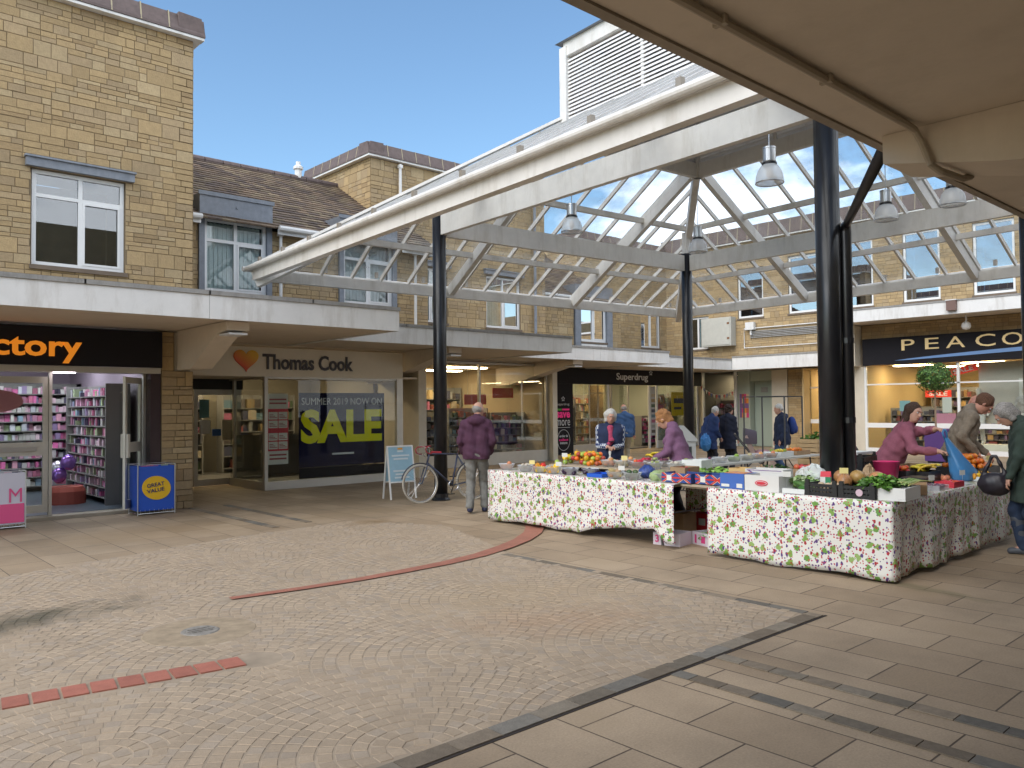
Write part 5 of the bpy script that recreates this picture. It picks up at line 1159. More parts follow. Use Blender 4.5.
def heap(kinds, x0, x1, y0, y1, z, n, where, layers=2, h=.06):
    pl = []
    for i in range(n):
        k = RNG.choice(kinds) if isinstance(kinds, list) else kinds; r = FR[k][1]*max(1, FR[k][2][0]*.9); ok = False
        for _ in range(60):
            lay = int(i*layers/n); m_ = lay*.16*min(x1-x0, y1-y0); x, y = RNG.uniform(x0+m_, x1-m_), RNG.uniform(y0+m_, y1-m_); zz = z+FR[k][1]*.8+lay*h
            if all((x-a)**2+(y-b)**2+(zz-c)**2 > (.72*(r+q))**2 for a, b, c, q in pl): ok = True; break
        if ok: pl.append((x, y, zz, r)); put(k, x, y, zz, where)
bowl0 = None
def bowl(x, y, z, label, kind=None, n=6, where=None, s=1.0, tall=1):
    global bowl0
    if bowl0 is None: bowl0 = MB().lathe([(0, .004), (.065, .004), (.07, 0), (.105, .085), (.112, .087), (.112, .09), (.102, .088), (.066, .008), (0, .008)], n=22).mesh('bowl', bowl_m, True)
    o = bpy.data.objects.new('plastic_bowl', bowl0); C.objects.link(o); o.location = (x, y, z); o.scale = (s, s, tall); o['label'] = label; o['category'] = 'bowl'; o['group'] = 'clear plastic bowls of produce on the stalls'
    if kind:
        for i in range(n):
            a = i*2.4; q = 0 if i == 0 else .052*s; k = kind if isinstance(kind, str) else kind[i % len(kind)]; lay = i//5
            put(k, x+q*math.cos(a)*(1-.3*lay), y+q*math.sin(a)*(1-.3*lay), z+.045*tall+lay*.045, where or 'in '+label)
    return o
ZT = .762
row1 = [(7.86, 8.80, 'peach', 6, 'bowl of pale peaches at the left end of the left stall'), (7.84, 8.38, 'mushroom', 9, 'bowl of mushrooms second from the left on the left stall'), (7.84, 8.08, ['yellow_pepper', 'red_pepper'], 7, 'bowl of yellow and red peppers on the left stall edge'),
        (7.84, 7.82, 'yellow_pepper', 6, 'bowl of orange peppers beside the aubergines'), (7.86, 7.52, 'aubergine', 5, 'left of the two bowls of dark aubergines'), (8.0, 7.28, 'aubergine', 5, 'right of the two bowls of dark aubergines'),
        (7.84, 6.72, 'potato', 7, 'bowl of pale potatoes right of the blue tray'), (7.84, 6.44, 'avocado', 7, 'bowl of dark avocados by the blue patterned bag'), (8.0, 6.12, 'cabbage', 2, 'bowl with a pale cabbage left of the flag printed box')]
for x, y, k, n, lab in row1: bowl(x, y, ZT, lab, k, n, 'in the '+lab, 1.12)
single('blue_tray', MB().box(-.14, .14, -.13, .13, 0, .02).box(-.14, .14, -.13, -.12, .0201, .045).box(-.14, .14, .12, .13, .0201, .045).box(-.14, -.13, -.119, .119, .0201, .045).box(.13, .14, -.119, .119, .0201, .045), mat('blue plastic', (.02, .10, .50), .35), 'flat blue plastic tray on the left stall', 'tray', loc=(7.90, 7.0, ZT))
bg_ = MB().ball((0, 0, .07), .11, 14, 10, (1.1, 1, .75)); rr = random.Random(2); bg_.v = [(x*(1+rr.uniform(-.12, .12)), y*(1+rr.uniform(-.12, .12)), max(0, z*(1+rr.uniform(-.1, .15)))) for x, y, z in bg_.v]
single('patterned_bag', bg_, mat('blue white print bag', (.03, .06, .22), .4, var=.8, scale=40), 'crumpled navy and white patterned bag on the left stall', 'bag', loc=(8.15, 6.45, ZT), smooth=True)
# sloping display board with the big mixed heap
t = thing('display_riser', 'low wooden riser carrying the mixed heap of fruit on the left stall', 'stand', (8.5, 7.6, ZT))
part('board', MB().box(8.28, 9.2, 5.95, 8.35, ZT+.06, ZT+.08), mat('riser wood', (.40, .33, .24), .7), t); part('support', MB().box(8.30, 9.18, 6.1, 6.14, ZT, ZT+.059).box(8.30, 9.18, 8.1, 8.14, ZT, ZT+.059), MATS['riser wood'], t)
ZR = ZT+.082
heap(['green_apple', 'orange', 'yellow_pepper', 'red_apple', 'green_apple'], 8.32, 8.95, 7.55, 8.30, ZR, 75, 'in the mixed heap behind the aubergine bowls', 3, .055)
row2 = [(8.45, 7.36, 'peach', 6, 'bowl of blush peaches right of the mixed heap'), (8.46, 7.12, 'onion', 6, 'bowl of onions behind the blue tray'), (8.48, 6.86, 'tomato', 8, 'bowl of pale tomatoes on the left stall riser'), (8.50, 6.60, 'grape', 14, 'bowl of green grapes on the left stall riser'),
        (8.80, 7.30, 'peach', 6, 'back row bowl of peaches below the woman in the navy gilet'), (8.85, 7.02, 'tomato', 8, 'back row bowl of red tomatoes on the left stall'), (8.88, 6.74, 'plum', 9, 'back row bowl of plums on the left stall'), (8.55, 6.32, 'mushroom', 9, 'bowl of white mushrooms on the riser'), (8.92, 6.45, 'green_apple', 6, 'back row bowl of green apples on the left stall')]
for x, y, k, n, lab in row2: bowl(x, y, ZR, lab, k, n, 'in the '+lab, 1.05)
def open_box(loc, rz, w, d, h, m_, label, name='cardboard_box', th=.008, cat='box', group=None, fl=False):
    t = thing(name, label, cat, loc, rz, group)
    part('tray', MB().box(-w/2, w/2, -d/2, d/2, 0, th).box(-w/2, w/2, -d/2, -d/2+th, th+.0005, h).box(-w/2, w/2, d/2-th, d/2, th+.0005, h).box(-w/2, -w/2+th, -d/2+th+.0005, d/2-th-.0005, th+.0005, h).box(w/2-th, w/2, -d/2+th+.0005, d/2-th-.0005, th+.0005, h), m_, t, False)
    return t
wtub = mat('white plastic tub', (.68, .70, .68), .35); card = mat('brown cardboard', (.34, .22, .12), .8, var=.12); wcard = mat('white cardboard', (.64, .63, .60), .6, var=.04); poly = mat('white polystyrene', (.72, .72, .70), .8, bump=.1)
open_box((8.75, 6.12, ZT+.082), R(90), .30, .24, .13, wtub, 'white plastic tub on the left stall riser', 'plastic_tub', cat='tub')
open_box((8.25, 5.95, ZT), R(90), .22, .30, .16, card, 'plain brown box behind the flag printed box')
heap('tomato', 8.16, 8.34, 5.86, 6.03, ZT+.10, 6, 'in the plain brown box behind the flag printed box', 1)
# banana box and bananas below the purple sweater woman
open_box((9.75, 7.50, .742), R(80), .36, .3, .12, card, 'cardboard box of bananas in front of the purple sweater woman')
for i in range(7): put('banana', 9.65+.07*(i % 3), 7.40+.09*(i//3), .89+.02*(i % 2), 'in the box by the purple sweater woman', RNG.uniform(-.4, .4)+1.6, 0)
# spray bottle
t = thing('spray_bottle', 'clear bottle half full of yellow liquid before the gingham woman', 'bottle', (9.05, 7.85, ZT))
part('body', MB().lathe([(0, 0), (.035, 0), (.038, .01), (.038, .13), (.015, .17), (.013, .19)], n=16), mat('clear bottle', (.75, .78, .78), .15, trans=.3), t, False, smooth=True); part('liquid', MB().lathe([(0, .005), (.034, .006), (.034, .09), (0, .09)], n=16), mat('yellow liquid', (.8, .6, .02), .2), t, False); part('cap', MB().lathe([(.014, .19), (.014, .21), (.02, .215), (.018, .25), (0, .25)], n=12), white, t, False)
# kitchen roll
t = thing('paper_roll', 'white paper roll lying near the bananas', 'paper roll', (9.0, 6.15, ZR+.05)); part('roll', shiftz(MB().tube([(-.05, 0, 0), (.05, 0, 0)], .05, 18), Matrix.Identity(4)), white, t, False); part('core', MB().tube([(-.052, 0, 0), (.052, 0, 0)], .015, 10), MATS['brown cardboard'], t, False)
# flag printed boxes
def flag_mat():
    m = bpy.data.materials.new('flag print'); m.use_nodes = True; t_ = m.node_tree; lk = t_.links.new; b = t_.nodes['Principled BSDF']
    a = N(t_, 'ShaderNodeAttribute', attribute_name='col'); lk(a.outputs['Color'], b.inputs['Base Color']); b.inputs['Roughness'].default_value = .5; return m
flagm = flag_mat(); RED, NAVY, PALE = (.55, .03, .02), (.03, .07, .26), (.60, .42, .30)
def flag_face(mb, w, h, y, n=2):
    # generic crossed stripes in red, cream and blue
    for k in range(n):
        x0 = -w/2+k*w/n; ww = w/n; cx, cz = x0+ww/2, h/2
        mb.box(x0, x0+ww, y-.001, y, 0, h, NAVY)
        for (wd, c, dy) in ((.042, PALE, .002), (.026, RED, .003)):
            for (a, b) in (((x0, 0), (x0+ww, h)), ((x0, h), (x0+ww, 0))):
                dx, dz = b[0]-a[0], b[1]-a[1]; l = math.hypot(dx, dz); px, pz = -dz/l*wd/2, dx/l*wd/2
                sx_ = wd/2*abs(l/dz); P_ = [(a[0], a[1]), (min(a[0]+sx_, x0+ww), a[1]), (b[0], b[1]), (max(b[0]-sx_, x0), b[1])]
                mb.add([(q[0], y-dy, q[1]) for q in P_], [(0, 1, 2, 3)], c)
        mb.box(x0, x0+ww, y-.005, y-.004, h*.42, h*.58, RED); mb.box(cx-.018, cx+.018, y-.005, y-.0042, 0, h, RED) if False else None
for (x, y, rz, lab) in [(7.99, 5.78, -PI/2, 'left of the two flag printed boxes between the stalls'), (8.03, 5.33, -PI/2-.06, 'right of the two flag printed boxes between the stalls')]:
    t = open_box((x, y, ZT+.004), rz, .42, .30, .11, mat('dark blue card', (.03, .06, .2), .6), lab, 'flag_box', group='flag printed boxes')
    mb = MB(); flag_face(mb, .42, .11, -.151); part('print', mb, flagm, t, False); part('label', MB().box(-.13, -.06, -.160, -.157, .02, .085), MATS['paper white'], t, False)
sb_ = thing('plank', 'narrow plank bridging the gap under the flag printed boxes', 'plank', (8.03, 5.47, .74)); part('board', MB().box(7.86, 8.2, 5.225, 5.745, .728, .754), MATS['riser wood'], sb_); part('batten', MB().box(7.90, 7.94, 5.225, 5.745, .705, .727), MATS['riser wood'], sb_)
def leaves(name, loc, w, d, h, cols, label, cat, n=150, size=.045, rz=0, group=None, long=1.0):
    mb = MB()
    for i in range(n):
        x, y = RNG.uniform(-w/2, w/2), RNG.uniform(-d/2, d/2); e = 1-(2*x/w)**2*.5-(2*y/d)**2*.4; z = RNG.uniform(.2, 1)*h*max(.25, e); a = RNG.uniform(0, 2*PI); tl = RNG.uniform(-.9, .9); s = size*RNG.uniform(.6, 1.2)
        Mq = Matrix.Translation((x, y, z)) @ Matrix.Rotation(a, 4, 'Z') @ Matrix.Rotation(tl, 4, 'X') @ Matrix.Rotation(RNG.uniform(-.6, .6), 4, 'Y')
        vs = [(-s*long, 0, 0), (-s*.3*long, s*.55, s*.12), (s*.5*long, s*.5, s*.1), (s*long, 0, 0), (s*.5*long, -s*.5, s*.1), (-s*.3*long, -s*.55, s*.12), (0, 0, -s*.08)]
        g = RNG.uniform(.6, 1.3); mb.add([tuple(Mq @ Vector(p)) for p in vs], [(6, 0, 1), (6, 1, 2), (6, 2, 3), (6, 3, 4), (6, 4, 5), (6, 5, 0)], tuple(g*q for q in RNG.choice(cols)))
    return single(name, mb, mat('leaf', attr=True, rough=.55), label, cat, group, loc, rz)
GRN = [(.10, .24, .03), (.16, .34, .05), (.07, .17, .03)]
leaves('lettuce_heap', (8.75, 5.95, .762), .8, .4, .13, [(.22, .42, .06), (.30, .50, .10), (.14, .32, .04)], 'bright green lettuce leaves behind the flag printed boxes', 'lettuce', 220, rz=0)
# right stall, front row
t = open_box((7.83, 4.93, ZT), -PI/2, .30, .28, .165, mat('blue box print', (.05, .13, .42), .5), 'blue fruit box at the left end of the right stall', 'fruit_box')
part('label', MB().box(-.13, -.03, -.146, -.143, .02, .05).box(.06, .13, -.146, -.143, .015, .06), MATS['paper white'], t, False); part('lid_flap', MB().box(-.10, .14, -.13, .05, .168, .172), mat('orange flap', (.6, .25, .08), .6), t, False)
t = open_box((7.82, 4.56, ZT), -PI/2, .40, .30, .165, wcard, 'white fruit box with a red oval mark beside the blue box', 'fruit_box')
def disc(rx, rz_, y, y2, m_, par, cx=0, cz=0): return part('oval_mark', MB().prism([(cx+rx*math.cos(2*PI*k/28), cz+rz_*math.sin(2*PI*k/28)) for k in range(28)], y, y2, 'y'), m_, par, False)
disc(.075, .030, -.156, -.1505, MATS['red ink'], t, 0, .085); disc(.063, .021, -.158, -.1565, wht, t, 0, .085); disc(.058, .017, -.160, -.1585, MATS['red ink'], t, 0, .085)
part('lettering', shiftz(text_mesh('D.MAX', w=.08, h=.018, depth=0, bold=.02), Matrix.Translation((-.04, -.162, .077))), wht, t, False) if False else None
t = open_box((8.15, 4.75, ZT), -PI/2+.1, .44, .26, .20, wcard, 'taller white box with slanted purple print behind the oval marked box', 'fruit_box')
part('print_stripe', MB().add([(-.2, -.132, .19), (-.17, -.132, .19), (.08, -.132, .03), (.05, -.132, .03)], [(3, 2, 1, 0)]).box(-.2, .2, -.132, -.131, .185, .192), mat('purple ink', (.18, .08, .25), .5), t, False)
open_box((8.2, 5.10, ZT), -PI/2, .25, .22, .19, mat('yellow card', (.60, .40, .16), .7), 'small orange yellow box at the back of the blue box', 'fruit_box')
t = open_box((8.55, 4.55, ZT), -PI/2, .3, .24, .19, card, 'brown box holding red apples behind the white boxes', 'fruit_box'); heap('red_apple', 8.45, 8.66, 4.42, 4.68, ZT+.12, 9, 'in the brown box behind the white boxes', 2, .05)
# cucumbers tray with leaves in front of the plastic bag
t = open_box((7.86, 4.18, ZT), -PI/2, .30, .36, .05, wtub, 'shallow white tray of courgettes and greens left of the black crates', 'tray', cat='tray')
for i in range(9): put('courgette', 7.76+.024*i, 4.14+RNG.uniform(-.04, .06), ZT+.05+.02*(i % 3), 'in the shallow tray left of the black crates', PI/2+RNG.uniform(-.3, .3), 0)
leaves('herb_bunch', (8.02, 4.30, ZT+.04), .28, .3, .12, [(.30, .42, .16), (.42, .52, .28), (.20, .34, .08)], 'pale green salad leaves spilling behind the courgette tray', 'salad', 140)
def crumple(name, loc, sx, sy, sz, m_, label, cat, seed=1, smooth=False):
    mb = MB().ball((0, 0, sz*.5), 1, 22, 14, (sx, sy, sz*.5)); r_ = random.Random(seed); mb.v = [(x*(1+r_.uniform(-.12, .12)), y*(1+r_.uniform(-.12, .12)), max(0, z*(1+r_.uniform(-.12, .15)))) for x, y, z in mb.v]
    return single(name, mb, m_, label, cat, None, loc, 0, smooth)
crumple('plastic_bag', (8.30, 4.28, ZT), .20, .22, .24, bag_clear, 'clear plastic bag of lettuce standing left of the thick post', 'bag', 3)
leaves('bagged_lettuce', (8.30, 4.28, ZT+.02), .28, .3, .18, [(.34, .50, .20), (.45, .60, .30)], 'pale lettuce inside the clear plastic bag', 'lettuce', 110)
crumple('plastic_bag', (8.62, 4.15, ZT), .16, .20, .26, bag_clear, 'second clear plastic bag behind the lettuce bag', 'bag', 5)
# milk-carton style box
t = thing('drinks_carton', 'white red and green carton standing in the left black crate', 'carton', (7.93, 3.98, ZT+.02), -PI/2+.3)
part('body', MB().box(-.05, .05, -.04, .04, 0, .15), MATS['paper white'], t, False); part('top', MB().prism([(-.04, .151), (.04, .151), (0, .205)], -.05, .05, 'x'), MATS['red ink'], t, False); part('print_panel', MB().box(0, .051, -.0412, -.0402, 0, .15), mat('green print', (.03, .22, .10), .5), t, False)
blackp = mat('black plastic crate', (.018, .017, .018), .4)
def crate(loc, rz, w, d, h, label):
    t = thing('produce_crate', label, 'crate', loc, rz, 'black plastic produce crates'); mb = MB().box(-w/2, w/2, -d/2, d/2, 0, .008)
    for s in (-1, 1):
        for k in range(3): z = .0085+k*h*.36; mb.box(-w/2, w/2, s*d/2-.005, s*d/2+.005, z, z+h*.26); mb.box(s*w/2-.005, s*w/2+.005, -d/2+.006, d/2-.006, z, z+h*.26)
        n = 9
        for k in range(n+1): x = -w/2+.006+(w-.012)*k/n; mb.box(x-.006, x+.006, s*d/2-.007, s*d/2+.007, .0086, h)
        for k in range(6): y = -d/2+.02+(d-.04)*k/5; mb.box(s*w/2-.007, s*w/2+.007, y-.006, y+.006, .0086, h)
    part('basket', mb, blackp, t, False)
    for sx_ in (-1, 1):
        for sy_ in (-1, 1): part('corner_post', MB().prism([(-.035, 0), (.035, 0), (.02, h+.045), (-.02, h+.045)], sy_*d/2-.014, sy_*d/2+.014, 'y').box(0, 0, 0, 0, 0, 0) if False else shiftz(MB().prism([(-.03, .001), (.03, .001), (.018, h+.045), (-.018, h+.045)], -.012, .012, 'y'), Matrix.Translation((sx_*(w/2-.03), sy_*(d/2), 0))), blackp, t, False)
    return t
t = crate((7.88, 3.90, ZT), -PI/2, .34, .44, .115, 'left of the two front black crates holding small onions')
heap('onion', 7.74, 8.02, 3.78, 4.02, ZT+.01, 12, 'in the left black crate', 2, .05)
t = crate((7.90, 3.545, ZT), -PI/2, .36, .46, .115, 'right of the two front black crates with a round pink label')
part('label', shiftz(MB().prism([(.034*math.cos(2*PI*k/20), .034*math.sin(2*PI*k/20)) for k in range(20)], -.245, -.24, 'y'), Matrix.Translation((.03, 0, .06))), mat('pale pink label', (.62, .45, .52), .5), t, False)
for x, y, z in [(8.02, 3.86, .17), (8.03, 3.70, .175), (8.10, 3.53, .165), (7.92, 3.78, .14)]: put('melon', x, y, ZT+z, 'on the black crates before the thick post')
for i in range(5): put('courgette', 7.80+.05*i, 3.50+.02*i, ZT+.12, 'in the right black crate', PI/2, 0)
t = open_box((7.93, 3.30, ZT), -PI/2+.08, .34, .44, .12, poly, 'white polystyrene box heaped with spinach at the corner of the right stall', 'polystyrene_box', .02)
leaves('spinach_heap', (7.88, 3.40, ZT+.09), .42, .34, .14, GRN, 'dark green spinach heaped over the white polystyrene box', 'spinach', 420, .035)
t = thing('spring_onion_bundle', 'bundle of long spring onions lying on the white polystyrene box', 'spring onions', (8.05, 3.22, ZT+.125))
mb = MB(); 
for i in range(16): y = -.07+.009*i; mb.tube([(-.16+RNG.uniform(-.02, .02), y, .01+RNG.uniform(0, .03)), (.10, y*1.1, .03+RNG.uniform(0, .03)), (.34, y*1.5+RNG.uniform(-.02, .02), .02)], [.007, .006, .004], 6, RNG.choice([(.42, .52, .2), (.55, .55, .2), (.2, .36, .08)]))
part('stalks', mb, MATS['leaf'], t, False)
# stacked black crates behind the post
for i, (x, y, z, lab) in enumerate([(9.35, 4.35, .0, 'lowest'), (9.35, 4.35, .28, 'second'), (9.35, 4.35, .56, 'third'), (9.36, 4.36, .84, 'topmost')]):
    crate((x, y, z), -PI/2+.05*i, .38, .55, .22, lab+' crate of the black stack just right of the thick post')
open_box((9.35, 4.36, 1.085), -PI/2, .3, .4, .03, wtub, 'shallow white tray on top of the black crate stack', 'tray', cat='tray')
single('pink_bucket', MB().lathe([(0, 0), (.11, 0), (.14, .26), (.145, .26), (.13, .255), (.105, .01), (0, .01)], n=20), mat('pink plastic', (.75, .04, .18), .35), 'bright pink bucket between the crates and the pink jacket woman', 'bucket', loc=(9.25, 3.93, ZT), smooth=True)
# side row
t = open_box((8.52, 3.36, ZT), R(20), .34, .26, .10, card, 'brown cardboard box with a white label on the side table', 'cardboard_box'); part('label', MB().box(.02, .15, -.1335, -.1305, .02, .085), MATS['paper white'], t, False)
single('weighing_scale', MB().box(-.16, .16, -.14, .14, 0, .05).box(-.14, .14, -.12, .12, .0505, .062).box(-.02, .02, -.02, .02, .0625, .09).box(-.17, .17, -.13, .13, .0905, .10), mat('dark scale', (.06, .06, .07), .3, metal=.5), 'flat dark weighing scale before the pink jacket woman', 'scale', loc=(9.3, 3.60, ZT))
t = thing('grape_punnet', 'clear punnet of red grapes on the side table', 'punnet', (9.05, 3.34, ZT)); part('tray', MB().box(-.13, .13, -.09, .09, 0, .05), bowl_m, t, False); heap('plum', 8.96, 9.14, 3.28, 3.40, ZT+.012, 8, 'in the clear punnet on the side table', 1)
t = open_box((9.45, 3.34, ZT), 0, .30, .20, .06, MATS['red ink'], 'shallow red tray of fruit below the blue carrier bag', 'tray', cat='tray'); heap('tomato', 9.34, 9.56, 3.28, 3.40, ZT+.015, 8, 'in the shallow red tray', 1)
open_box((9.95, 3.80, ZT), 0, .36, .26, .12, blackp, 'black tray of bananas behind the blue carrier bag', 'tray', cat='tray')
for i in range(8): put('banana', 9.84+.08*(i % 4), 3.74+.10*(i//4), ZT+.12, 'in the black tray behind the blue bag', PI/2+RNG.uniform(-.3, .3), 0)
t = open_box((10.0, 3.98, ZT), 0, .5, .2, .18, card, 'brown box standing behind the bananas', 'cardboard_box'); t = open_box((9.62, 3.92, ZT), 0, .26, .22, .14, blackp, 'black tray of red tomatoes beside the pink jacket woman', 'tray', cat='tray'); heap('tomato', 9.52, 9.72, 3.83, 4.0, ZT+.10, 14, 'in the black tray beside the pink jacket woman', 2, .04)
heap('peach', 10.05, 10.3, 3.62, 3.78, ZT, 7, 'loose behind the blue carrier bag', 1)
open_box((10.98, 3.66, ZT), .0, .72, .50, .12, blackp, 'wide black tray under the heap of orange tangerines', 'tray', cat='tray')
heap('orange', 10.66, 11.30, 3.46, 3.90, ZT+.10, 85, 'in the bright heap on the side table', 3, .055)
t = open_box((10.55, 3.38, ZT), 0, .5, .2, .05, wtub, 'flat white tray of red and yellow fruit before the tangerines', 'tray', cat='tray')
heap(['lemon', 'red_apple', 'yellow_pepper'], 10.32, 10.78, 3.32, 3.46, ZT+.01, 14, 'in the flat tray before the tangerines', 1)
# white tables at the back
for i, (x, y, k, lab) in enumerate([(10.45, 7.42, 'plum', 'bowl of plums at the left end of the white table'), (10.85, 7.40, 'plum', 'second bowl from the left on the white table'), (11.25, 7.42, 'mushroom', 'third bowl from the left on the white table'), (11.65, 7.42, 'green_apple', 'bowl of green apples in the middle of the white table'), (12.05, 7.42, 'onion', 'bowl of onions on the white table'), (12.45, 7.45, 'peach', 'bowl of peaches right of the onions on the white table'), (12.85, 7.45, 'peach', 'last bowl of peaches before the green fruit tray')]):
    bowl(x, y, .742, lab, k, 6, 'in the '+lab, 1.25)
t = open_box((13.3, 7.55, .742), 0, .44, .34, .09, wtub, 'white tray of bright green apples on the white table', 'tray', cat='tray'); heap(['green_apple', 'lemon'], 13.12, 13.48, 7.42, 7.68, .76, 16, 'in the white tray on the white table', 2, .05)
t = open_box((13.95, 7.6, .742), 0, .5, .36, .08, card, 'cardboard tray of oranges at the right of the white table', 'tray', cat='tray'); heap('orange', 13.74, 14.16, 7.46, 7.74, .755, 24, 'in the cardboard tray on the white table', 2, .05)
wood = mat('pale crate wood', (.52, .36, .19), .7, var=.15)
def wcrate(loc, w, d, h, label):
    t = thing('wooden_crate', label, 'crate', loc, 0, 'wooden crates at the back'); mb = MB()
    for k in range(3):
        z = .005+k*h/3; mb.box(-w/2, w/2, -d/2, -d/2+.01, z, z+h/3-.015).box(-w/2, w/2, d/2-.01, d/2, z, z+h/3-.015).box(-w/2, -w/2+.01, -d/2+.011, d/2-.011, z, z+h/3-.015).box(w/2-.01, w/2, -d/2+.011, d/2-.011, z, z+h/3-.015)
    part('slats', mb, wood, t, False); part('base', MB().box(-w/2, w/2, -d/2, d/2, 0, .004), wood, t, False)
    for sx_ in (-1, 1):
        for sy_ in (-1, 1): part('corner_post', MB().box(sx_*(w/2-.02)-.012, sx_*(w/2-.02)+.012, sy_*(d/2-.022)-.012, sy_*(d/2-.022)+.012, .0045, h), wood, t, False)
wcrate((15.3, 7.9, 0), .6, .42, .36, 'lowest wooden crate left of the thick post'); wcrate((15.3, 7.9, .365), .6, .42, .36, 'middle wooden crate left of the thick post'); wcrate((15.3, 7.9, .73), .6, .42, .26, 'top wooden crate left of the thick post with greens')
leaves('greens_heap', (15.3, 7.9, .95), .5, .35, .16, GRN, 'dark greens on the top wooden crate', 'greens', 120)
leaves('greens_heap', (11.6, 6.7, .50), 1.4, .4, .22, [(.04, .10, .03), (.06, .15, .03), (.03, .08, .04)], 'dark green vegetables on the low bench before the white table', 'greens', 420, .05)
t = thing('low_bench', 'low dark bench carrying green vegetables before the white table', 'bench', (11.6, 6.7, 0)); part('seat', MB().box(-.85, .85, -.25, .25, .46, .495), shelfm, t, False)
for x in (-.7, .7): 
    for y in (-.2, .2): part('leg', MB().box(x-.02, x+.02, y-.02, y+.02, 0, .459), shelfm, t, False)
# under-table boxes
t = open_box((8.02, 5.98, 0), -PI/2+.15, .36, .30, .15, mat('pinkish white card', (.62, .55, .60), .6), 'pink printed white box on the ground marked with a 3', 'fruit_box'); part('print', shiftz(text_mesh('3', w=.05, h=.09, depth=0, bold=.03), Matrix.Translation((-.15, -.156, .03))), mat('pink print', (.6, .05, .2), .5), t, False); part('print_line', MB().box(-.06, .05, -.156, -.152, .08, .10).box(-.06, .12, -.156, -.152, .04, .055), MATS['pink print'], t, False)
t = open_box((8.30, 5.60, 0), -PI/2-.3, .40, .30, .15, MATS['pinkish white card'], 'pink printed white box of greens on the ground in the gap', 'fruit_box'); part('print', MB().box(-.14, -.11, -.156, -.152, .02, .12).box(-.02, .05, -.156, -.152, .03, .11).box(.10, .16, -.156, -.152, .03, .10), MATS['pink print'], t, False)
leaves('leaf_scraps', (8.30, 5.60, .06), .34, .26, .14, [(.35, .45, .28), (.2, .34, .12)], 'loose cabbage leaves in the ground box in the gap', 'leaves', 70)
open_box((8.62, 6.28, 0), 0, .28, .26, .30, card, 'big brown box under the table in the gap')
t = open_box((9.45, 6.22, .0), -PI/2, .36, .26, .42, mat('pinkish clear film', (.5, .42, .42), .4), 'tall film wrapped box behind the red crate'); 
t = open_box((9.12, 6.14, 0), -PI/2, .44, .30, .26, mat('red plastic crate', (.62, .02, .03), .4), 'bright red plastic crate on the ground in the gap', 'red_crate', cat='crate'); part('label', MB().box(-.12, -.02, -.154, -.151, .10, .19), MATS['paper white'], t, False)
# blue carrier bag
mb = MB(); prof = [(0, .16, .10), (.02, .19, .13), (.12, .18, .12), (.24, .13, .085), (.34, .085, .055), (.44, .05, .03), (.50, .035, .02)]
n = 28
vs = []
for z, a, b in prof:
    for k in range(n):
        th = 2*PI*k/n; f_ = 1+.10*math.sin(5*th+z*9)+.06*math.sin(11*th+z*20); vs.append((a*f_*math.cos(th)-.17*(z/.5)**1.3, b*f_*math.sin(th)+.13*(z/.5)**1.3, z))
mb.add(vs, [(i*n+j, i*n+(j+1) % n, (i+1)*n+(j+1) % n, (i+1)*n+j) for i in range(len(prof)-1) for j in range(n)]+[tuple(range(n))[::-1]])
t = thing('carrier_bag', 'blue plastic carrier bag held up over the side table by the pink jacket woman', 'carrier bag', (10.36, 3.48, ZT), R(-10))
part('bag', mb, mat('blue film', (.07, .25, .52), .3, trans=.12), t, False, smooth=True); part('handle', MB().tube([(-.20, .13, .49), (-.22, .14, .56), (-.19, .14, .60)], .012, 6).tube([(-.14, .13, .49), (-.14, .14, .56), (-.17, .14, .60)], .012, 6), MATS['blue film'], t, False, smooth=True)
# price cards on wire stems and extra packets among the produce
for i, (x, y, z) in enumerate([(7.80, 8.20, ZT), (7.80, 7.68, ZT), (8.30, 8.05, ZR), (8.36, 7.0, ZR), (7.80, 6.58, ZT), (7.76, 4.32, ZT+.05), (7.74, 3.70, ZT+.12), (8.85, 3.30, ZT), (9.72, 3.30, ZT), (10.9, 3.40, ZT+.10)]):
    t = thing('price_card', ['card at the peach end of the left stall', 'card between the pepper bowls', 'card before the mixed fruit heap', 'card on the riser by the onions', 'card between the potato and avocado bowls', 'card in the courgette tray', 'card on the front black crates', 'card beside the brown box on the side table', 'card beside the shallow red tray', 'card stuck in the tangerine heap'][i].replace('card', 'small white price card', 1), 'price card', (x, y, z), R(-60) if i < 7 else R(-20), 'small price cards on the stalls')
    part('stem', MB().tube([(0, 0, 0), (0, 0, .13)], .0025, 5), silver, t, False); part('card', MB().box(-.04, .04, -.003, .001, .11, .165), MATS['paper white'] if i % 3 else mat('pale yellow card', (.72, .62, .25), .6), t, False)
for i, (x, y, z, sx_, c_, lab) in enumerate([(9.35, 7.0, ZT-.02, .12, (.16, .22, .10), 'green'), (8.95, 5.9, ZT, .10, (.5, .42, .2), 'straw coloured')]):
    pass
for i, (x, y) in enumerate([(8.42, 5.02), (8.40, 4.36), (8.34, 3.72)]):
    crumple('paper_bag', (x, y, ZT), .09, .07, .20+.03*i, mat('brown paper', (.42, .29, .17), .8, var=.15), ['brown paper bag behind the blue fruit box', 'brown paper bag behind the oval marked white box', 'brown paper bag behind the melons'][i], 'paper bag', 20+i)
# display rack of thin poles behind the white table
t = thing('pole_rack', 'open rack of thin dark poles standing before the stone pier', 'rack', (14.9, 8.6, 0)); dk = mat('dark pole', (.05, .05, .055), .4)
for (x, y) in ((14.6, 9.05), (14.6, 8.15), (15.3, 9.05), (15.3, 8.15)): part('pole', MB().tube([(x, y, 0), (x, y, 1.83)], .016, 8), dk, t)
part('rail', MB().tube([(14.6, 9.05, 1.83), (14.6, 8.15, 1.83), (15.3, 8.15, 1.83), (15.3, 9.05, 1.83)], .012, 6, close=True), dk, t)
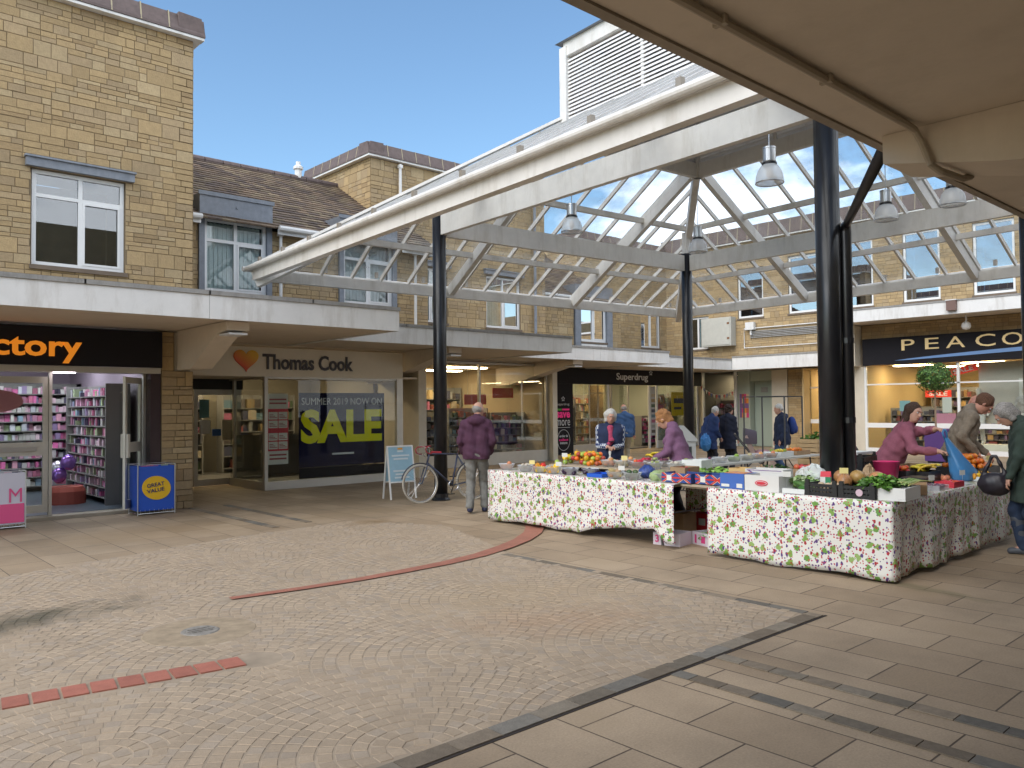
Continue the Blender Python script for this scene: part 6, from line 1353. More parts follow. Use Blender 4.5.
# litter bin
t = thing('litter_bin', 'pale grey litter bin with a sloping hood behind the purple sweater woman', 'litter bin', (14.0, 10.15, 0), R(-45)); gbin = mat('pale grey bin', (.50, .51, .50), .5)
part('body', MB().box(-.24, .24, -.24, .24, 0, .92), gbin, t, False); part('hood', MB().prism([(-.27, .925), (.27, .925), (.27, .97), (0, 1.25), (-.27, 1.12)], -.27, .27, 'y'), gbin, t, False); part('opening', MB().box(-.15, .15, -.255, -.2405, .62, .82), room_d, t, False)

# ================================================================== STREET OBJECTS
# bicycle, local +X forward (front wheel), built leaning on the post
bk_ = thing('bicycle', 'dark framed touring bicycle leaning on the first black post', 'bicycle', (8.87, 11.52, 0), R(180-10.5)); bk_.rotation_euler[0] = R(4)
tyre = mat('pale wall tyre', (.42, .38, .31), .7); fr_m = mat('bike frame paint', (.04, .05, .09), .3); chrome = mat('chrome', (.65, .65, .66), .2, metal=1)
RW = .335
for wx in (.53, -.53):
    w = part('wheel', MB().tube([(wx+(RW-.025)*math.cos(2*PI*k/48), 0, RW+(RW-.025)*math.sin(2*PI*k/48)) for k in range(48)], .010, 6, close=True), chrome, bk_, False, smooth=True)
    part('tyre', MB().tube([(wx+(RW-.004)*math.cos(2*PI*k/48), 0, RW+(RW-.004)*math.sin(2*PI*k/48)) for k in range(48)], .016, 8, close=True), tyre, w, False, smooth=True)
    sp = MB()
    for k in range(28): a = 2*PI*k/28; sp.tube([(wx+.02*math.cos(a+.8), .02*(1 if k % 2 else -1), RW+.02*math.sin(a+.8)), (wx+(RW-.03)*math.cos(a), 0, RW+(RW-.03)*math.sin(a))], .0014, 4)
    part('spokes', sp, chrome, w, False); part('hub', MB().tube([(wx, -.05, RW), (wx, .05, RW)], .018, 10), chrome, w, False)
    mg = MB().tube([(wx+(RW+.03)*math.cos(a), 0, RW+(RW+.03)*math.sin(a)) for a in [R(15)+R(150)*i/14 for i in range(15)]], .012, 6); part('mudguard', mg, mat('dark mudguard', (.05, .05, .06), .4), bk_, False)
F = MB(); BB = (-.10, 0, .28); ST = (-.23, 0, .83); HT = (.33, 0, .86); HB = (.38, 0, .70)
F.tube([BB, ST], .016, 10).tube([ST, HT], .015, 10).tube([BB, HB], .018, 10).tube([HB, HT], .018, 10)
for s in (1, -1): F.tube([(-.10, s*.03, .28), (-.53, s*.06, RW)], .009, 8).tube([(-.23, s*.01, .80), (-.53, s*.06, RW)], .008, 8)
part('frame', F, fr_m, bk_, False, smooth=True); fk = MB()
for s in (1, -1): fk.tube([(.38, s*.01, .70), (.40, s*.05, .66), (.49, s*.055, .42), (.53, s*.055, RW)], .011, 8)
part('fork', fk, fr_m, bk_, False, smooth=True)
part('seat_post', MB().tube([ST, (-.255, 0, .95)], .012, 8), chrome, bk_, False); part('saddle', MB().ball((-.26, 0, .975), 1, 14, 8, (.13, .07, .03)).ball((-.15, 0, .972), 1, 10, 6, (.10, .025, .022)), black, bk_, False, smooth=True)
part('stem', MB().tube([HT, (.32, 0, .96), (.40, 0, .99)], .012, 8), chrome, bk_, False)
hb_ = MB()
for s in (1, -1): hb_.tube([(.40, 0, .99), (.40, s*.20, .99), (.46, s*.21, .985), (.50, s*.21, .95), (.49, s*.21, .89), (.44, s*.21, .86), (.38, s*.21, .86)], .012, 8)
part('handlebar', hb_, mat('red bar tape', (.30, .03, .04), .6), bk_, False, smooth=True)
part('chainring', MB().tube([(-.10+.095*math.cos(2*PI*k/30), .05, .28+.095*math.sin(2*PI*k/30)) for k in range(30)], .006, 5, close=True).tube([(-.10, -.07, .28), (-.10, .07, .28)], .02, 10), chrome, bk_, False)
part('crank', MB().bar((-.10, .07, .28), (-.02, .07, .13), .014, .02), chrome, bk_, False); part('crank', MB().bar((-.10, -.07, .28), (-.18, -.07, .43), .014, .02), chrome, bk_, False)
part('pedal', MB().box(-.06, .03, .075, .16, .12, .14), black, bk_, False); part('pedal', MB().box(-.22, -.13, -.16, -.075, .42, .44), black, bk_, False)
part('chain', MB().tube([(-.10, .05, .375), (-.53, .05, RW+.03), (-.56, .05, RW), (-.53, .05, RW-.03), (-.10, .05, .185)], .004, 5, close=False), chrome, bk_, False)
part('saddle_bag', MB().ball((-.36, 0, .86), 1, 12, 8, (.07, .05, .06)), mat('red bag', (.45, .05, .04), .6), bk_, False, smooth=True)
part('top_bag', MB().box(.02, .26, -.025, .025, .77, .835) if False else MB().tube([(.10, 0, .872), (.30, 0, .885)], .02, 8), mat('red tube wrap', (.42, .03, .05), .5), bk_, False)
part('cable', MB().tube([(.45, .2, .93), (.50, .1, .85), (.42, .02, .80)], .004, 5).tube([(.45, -.2, .93), (.52, -.1, .86), (.42, -.02, .82)], .004, 5).tube([(.46, .2, .96), (.55, .05, 1.02), (.45, -.1, .96)], .004, 5), chrome, bk_, False)
# A-board
ab = thing('pavement_sign', 'white framed A board with a pale blue poster behind the bicycle', 'A board', (8.47, 12.45, 0), R(-6))
for s in (-1, 1):
    Mx = Matrix.Rotation(R(-9*s), 4, 'X') @ Matrix.Identity(4); Mx = Matrix.Translation((0, .0, .98)) @ Matrix.Rotation(R(9*s if s < 0 else 9), 4, 'X') @ Matrix.Translation((0, 0, -.98)) if s > 0 else Matrix.Translation((0, 0, .98)) @ Matrix.Rotation(R(-9), 4, 'X') @ Matrix.Translation((0, 0, -.98))
    fb = MB(); 
    for b in ((-.27, -.245, -.012, .012, 0, .98), (.245, .27, -.012, .012, 0, .98), (-.245, .245, -.012, .012, .955, .98), (-.245, .245, -.012, .012, .30, .325)): fb.box(*b, None, Mx)
    fo = part('frame', fb, white, ab, False); part('panel', MB().box(-.245, .245, -.006, .004, .325, .955, None, Mx), mat('pale blue poster', (.30, .48, .58), .5, var=.15, scale=3), fo, False)
    if s < 0:
        tx = MB()
        for z, w in ((.86, .12), (.78, .36), (.72, .30), (.50, .34), (.44, .26), (.38, .3)): tx.box(-w/2, w/2, -.012, -.008, z, z+.03, None, Mx)
        part('print_line', tx, mat('poster white ink', (.62, .68, .70), .5), fo, False)
        part('print_mark', MB().box(-.05, .05, -.0125, -.0085, .905, .94, None, Mx), mat('orange mark', (.75, .35, .04), .5), fo, False)
# bay tree and planter
pl = thing('planter', 'purple rectangular planter before the fashion shop', 'planter', (24, 8.45, 0)); part('box', MB().box(-.3, .3, -.55, .55, .05, .90), mat('purple planter', (.10, .045, .19), .45), pl, False); part('rim', MB().box(-.32, .32, -.57, .57, .902, .95), MATS['purple planter'], pl, False); part('foot', MB().box(-.25, .25, -.5, .5, 0, .048), black, pl, False)
bt = thing('bay_tree', 'clipped round bay tree on a thin bare stem before the fashion shop', 'tree', (24, 8.80, .95))
part('trunk', MB().tube([(0, 0, 0), (.02, .01, .5), (-.01, 0, 1.0), (0, 0, 1.3)], [.03, .025, .024, .02], 8).tube([(0, 0, .9), (.15, .1, 1.3)], .012, 6).tube([(0, 0, .95), (-.12, -.12, 1.35)], .012, 6), mat('bark', (.28, .20, .13), .9), bt, False)
mb = MB()
for i in range(2600):
    d_ = Vector((RNG.gauss(0, 1), RNG.gauss(0, 1), RNG.gauss(0, 1))).normalized(); rr_ = RNG.uniform(.55, 1.03)**.6; p = Vector((d_.x*.47, d_.y*.47, d_.z*.43))*rr_*(1+.10*math.sin(d_.x*7+d_.z*5)); p.z += 1.42
    s = RNG.uniform(.025, .05); q_ = d_.to_track_quat('Z', 'Y').to_matrix().to_4x4() @ Matrix.Rotation(RNG.uniform(0, 6.3), 4, 'Z') @ Matrix.Rotation(RNG.uniform(-1.0, 1.0), 4, 'X')
    g = RNG.uniform(.5, 1.5); mb.add([tuple(p+(q_ @ Vector(v))) for v in ((-s, 0, 0), (0, s*.45, s*.1), (s, 0, 0), (0, -s*.45, s*.1))], [(0, 1, 2, 3)], tuple(g*v for v in RNG.choice([(.07, .15, .025), (.12, .23, .045), (.04, .10, .02)])))
part('crown', mb, MATS['leaf'], bt, False)

# pushchair
pc = thing('pushchair', 'beige pushchair with folded hood right of the couple in dark coats', 'pushchair', (16.5, 9.95, 0), R(-150))
dkf = mat('pushchair frame', (.07, .07, .08), .4, metal=.4); bei = mat('beige pushchair cloth', (.42, .30, .26), .8, var=.2); pkk = mat('dark pushchair cloth', (.09, .07, .09), .8)
for x, y in ((-.25, -.3), (.25, -.3), (-.25, .35), (.25, .35)): part('wheel', shiftz(MB().tube([(-.02, 0, 0), (.02, 0, 0)], .10, 18), Matrix.Translation((x, y, .10))), dkf, pc, False)
part('frame', MB().tube([(-.25, .35, .1), (-.25, -.10, .55), (-.25, -.45, 1.0)], .014, 6).tube([(.25, .35, .1), (.25, -.10, .55), (.25, -.45, 1.0)], .014, 6).tube([(-.25, -.45, 1.0), (.25, -.45, 1.0)], .018, 6).tube([(-.25, -.3, .1), (-.25, .05, .5)], .012, 6).tube([(.25, -.3, .1), (.25, .05, .5)], .012, 6), dkf, pc, False)
part('seat', MB().prism([(-.25, .95), (-.05, .45), (.25, .42), (.42, .30), (.45, .34), (.28, .50), (.02, .54), (-.17, .98)], -.21, .21, 'x'), bei, pc, False, smooth=False)
part('hood', MB().add([(.23*math.cos(PI*j/10), -.26+.30*math.sin(PI*.5*i/5)*1.0, .78+.36*math.sin(PI*j/10)*math.cos(.0)*(1-.25*i/5)) for i in range(6) for j in range(11)], [(i*11+j, i*11+j+1, (i+1)*11+j+1, (i+1)*11+j) for i in range(5) for j in range(10)]), pkk, pc, False, smooth=True)
part('blanket', MB().ball((0, .16, .56), 1, 14, 8, (.19, .22, .09)), mat('pink blanket', (.50, .28, .30), .9, var=.2), pc, False, smooth=True)
# blue bag on the couple's arm

# ================================================================== PEOPLE
class SDF:
    """union of tapered capsules and ellipsoids on a grid, turned into one continuous mesh by surface nets"""
    def __init__(s): s.p = []
    def cap(s, a, b, ra, rb, k=.03, neg=False): s.p.append(('c', Vector(a), Vector(b), ra, rb, k, neg)); return s
    def ell(s, c, r, rot=None, k=.03, neg=False): s.p.append(('e', Vector(c), r, rot, None, k, neg)); return s
    def mesh(s, name, material, h=.012, wr=0, cut=None, seed=0):
        lo = np.array([1e9]*3); hi = -lo
        for q in s.p:
            if q[6]: continue
            if q[0] == 'c':
                for pt, r in ((q[1], q[3]), (q[2], q[4])): lo = np.minimum(lo, np.array(pt)-r); hi = np.maximum(hi, np.array(pt)+r)
            else: r = max(q[2]); lo = np.minimum(lo, np.array(q[1])-r); hi = np.maximum(hi, np.array(q[1])+r)
        lo -= .05; hi += .05; n = np.ceil((hi-lo)/h).astype(int)+1
        ax = [lo[i]+h*np.arange(n[i]) for i in range(3)]; D = np.full(tuple(n), .12, np.float32)
        for q in s.p:
            if q[0] == 'c': a, b = np.array(q[1]), np.array(q[2]); m_ = max(q[3], q[4])+.09; l_, h_ = np.minimum(a, b)-m_, np.maximum(a, b)+m_
            else: m_ = max(q[2])+.09; l_, h_ = np.array(q[1])-m_, np.array(q[1])+m_
            i0 = np.maximum(0, np.floor((l_-lo)/h).astype(int)); i1 = np.minimum(n, np.ceil((h_-lo)/h).astype(int)+1)
            if (i1 <= i0).any(): continue
            sl = tuple(slice(i0[i], i1[i]) for i in range(3)); X = ax[0][sl[0]][:, None, None]; Y = ax[1][sl[1]][None, :, None]; Z = ax[2][sl[2]][None, None, :]
            if q[0] == 'c':
                ba = b-a; l2 = float(ba@ba)+1e-9; t = np.clip(((X-a[0])*ba[0]+(Y-a[1])*ba[1]+(Z-a[2])*ba[2])/l2, 0, 1)
                d = np.sqrt((X-a[0]-ba[0]*t)**2+(Y-a[1]-ba[1]*t)**2+(Z-a[2]-ba[2]*t)**2)-(q[3]+(q[4]-q[3])*t)
            else:
                c, r, rot = np.array(q[1]), q[2], q[3]; P = [X-c[0], Y-c[1], Z-c[2]]
                if rot is not None: Mi = np.array(rot.to_3x3().inverted()); P = [Mi[i][0]*P[0]+Mi[i][1]*P[1]+Mi[i][2]*P[2] for i in range(3)]
                k0 = np.sqrt((P[0]/r[0])**2+(P[1]/r[1])**2+(P[2]/r[2])**2); k1 = np.sqrt((P[0]/r[0]**2)**2+(P[1]/r[1]**2)**2+(P[2]/r[2]**2)**2)+1e-6; d = k0*(k0-1)/k1
            k = q[5]; A = D[sl]
            if q[6]: d = -d; hh = np.clip(.5-.5*(A-d)/k, 0, 1); D[sl] = A+(d-A)*hh+k*hh*(1-hh)
            else: hh = np.clip(.5+.5*(d-A)/k, 0, 1); D[sl] = d+(A-d)*hh-k*hh*(1-hh)
        X, Y, Z = ax[0][:, None, None], ax[1][None, :, None], ax[2][None, None, :]
        if wr: D = D+wr*(np.sin(X*21+Z*17+seed)*np.sin(Y*19-Z*29+seed*2)+.5*np.sin(Z*53+X*25+Y*31+seed)+.3*np.sin(X*90+Y*70-Z*20))
        if cut is not None: D = np.maximum(D, cut(X, Y, Z))
        D[0] = D[-1] = .1; D[:, 0] = D[:, -1] = .1; D[:, :, 0] = D[:, :, -1] = .1
        I = D < 0; nx, ny, nz = D.shape
        cnt = np.zeros((nx-1, ny-1, nz-1), np.int8); off = [(i, j, k) for i in (0, 1) for j in (0, 1) for k in (0, 1)]
        for i, j, k in off: cnt += I[i:nx-1+i, j:ny-1+j, k:nz-1+k]
        act = (cnt > 0) & (cnt < 8); ids = np.full(act.shape, -1, np.int64); idx = np.argwhere(act); ids[act] = np.arange(len(idx))
        S = np.zeros((len(idx), 3)); W = np.zeros(len(idx))
        for e0 in off:
            for a in range(3):
                if e0[a]: continue
                e1 = list(e0); e1[a] = 1
                v0 = D[idx[:, 0]+e0[0], idx[:, 1]+e0[1], idx[:, 2]+e0[2]]; v1 = D[idx[:, 0]+e1[0], idx[:, 1]+e1[1], idx[:, 2]+e1[2]]
                m_ = (v0 < 0) != (v1 < 0); t = np.where(m_, v0/(v0-v1+1e-12), 0); P = np.tile(np.array(e0, float), (len(idx), 1)); P[:, a] += t
                S += P*m_[:, None]; W += m_
        V = lo+(idx+S/np.maximum(W, 1)[:, None])*h; F = []
        for a in range(3):
            b, c = (a+1) % 3, (a+2) % 3; s0 = [slice(0, -1)]*3; s1 = [slice(0, -1)]*3; s1[a] = slice(1, None); s0 = [slice(None)]*3; s1 = [slice(None)]*3
            s0[a] = slice(0, -1); s1[a] = slice(1, None); A0, A1 = I[tuple(s0)], I[tuple(s1)]; E = np.argwhere(A0 != A1); fl = A0[E[:, 0], E[:, 1], E[:, 2]]
            def gid(db, dc): q_ = E.copy(); q_[:, b] -= db; q_[:, c] -= dc; return ids[q_[:, 0], q_[:, 1], q_[:, 2]]
            ok = (E[:, b] > 0) & (E[:, c] > 0) & (E[:, b] < D.shape[b]-1) & (E[:, c] < D.shape[c]-1); E = E[ok]; fl = fl[ok]
            q4 = np.stack([gid(1, 1), gid(0, 1), gid(0, 0), gid(1, 0)], 1); q4[~fl] = q4[~fl][:, ::-1]; F.append(q4)
        F = np.concatenate(F); F = F[(F >= 0).all(1)]
        me = bpy.data.meshes.new(name); me.vertices.add(len(V)); me.vertices.foreach_set('co', V.astype(np.float32).ravel()); me.loops.add(len(F)*4); me.loops.foreach_set('vertex_index', F.ravel().astype(np.int32))
        me.polygons.add(len(F)); me.polygons.foreach_set('loop_start', np.arange(0, len(F)*4, 4, dtype=np.int32)); me.polygons.foreach_set('loop_total', np.full(len(F), 4, np.int32)); me.polygons.foreach_set('use_smooth', np.ones(len(F), bool))
        me.update(calc_edges=True); me.validate(); me.materials.append(material); return me

skin = mat('skin', (.56, .31, .22), .5, var=.06, scale=20); skin2 = mat('ruddy skin', (.55, .26, .18), .5, var=.08, scale=20)
def ik(S, T, l1, l2, pole):
    d = T-S; L_ = min(d.length, (l1+l2)*.995); d = d.normalized(); T = S+d*L_; a = (l1*l1-l2*l2+L_*L_)/(2*L_); hgt = math.sqrt(max(0, l1*l1-a*a)); p = pole-d*pole.dot(d); p.normalize()
    return S+d*a+p*hgt, T
def person(label, loc, head_deg, H=1.72, lean=0, hp=0, hy=0, hr=0, hands=None, feet=None, top=None, trou=None, shoe=None, hair=None, hair_style='short', hem=.80, sk=None, bulk=1.0, h=.013, world_hands=False,
           hood=False, face=True, twist=0, collar=True, elbow=None, coat_w=0, wr=.0065, hidden_hands=False, sink=0, female=False):
    """facing head_deg (angle from +X); local frame +Y forward, +X right hand"""
    s = H/1.75; sk = sk or skin; rz = R(head_deg-90); t = thing('person', label, 'person', loc, rz)
    hipz = .92*s-sink; ln = R(lean)
    RL = Matrix.Rotation(-ln, 3, 'X') @ Matrix.Rotation(R(twist), 3, 'Z')
    def U(x, y, z): return Vector((0, 0, hipz))+RL @ Vector((x*s, y*s, z*s))
    sh = .172 if female else .190; sh *= (1+.4*(bulk-1))
    inv = Matrix.Rotation(-rz, 3, 'Z')
    def toL(p): return inv @ (Vector(p)-Vector(loc))
    hands = hands or [(.24, .05, .82), (-.24, .05, .82)]
    hands = [toL(p) if world_hands else Vector(p)*s for p in hands]
    el = elbow or [Vector((.6, -1, -.4)), Vector((-.6, -1, -.4))]
    S_ = [U(sh, 0, .475), U(-sh, 0, .475)]; arms = []
    for i in (0, 1): e, w = ik(S_[i], hands[i], .285*s, .255*s, Vector(el[i])); arms.append((S_[i], e, w))
    feet = feet or [(.10, .02, 0), (-.10, -.02, 0)]; legs = []
    for i in (0, 1):
        hj = Vector(((.09 if i == 0 else -.09)*s, 0, hipz-.02)); ank = Vector((feet[i][0]*s, feet[i][1]*s, .085*s+feet[i][2]*s)); kn, ank = ik(hj, ank, .44*s, .42*s, Vector((0, 1, 0))); legs.append((hj, kn, ank))
    HR = RL @ Matrix.Rotation(R(-hy), 3, 'Z') @ Matrix.Rotation(R(-hp), 3, 'X') @ Matrix.Rotation(R(hr), 3, 'Y'); nb = U(0, .0, .555)
    hc = nb+HR @ Vector((0, .035*s, .165*s))
    def Hd(x, y, z): return hc+HR @ Vector((x*s, y*s, z*s))
    b = SDF()
    def torso(b, o, k=.05):
        w = bulk
        b.cap(U(.085*w, 0, .02), U(.095*w, .0, .24), .105*s*w+o, .095*s*w+o, k); b.cap(U(-.085*w, 0, .02), U(-.095*w, 0, .24), .105*s*w+o, .095*s*w+o, k)
        b.cap(U(.095*w, 0, .24), U(.10, .005, .42), .095*s*w+o, .10*s+o, k); b.cap(U(-.095*w, 0, .24), U(-.10, .005, .42), .095*s*w+o, .10*s+o, k)
        b.cap(U(.05, .03*w, .12), U(.05, .035, .36), .09*s*w+o, .085*s+o, k); b.cap(U(-.05, .03*w, .12), U(-.05, .035, .36), .09*s*w+o, .085*s+o, k)
        b.cap(U(sh-.035, -.005, .468), U(-sh+.035, -.005, .468), .058*s+o, .058*s+o, k)
        for q_ in (1, -1): b.cap(U(q_*.03, -.01, .555), U(q_*(sh-.02), -.005, .475), .050*s+o*.6, .045*s+o*.6, k)
        if female: b.ell(U(.075, .10, .36), (.065*s+o,)*3, None, .04); b.ell(U(-.075, .10, .36), (.065*s+o,)*3, None, .04)
    def armsf(b, o, end=1.0, k=.03):
        for S0, e, w in arms: b.cap(S0, e, .056*s*(.5+.5*bulk)+o, .043*s+o, k); w2 = e+(w-e)*end; b.cap(e, w2, .043*s+o, .031*s+o*.8, k)
    def legsf(b, o, end=1.0, k=.03, flare=0):
        for hj, kn, an in legs: b.cap(hj, kn, .088*s*(.6+.4*bulk)+o, .058*s+o, k); b.cap(kn, kn+(an-kn)*end, .057*s+o, .040*s+o+flare, k)
    torso(b, -.004); armsf(b, -.003); legsf(b, -.004)
    b.cap(nb-HR @ Vector((0, 0, .03)), Hd(0, -.02, -.08), .056*s, .052*s, .03)
    b.ell(Hd(0, -.012, .015), (.076*s, .096*s, .098*s), HR.to_4x4(), .02); b.ell(Hd(0, .022, -.055), (.056*s, .062*s, .068*s), HR.to_4x4(), .035); b.ell(Hd(0, .052, -.095), (.028*s, .026*s, .022*s), HR.to_4x4(), .03)
    b.cap(Hd(0, .082, .012), Hd(0, .104, -.028), .009*s, .015*s, .012); b.ell(Hd(0, .082, .028), (.05*s, .016*s, .011*s), HR.to_4x4(), .015)
    b.ell(Hd(.030, .094, .006), (.015*s, .012*s, .009*s), HR.to_4x4(), .01, True); b.ell(Hd(-.030, .094, .006), (.015*s, .012*s, .009*s), HR.to_4x4(), .01, True)
    for sx_ in (1, -1): b.ell(Hd(sx_*.078, -.01, -.008), (.010*s, .018*s, .030*s), HR.to_4x4(), .01)
    b.ell(Hd(0, .085, -.062), (.026*s, .012*s, .011*s), HR.to_4x4(), .012)
    if not hidden_hands:
        for i, (S0, e, w) in enumerate(arms):
            f = (w-e).normalized(); side = Vector((0, 0, 1)).cross(f) if abs(f.z) < .8 else Vector((0, 1, 0)).cross(f); side.normalize(); nrm = f.cross(side).normalized(); inw = -1 if i == 0 else 1
            pc_ = w+f*.05*s; b.cap(w, w+f*.03*s, .028*s, .026*s, .02); b.ell(pc_, (.030*s, .042*s, .016*s), Matrix((side, f, nrm)).transposed().to_4x4(), .015)
            for j, (o_, ln_) in enumerate(((-.026, .058), (-.009, .068), (.009, .064), (.025, .050))):
                r0 = pc_+side*o_*s+f*.030*s; r1 = r0+(f*.8-nrm*.35+side*o_*2)*ln_*.55*s; r2 = r1+(f*.35-nrm*.9)*ln_*.5*s; b.cap(r0, r1, .0095*s, .009*s, .006); b.cap(r1, r2, .009*s, .0075*s, .006)
            tr0 = pc_+side*inw*.026*s-f*.018*s; tr1 = tr0+(side*inw*.8+f*.7-nrm*.3).normalized()*.034*s; tr2 = tr1+(f*.9-nrm*.5).normalized()*.028*s; b.cap(tr0, tr1, .012*s, .010*s, .01); b.cap(tr1, tr2, .010*s, .008*s, .006)
    for hj, kn, an in legs: b.cap(an, an+Vector((0, .12*s, -.05*s)), .035*s, .025*s, .02)
    link('body', b.mesh('body', sk, h*.72), t, False)
    if trou:
        c = SDF(); c.cap(Vector((.07*s*bulk, 0, hipz)), Vector((-.07*s*bulk, 0, hipz)), .118*s*bulk, .118*s*bulk, .04); legsf(c, .014, .97, .03, .012)
        c.cap(U(.06, 0, .0), U(-.06, 0, .10), .11*s*bulk, .10*s*bulk, .05); link('trousers', c.mesh('trousers', trou, h, .006, seed=3), t, False)
    if top:
        c = SDF(); torso(c, .018, .05); armsf(c, .015, .94)
        if coat_w:
            for sx_ in (1, -1): c.cap(Vector((sx_*.07*s, 0, hipz)), Vector((sx_*.09*s, .0, hem*s-.05)), .125*s*bulk, .125*s*bulk+coat_w, .06)
        elif hem*s < hipz:
            for sx_ in (1, -1): c.cap(Vector((sx_*.075*s, 0, hipz+.02)), Vector((sx_*.08*s, 0, hem*s-.05)), .125*s*bulk, .125*s*bulk, .06)
        if collar: c.cap(nb-HR @ Vector((0, 0, .02)), nb+HR @ Vector((0, 0, .035)), .078*s, .066*s, .03)
        if hood: c.ell(U(0, -.085, .53), (.13*s, .085*s, .075*s), RL.to_4x4(), .04); c.cap(U(.10, -.02, .55), U(-.10, -.02, .55), .045*s, .045*s, .03)
        link('jacket' if hood or coat_w or hem < .82 else 'sweater', c.mesh('top', top, h, wr, (lambda X, Y, Z: hem*s-Z), seed=1), t, False)
    sm = shoe or black
    for hj, kn, an in legs:
        c = SDF(); c.cap(an+Vector((0, -.02, -.035*s)), an+Vector((0, .13*s, -.052*s)), .045*s, .036*s, .02); c.cap(an+Vector((0, 0, .0)), an+Vector((0, 0, -.04*s)), .047*s, .046*s, .02); link('shoe', c.mesh('shoe', sm, h*.8, 0, (lambda X, Y, Z, a=an: (a.z-.085*s+.003)-Z)), t, False)
    if hair:
        c = SDF(); hst = hair_style; E4 = HR.to_4x4()
        if hst == 'balding': c.ell(Hd(0, -.028, -.002), (.084*s, .092*s, .080*s), E4, .02); c.ell(Hd(0, -.01, .075), (.075*s, .105*s, .060*s), E4, .02, True)
        else: c.ell(Hd(0, -.022, .024), (.088*s, .104*s, .104*s), E4, .02)
        if hst == 'bob': 
            for sx_ in (1, -1): c.cap(Hd(sx_*.062, -.02, .03), Hd(sx_*.068, -.02, -.08), .046*s, .036*s, .03)
            c.cap(Hd(0, -.07, .02), Hd(0, -.075, -.08), .065*s, .055*s, .03)
        if hst == 'curly':
            rr_ = random.Random(4)
            for q_ in range(46):
                d_ = Vector((rr_.gauss(0, 1), rr_.gauss(0, 1)-.5, rr_.gauss(0, 1)+.5)).normalized(); c.ell(Hd(d_.x*.088, -.03+d_.y*.105, .02+d_.z*.108), (.026*s,)*3, None, .006)
            c.cap(Hd(0, -.08, .0), Hd(0, -.085, -.07), .06*s, .05*s, .03)
        if hst == 'long':
            for sx_ in (1, -1): c.cap(Hd(sx_*.066, -.02, .03), Hd(sx_*.075, -.01, -.16), .042*s, .03*s, .03)
            c.cap(Hd(0, -.06, .02), Hd(0, -.085, -.20), .07*s, .045*s, .03)
        lim = .072 if hst == 'short' else .066
        c.ell(Hd(0, .085, -.030), (.068*s, .075*s, .090*s), E4, .015, True)
        link('hair', c.mesh('hair', hair, h*.7, .006, seed=5), t, False)
    if face:
        for sx_ in (1, -1):
            e = MB().ball(Hd(sx_*.029, .079, .006), .0115*s, 10, 6); ey = part('eye', e, mat('eye white', (.62, .58, .55), .3), t, False, smooth=True)
            part('iris', MB().ball(Hd(sx_*.029, .0865, .006), .0062*s, 8, 5), mat('iris', (.03, .02, .015), .2), ey, False, smooth=True)
            part('eyebrow', MB().tube([Hd(sx_*.016, .096, .027), Hd(sx_*.032, .094, .031), Hd(sx_*.047, .084, .026)], .0022*s, 5), hair if hair and hair_style != 'x' else black, t, False)
        part('mouth', MB().ball((0, 0, 0), 1, 12, 6, (.021*s, .006*s, .0055*s), M=HR.to_4x4()) if False else MB().tube([Hd(-.021, .091, -.060), Hd(0, .098, -.062), Hd(.021, .091, -.060)], .0045*s, 6), mat('lips', (.42, .12, .11), .5), t, False)
    t['_hc'] = 0; del t['_hc']
    return t, dict(U=U, Hd=Hd, s=s, arms=arms, hipz=hipz, HR=HR, legs=legs)
def fabric(n, c, v=.15, sc=30, b=.3, bs=200): return mat(n, c, .85, var=v, scale=sc, bump=b, bscale=bs)
grey_h = fabric('grey hair', (.30, .28, .26), .7, 90); white_h = fabric('white hair', (.58, .56, .52), .5, 90); brown_h = fabric('brown hair', (.06, .032, .02), .8, 90); ginger_h = fabric('ginger hair', (.34, .16, .06), .8, 90); dark_h = fabric('dark brown hair', (.035, .02, .015), .8, 90); mid_h = fabric('short brown hair', (.12, .055, .03), .8, 90)

# 1 man in maroon hooded jacket, seen from behind, head turned right
person('man seen from behind in a maroon hooded jacket and grey jeans by the left stall', (8.27, 9.98, 0), 48, 1.76, 2, 8, 38, 0, hands=[(.21, .13, .92), (-.21, .13, .92)], feet=[(.12, .04, 0), (-.10, -.20, .02)], top=fabric('maroon jacket', (.068, .022, .048), .35, 4), trou=fabric('grey jeans', (.17, .165, .15), .35, 8), shoe=mat('navy trainers', (.025, .03, .07), .6), hair=grey_h, hair_style='balding', hem=.84, hood=True, bulk=1.02, hidden_hands=True)
# 2 woman in navy gilet facing the camera
t, P_ = person('white haired woman in navy gilet and gingham sleeves standing behind the left stall', (9.95, 8.62, 0), 222, 1.64, 4, 14, -6, 0, hands=[(.06, .27, 1.10), (-.05, .27, 1.08)], top=None, trou=fabric('dark trousers', (.025, .025, .035)), hair=white_h, hair_style='bob', bulk=1.15, female=True)
gm = bpy.data.materials.new('gingham'); gm.use_nodes = True; tt = gm.node_tree; bs = tt.nodes['Principled BSDF']; ck = N(tt, 'ShaderNodeTexChecker'); ck.inputs['Scale'].default_value = 26; ck.inputs[1].default_value = (.55, .58, .62, 1); ck.inputs[2].default_value = (.03, .05, .15, 1); co = N(tt, 'ShaderNodeTexCoord'); tt.links.new(co.outputs['Object'], ck.inputs[0]); tt.links.new(ck.outputs[0], bs.inputs[0]); bs.inputs['Roughness'].default_value = .9
s_ = P_['s']; U = P_['U']; c = SDF()
for S0, e, w in P_['arms']: c.cap(S0, e, .075*s_, .060*s_); c.cap(e, e+(w-e)*.93, .060*s_, .045*s_)
link('sleeves', c.mesh('sleeves', gm, .012, .003), t, False)
c = SDF()
for sx_ in (1, -1): c.cap(U(sx_*.09, 0, -.05), U(sx_*.11, 0, .42), .135*s_, .13*s_, .05); c.cap(U(sx_*.06, .05, .05), U(sx_*.07, .05, .38), .12*s_, .115*s_, .05)
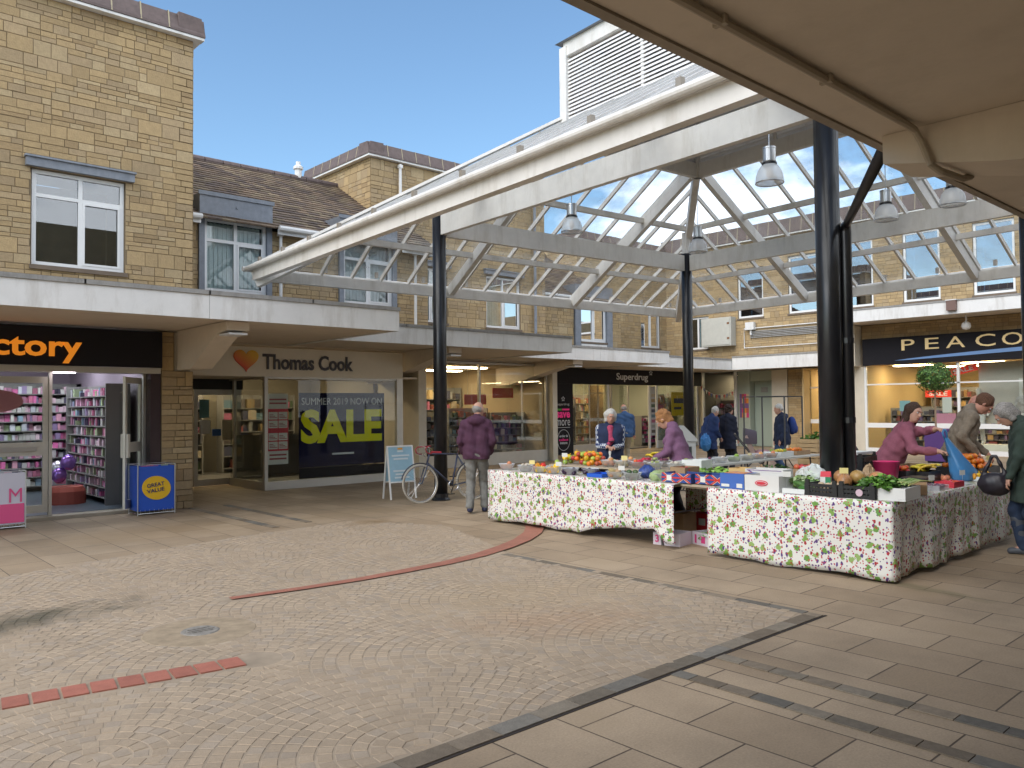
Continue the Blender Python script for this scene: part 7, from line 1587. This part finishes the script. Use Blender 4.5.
c.cap(U(.14, 0, .49), U(-.14, 0, .49), .075*s_, .075*s_, .05); c.cap(U(0, 0, .52), U(0, 0, .60), .09*s_, .075*s_)
link('gilet', c.mesh('gilet', fabric('navy quilted gilet', (.018, .028, .075), .3, 12), .012, .004), t, False)
c = SDF(); c.cap(U(0, .155, .30), U(0, .10, .50), .035, .05, .02); c.cap(U(.03, .165, .22), U(-.03, .16, .30), .04, .035, .02); link('scarf', c.mesh('scarf', fabric('pink scarf', (.45, .06, .13), .3, 30), .011, .004), t, False)
single('phone', MB().box(-.08, .08, -.045, .045, -.005, .005), black, 'dark phone held by the woman in the navy gilet', 'phone', loc=(9.76, 8.43, 1.115), rz=R(40))
# 3 man in blue jacket walking into the chemist
person('man in a mid blue jacket and beige trousers walking into the chemist shop', (17.6, 14.7, 0), 50, 1.72, 3, 12, -12, 0, hands=[(.27, .10, .85), (-.25, .05, .9)], feet=[(.10, .15, 0), (-.10, -.15, .02)], top=fabric('mid blue jacket', (.035, .085, .20), .25, 6), trou=fabric('beige trousers', (.32, .27, .19), .2), hair=grey_h, hair_style='balding', hem=.80, bulk=1.12, face=False, h=.018, sk=skin2)
# 4 woman in purple sweater leaning over the white table
person('woman with ginger hair in a purple sweater leaning over the left stall produce', (9.28, 6.72, 0), 118, 1.66, 16, 26, 0, 0, hands=[(.10, .34, 1.02), (-.16, .40, .98)], top=fabric('purple sweater', (.20, .095, .175), .2, 20, .5, 120), trou=fabric('black trousers', (.016, .016, .02)), hair=ginger_h, hair_style='curly', hem=.90, female=True, bulk=1.08)
# 5/6 couple
person('white haired person in a long royal blue coat beside the pushchair', (17.0, 11.55, 0), -22, 1.66, 14, 12, 0, 0, hands=[(.22, .22, .92), (-.2, .25, .92)], top=fabric('royal blue coat', (.018, .04, .13), .3, 6), trou=fabric('dark trousers', (.02, .02, .03)), hair=white_h, hair_style='short', hem=.62, coat_w=.03, bulk=1.3, h=.017, face=False)
person('brown haired person in a dark navy coat behind the royal blue coat', (17.55, 11.35, 0), -10, 1.66, 2, 5, 12, 0, hands=[(.24, .12, .85), (-.24, .10, .85)], top=fabric('dark navy coat', (.014, .018, .04), .3, 6), trou=fabric('dark trousers', (.02, .02, .03)), hair=dark_h, hair_style='curly', hem=.60, coat_w=.02, bulk=1.15, h=.017, face=False)
crumple('carrier_bag', (16.6, 11.35, .55), .17, .10, .40, mat('bright blue bag', (.05, .25, .60), .4), 'bright blue bag hanging beside the royal blue coat', 'bag', 9)
# 7 person in navy padded jacket with rucksack
t, P_ = person('white haired person in a navy padded jacket wearing a small blue rucksack', (17.0, 9.55, 0), 135, 1.68, 3, 6, 0, 0, hands=[(.24, .12, .85), (-.24, .12, .88)], top=fabric('navy padded jacket', (.014, .024, .06), .3, 6), trou=fabric('blue jeans', (.04, .08, .17)), hair=white_h, hair_style='short', hem=.78, hood=True, bulk=1.25, h=.017, wr=.006, face=False)
c = SDF(); U = P_['U']; c.ell(U(0, -.24, .30), (.16, .10, .21)); c.ell(U(0, -.32, .22), (.11, .05, .10)); rk = link('rucksack', c.mesh('rucksack', fabric('blue rucksack', (.02, .05, .22), .2, 10), .016, .003)); rk.location = t.location; rk.rotation_euler = t.rotation_euler; rk['label'] = 'small royal blue rucksack on the back of the navy padded jacket'; rk['category'] = 'rucksack'
# 8 woman in pink jacket reaching
person('long haired woman in a dusty pink jacket reaching out over the right stall', (10.28, 4.36, 0), -62, 1.74, 26, -6, 48, 4, hands=[(10.15, 3.72, 1.10), (10.22, 3.66, 1.36)], world_hands=True, top=fabric('dusty pink jacket', (.30, .095, .135), .15, 14, .4, 110), trou=fabric('black apron', (.02, .02, .025)), hair=brown_h, hair_style='long', hem=.86, female=True, bulk=1.22, elbow=[Vector((.5, -.3, -1)), Vector((-.4, -.2, -1))], h=.011)
# 9 man in beige cardigan
person('man in a beige knitted cardigan looking down at the right end of the stall', (11.50, 3.98, 0), -62, 1.90, 18, 34, 0, 0, hands=[(.25, .18, .95), (-.16, .36, .92)], top=fabric('beige knit', (.25, .20, .145), .2, 16, .7, 70), trou=fabric('dark trousers', (.02, .02, .03)), hair=mid_h, hair_style='short', hem=.90, bulk=1.15, h=.011, sk=skin2)
# 10 person in green coat with hat at the right edge
t, P_ = person('grey haired person in a dark green coat and blue jeans bending at the right edge', (10.08, 2.70, 0), 112, 1.74, 13, 34, 0, 0, hands=[(.30, .22, .84), (-.24, .26, .86)], feet=[(.11, .10, 0), (-.10, -.12, 0)], top=fabric('dark green wax coat', (.035, .055, .042), .3, 5), trou=fabric('dark blue jeans', (.03, .05, .10), .3, 10), shoe=mat('grey boot', (.09, .10, .12), .5), hair=grey_h, hair_style='bob', hem=.60, coat_w=.05, bulk=1.5, h=.012, hood=True)
Hd = P_['Hd']; HR4 = P_['HR'].to_4x4()
for i, (hj, kn, an) in enumerate(P_['legs']):
    c = SDF(); c.cap(kn+(an-kn)*.25, an, .068, .056, .02); link('boot_shaft', c.mesh('boot_shaft', MATS['grey boot'], .012, .002), t, False)
bgm = mat('black leather', (.02, .016, .022), .4)
c = SDF(); c.ell((0, 0, 0), (.17, .09, .13)); c.cap((-.12, 0, .08), (-.02, 0, .30), .02, .02); c.cap((.12, 0, .08), (.02, 0, .30), .02, .02)
hbg = link('handbag', c.mesh('handbag', bgm, .012, .004)); hbg.location = (9.86, 3.02, .78); hbg.rotation_euler = (0, 0, R(100)); hbg['label'] = 'black leather handbag hanging from the arm of the green coat'; hbg['category'] = 'handbag'
# 11 person hidden behind thick post
person('person in a grey coat mostly hidden behind the thick near post', (13.3, 6.28, 0), 128, 1.62, 12, 10, 0, 0, hands=[(.2, .2, .9), (-.2, .2, .9)], top=fabric('mid grey coat', (.11, .105, .10), .2, 10), trou=fabric('black trousers', (.016, .016, .02)), hair=dark_h, hem=.66, coat_w=.02, bulk=1.15, h=.018, face=False)
# child's face in the pushchair is not visible; mannequins in the fashion window
mann = mat('mannequin white', (.66, .63, .58), .35)
def mannequin(loc, deg, lab, topm, trm):
    t, P_ = person(lab, loc, deg, 1.78, 0, 0, 0, 0, hands=[(.30, .14, .95), (-.28, .10, .98)], top=topm, trou=trm, shoe=mann, hair=None, hem=.92, female=True, h=.02, face=False, sk=mann, collar=False)
    t.name = 'mannequin'; t['category'] = 'mannequin'; t['group'] = 'mannequins in the fashion shop window'
    for ch in t.children:
        if ch.name.startswith('sweater'): ch.name = 'blouse'
    return t
for (y, lab, a) in [(9.05, 'white mannequin in a pale pink top at the left of the fashion window', (.50, .24, .22)), (7.75, 'white mannequin in a grey top beside the standing poster in the fashion window', (.40, .38, .36))]:
    mannequin((28.25, y, .35), 185, lab, fabric('mannequin top %s' % y, a), fabric('white trousers', (.55, .54, .52)))
single('window_plinth', MB().box(28.0, 28.42, 6.2, 9.4, .05, .35), cream, 'low cream plinth under the mannequins in the fashion window', 'plinth')
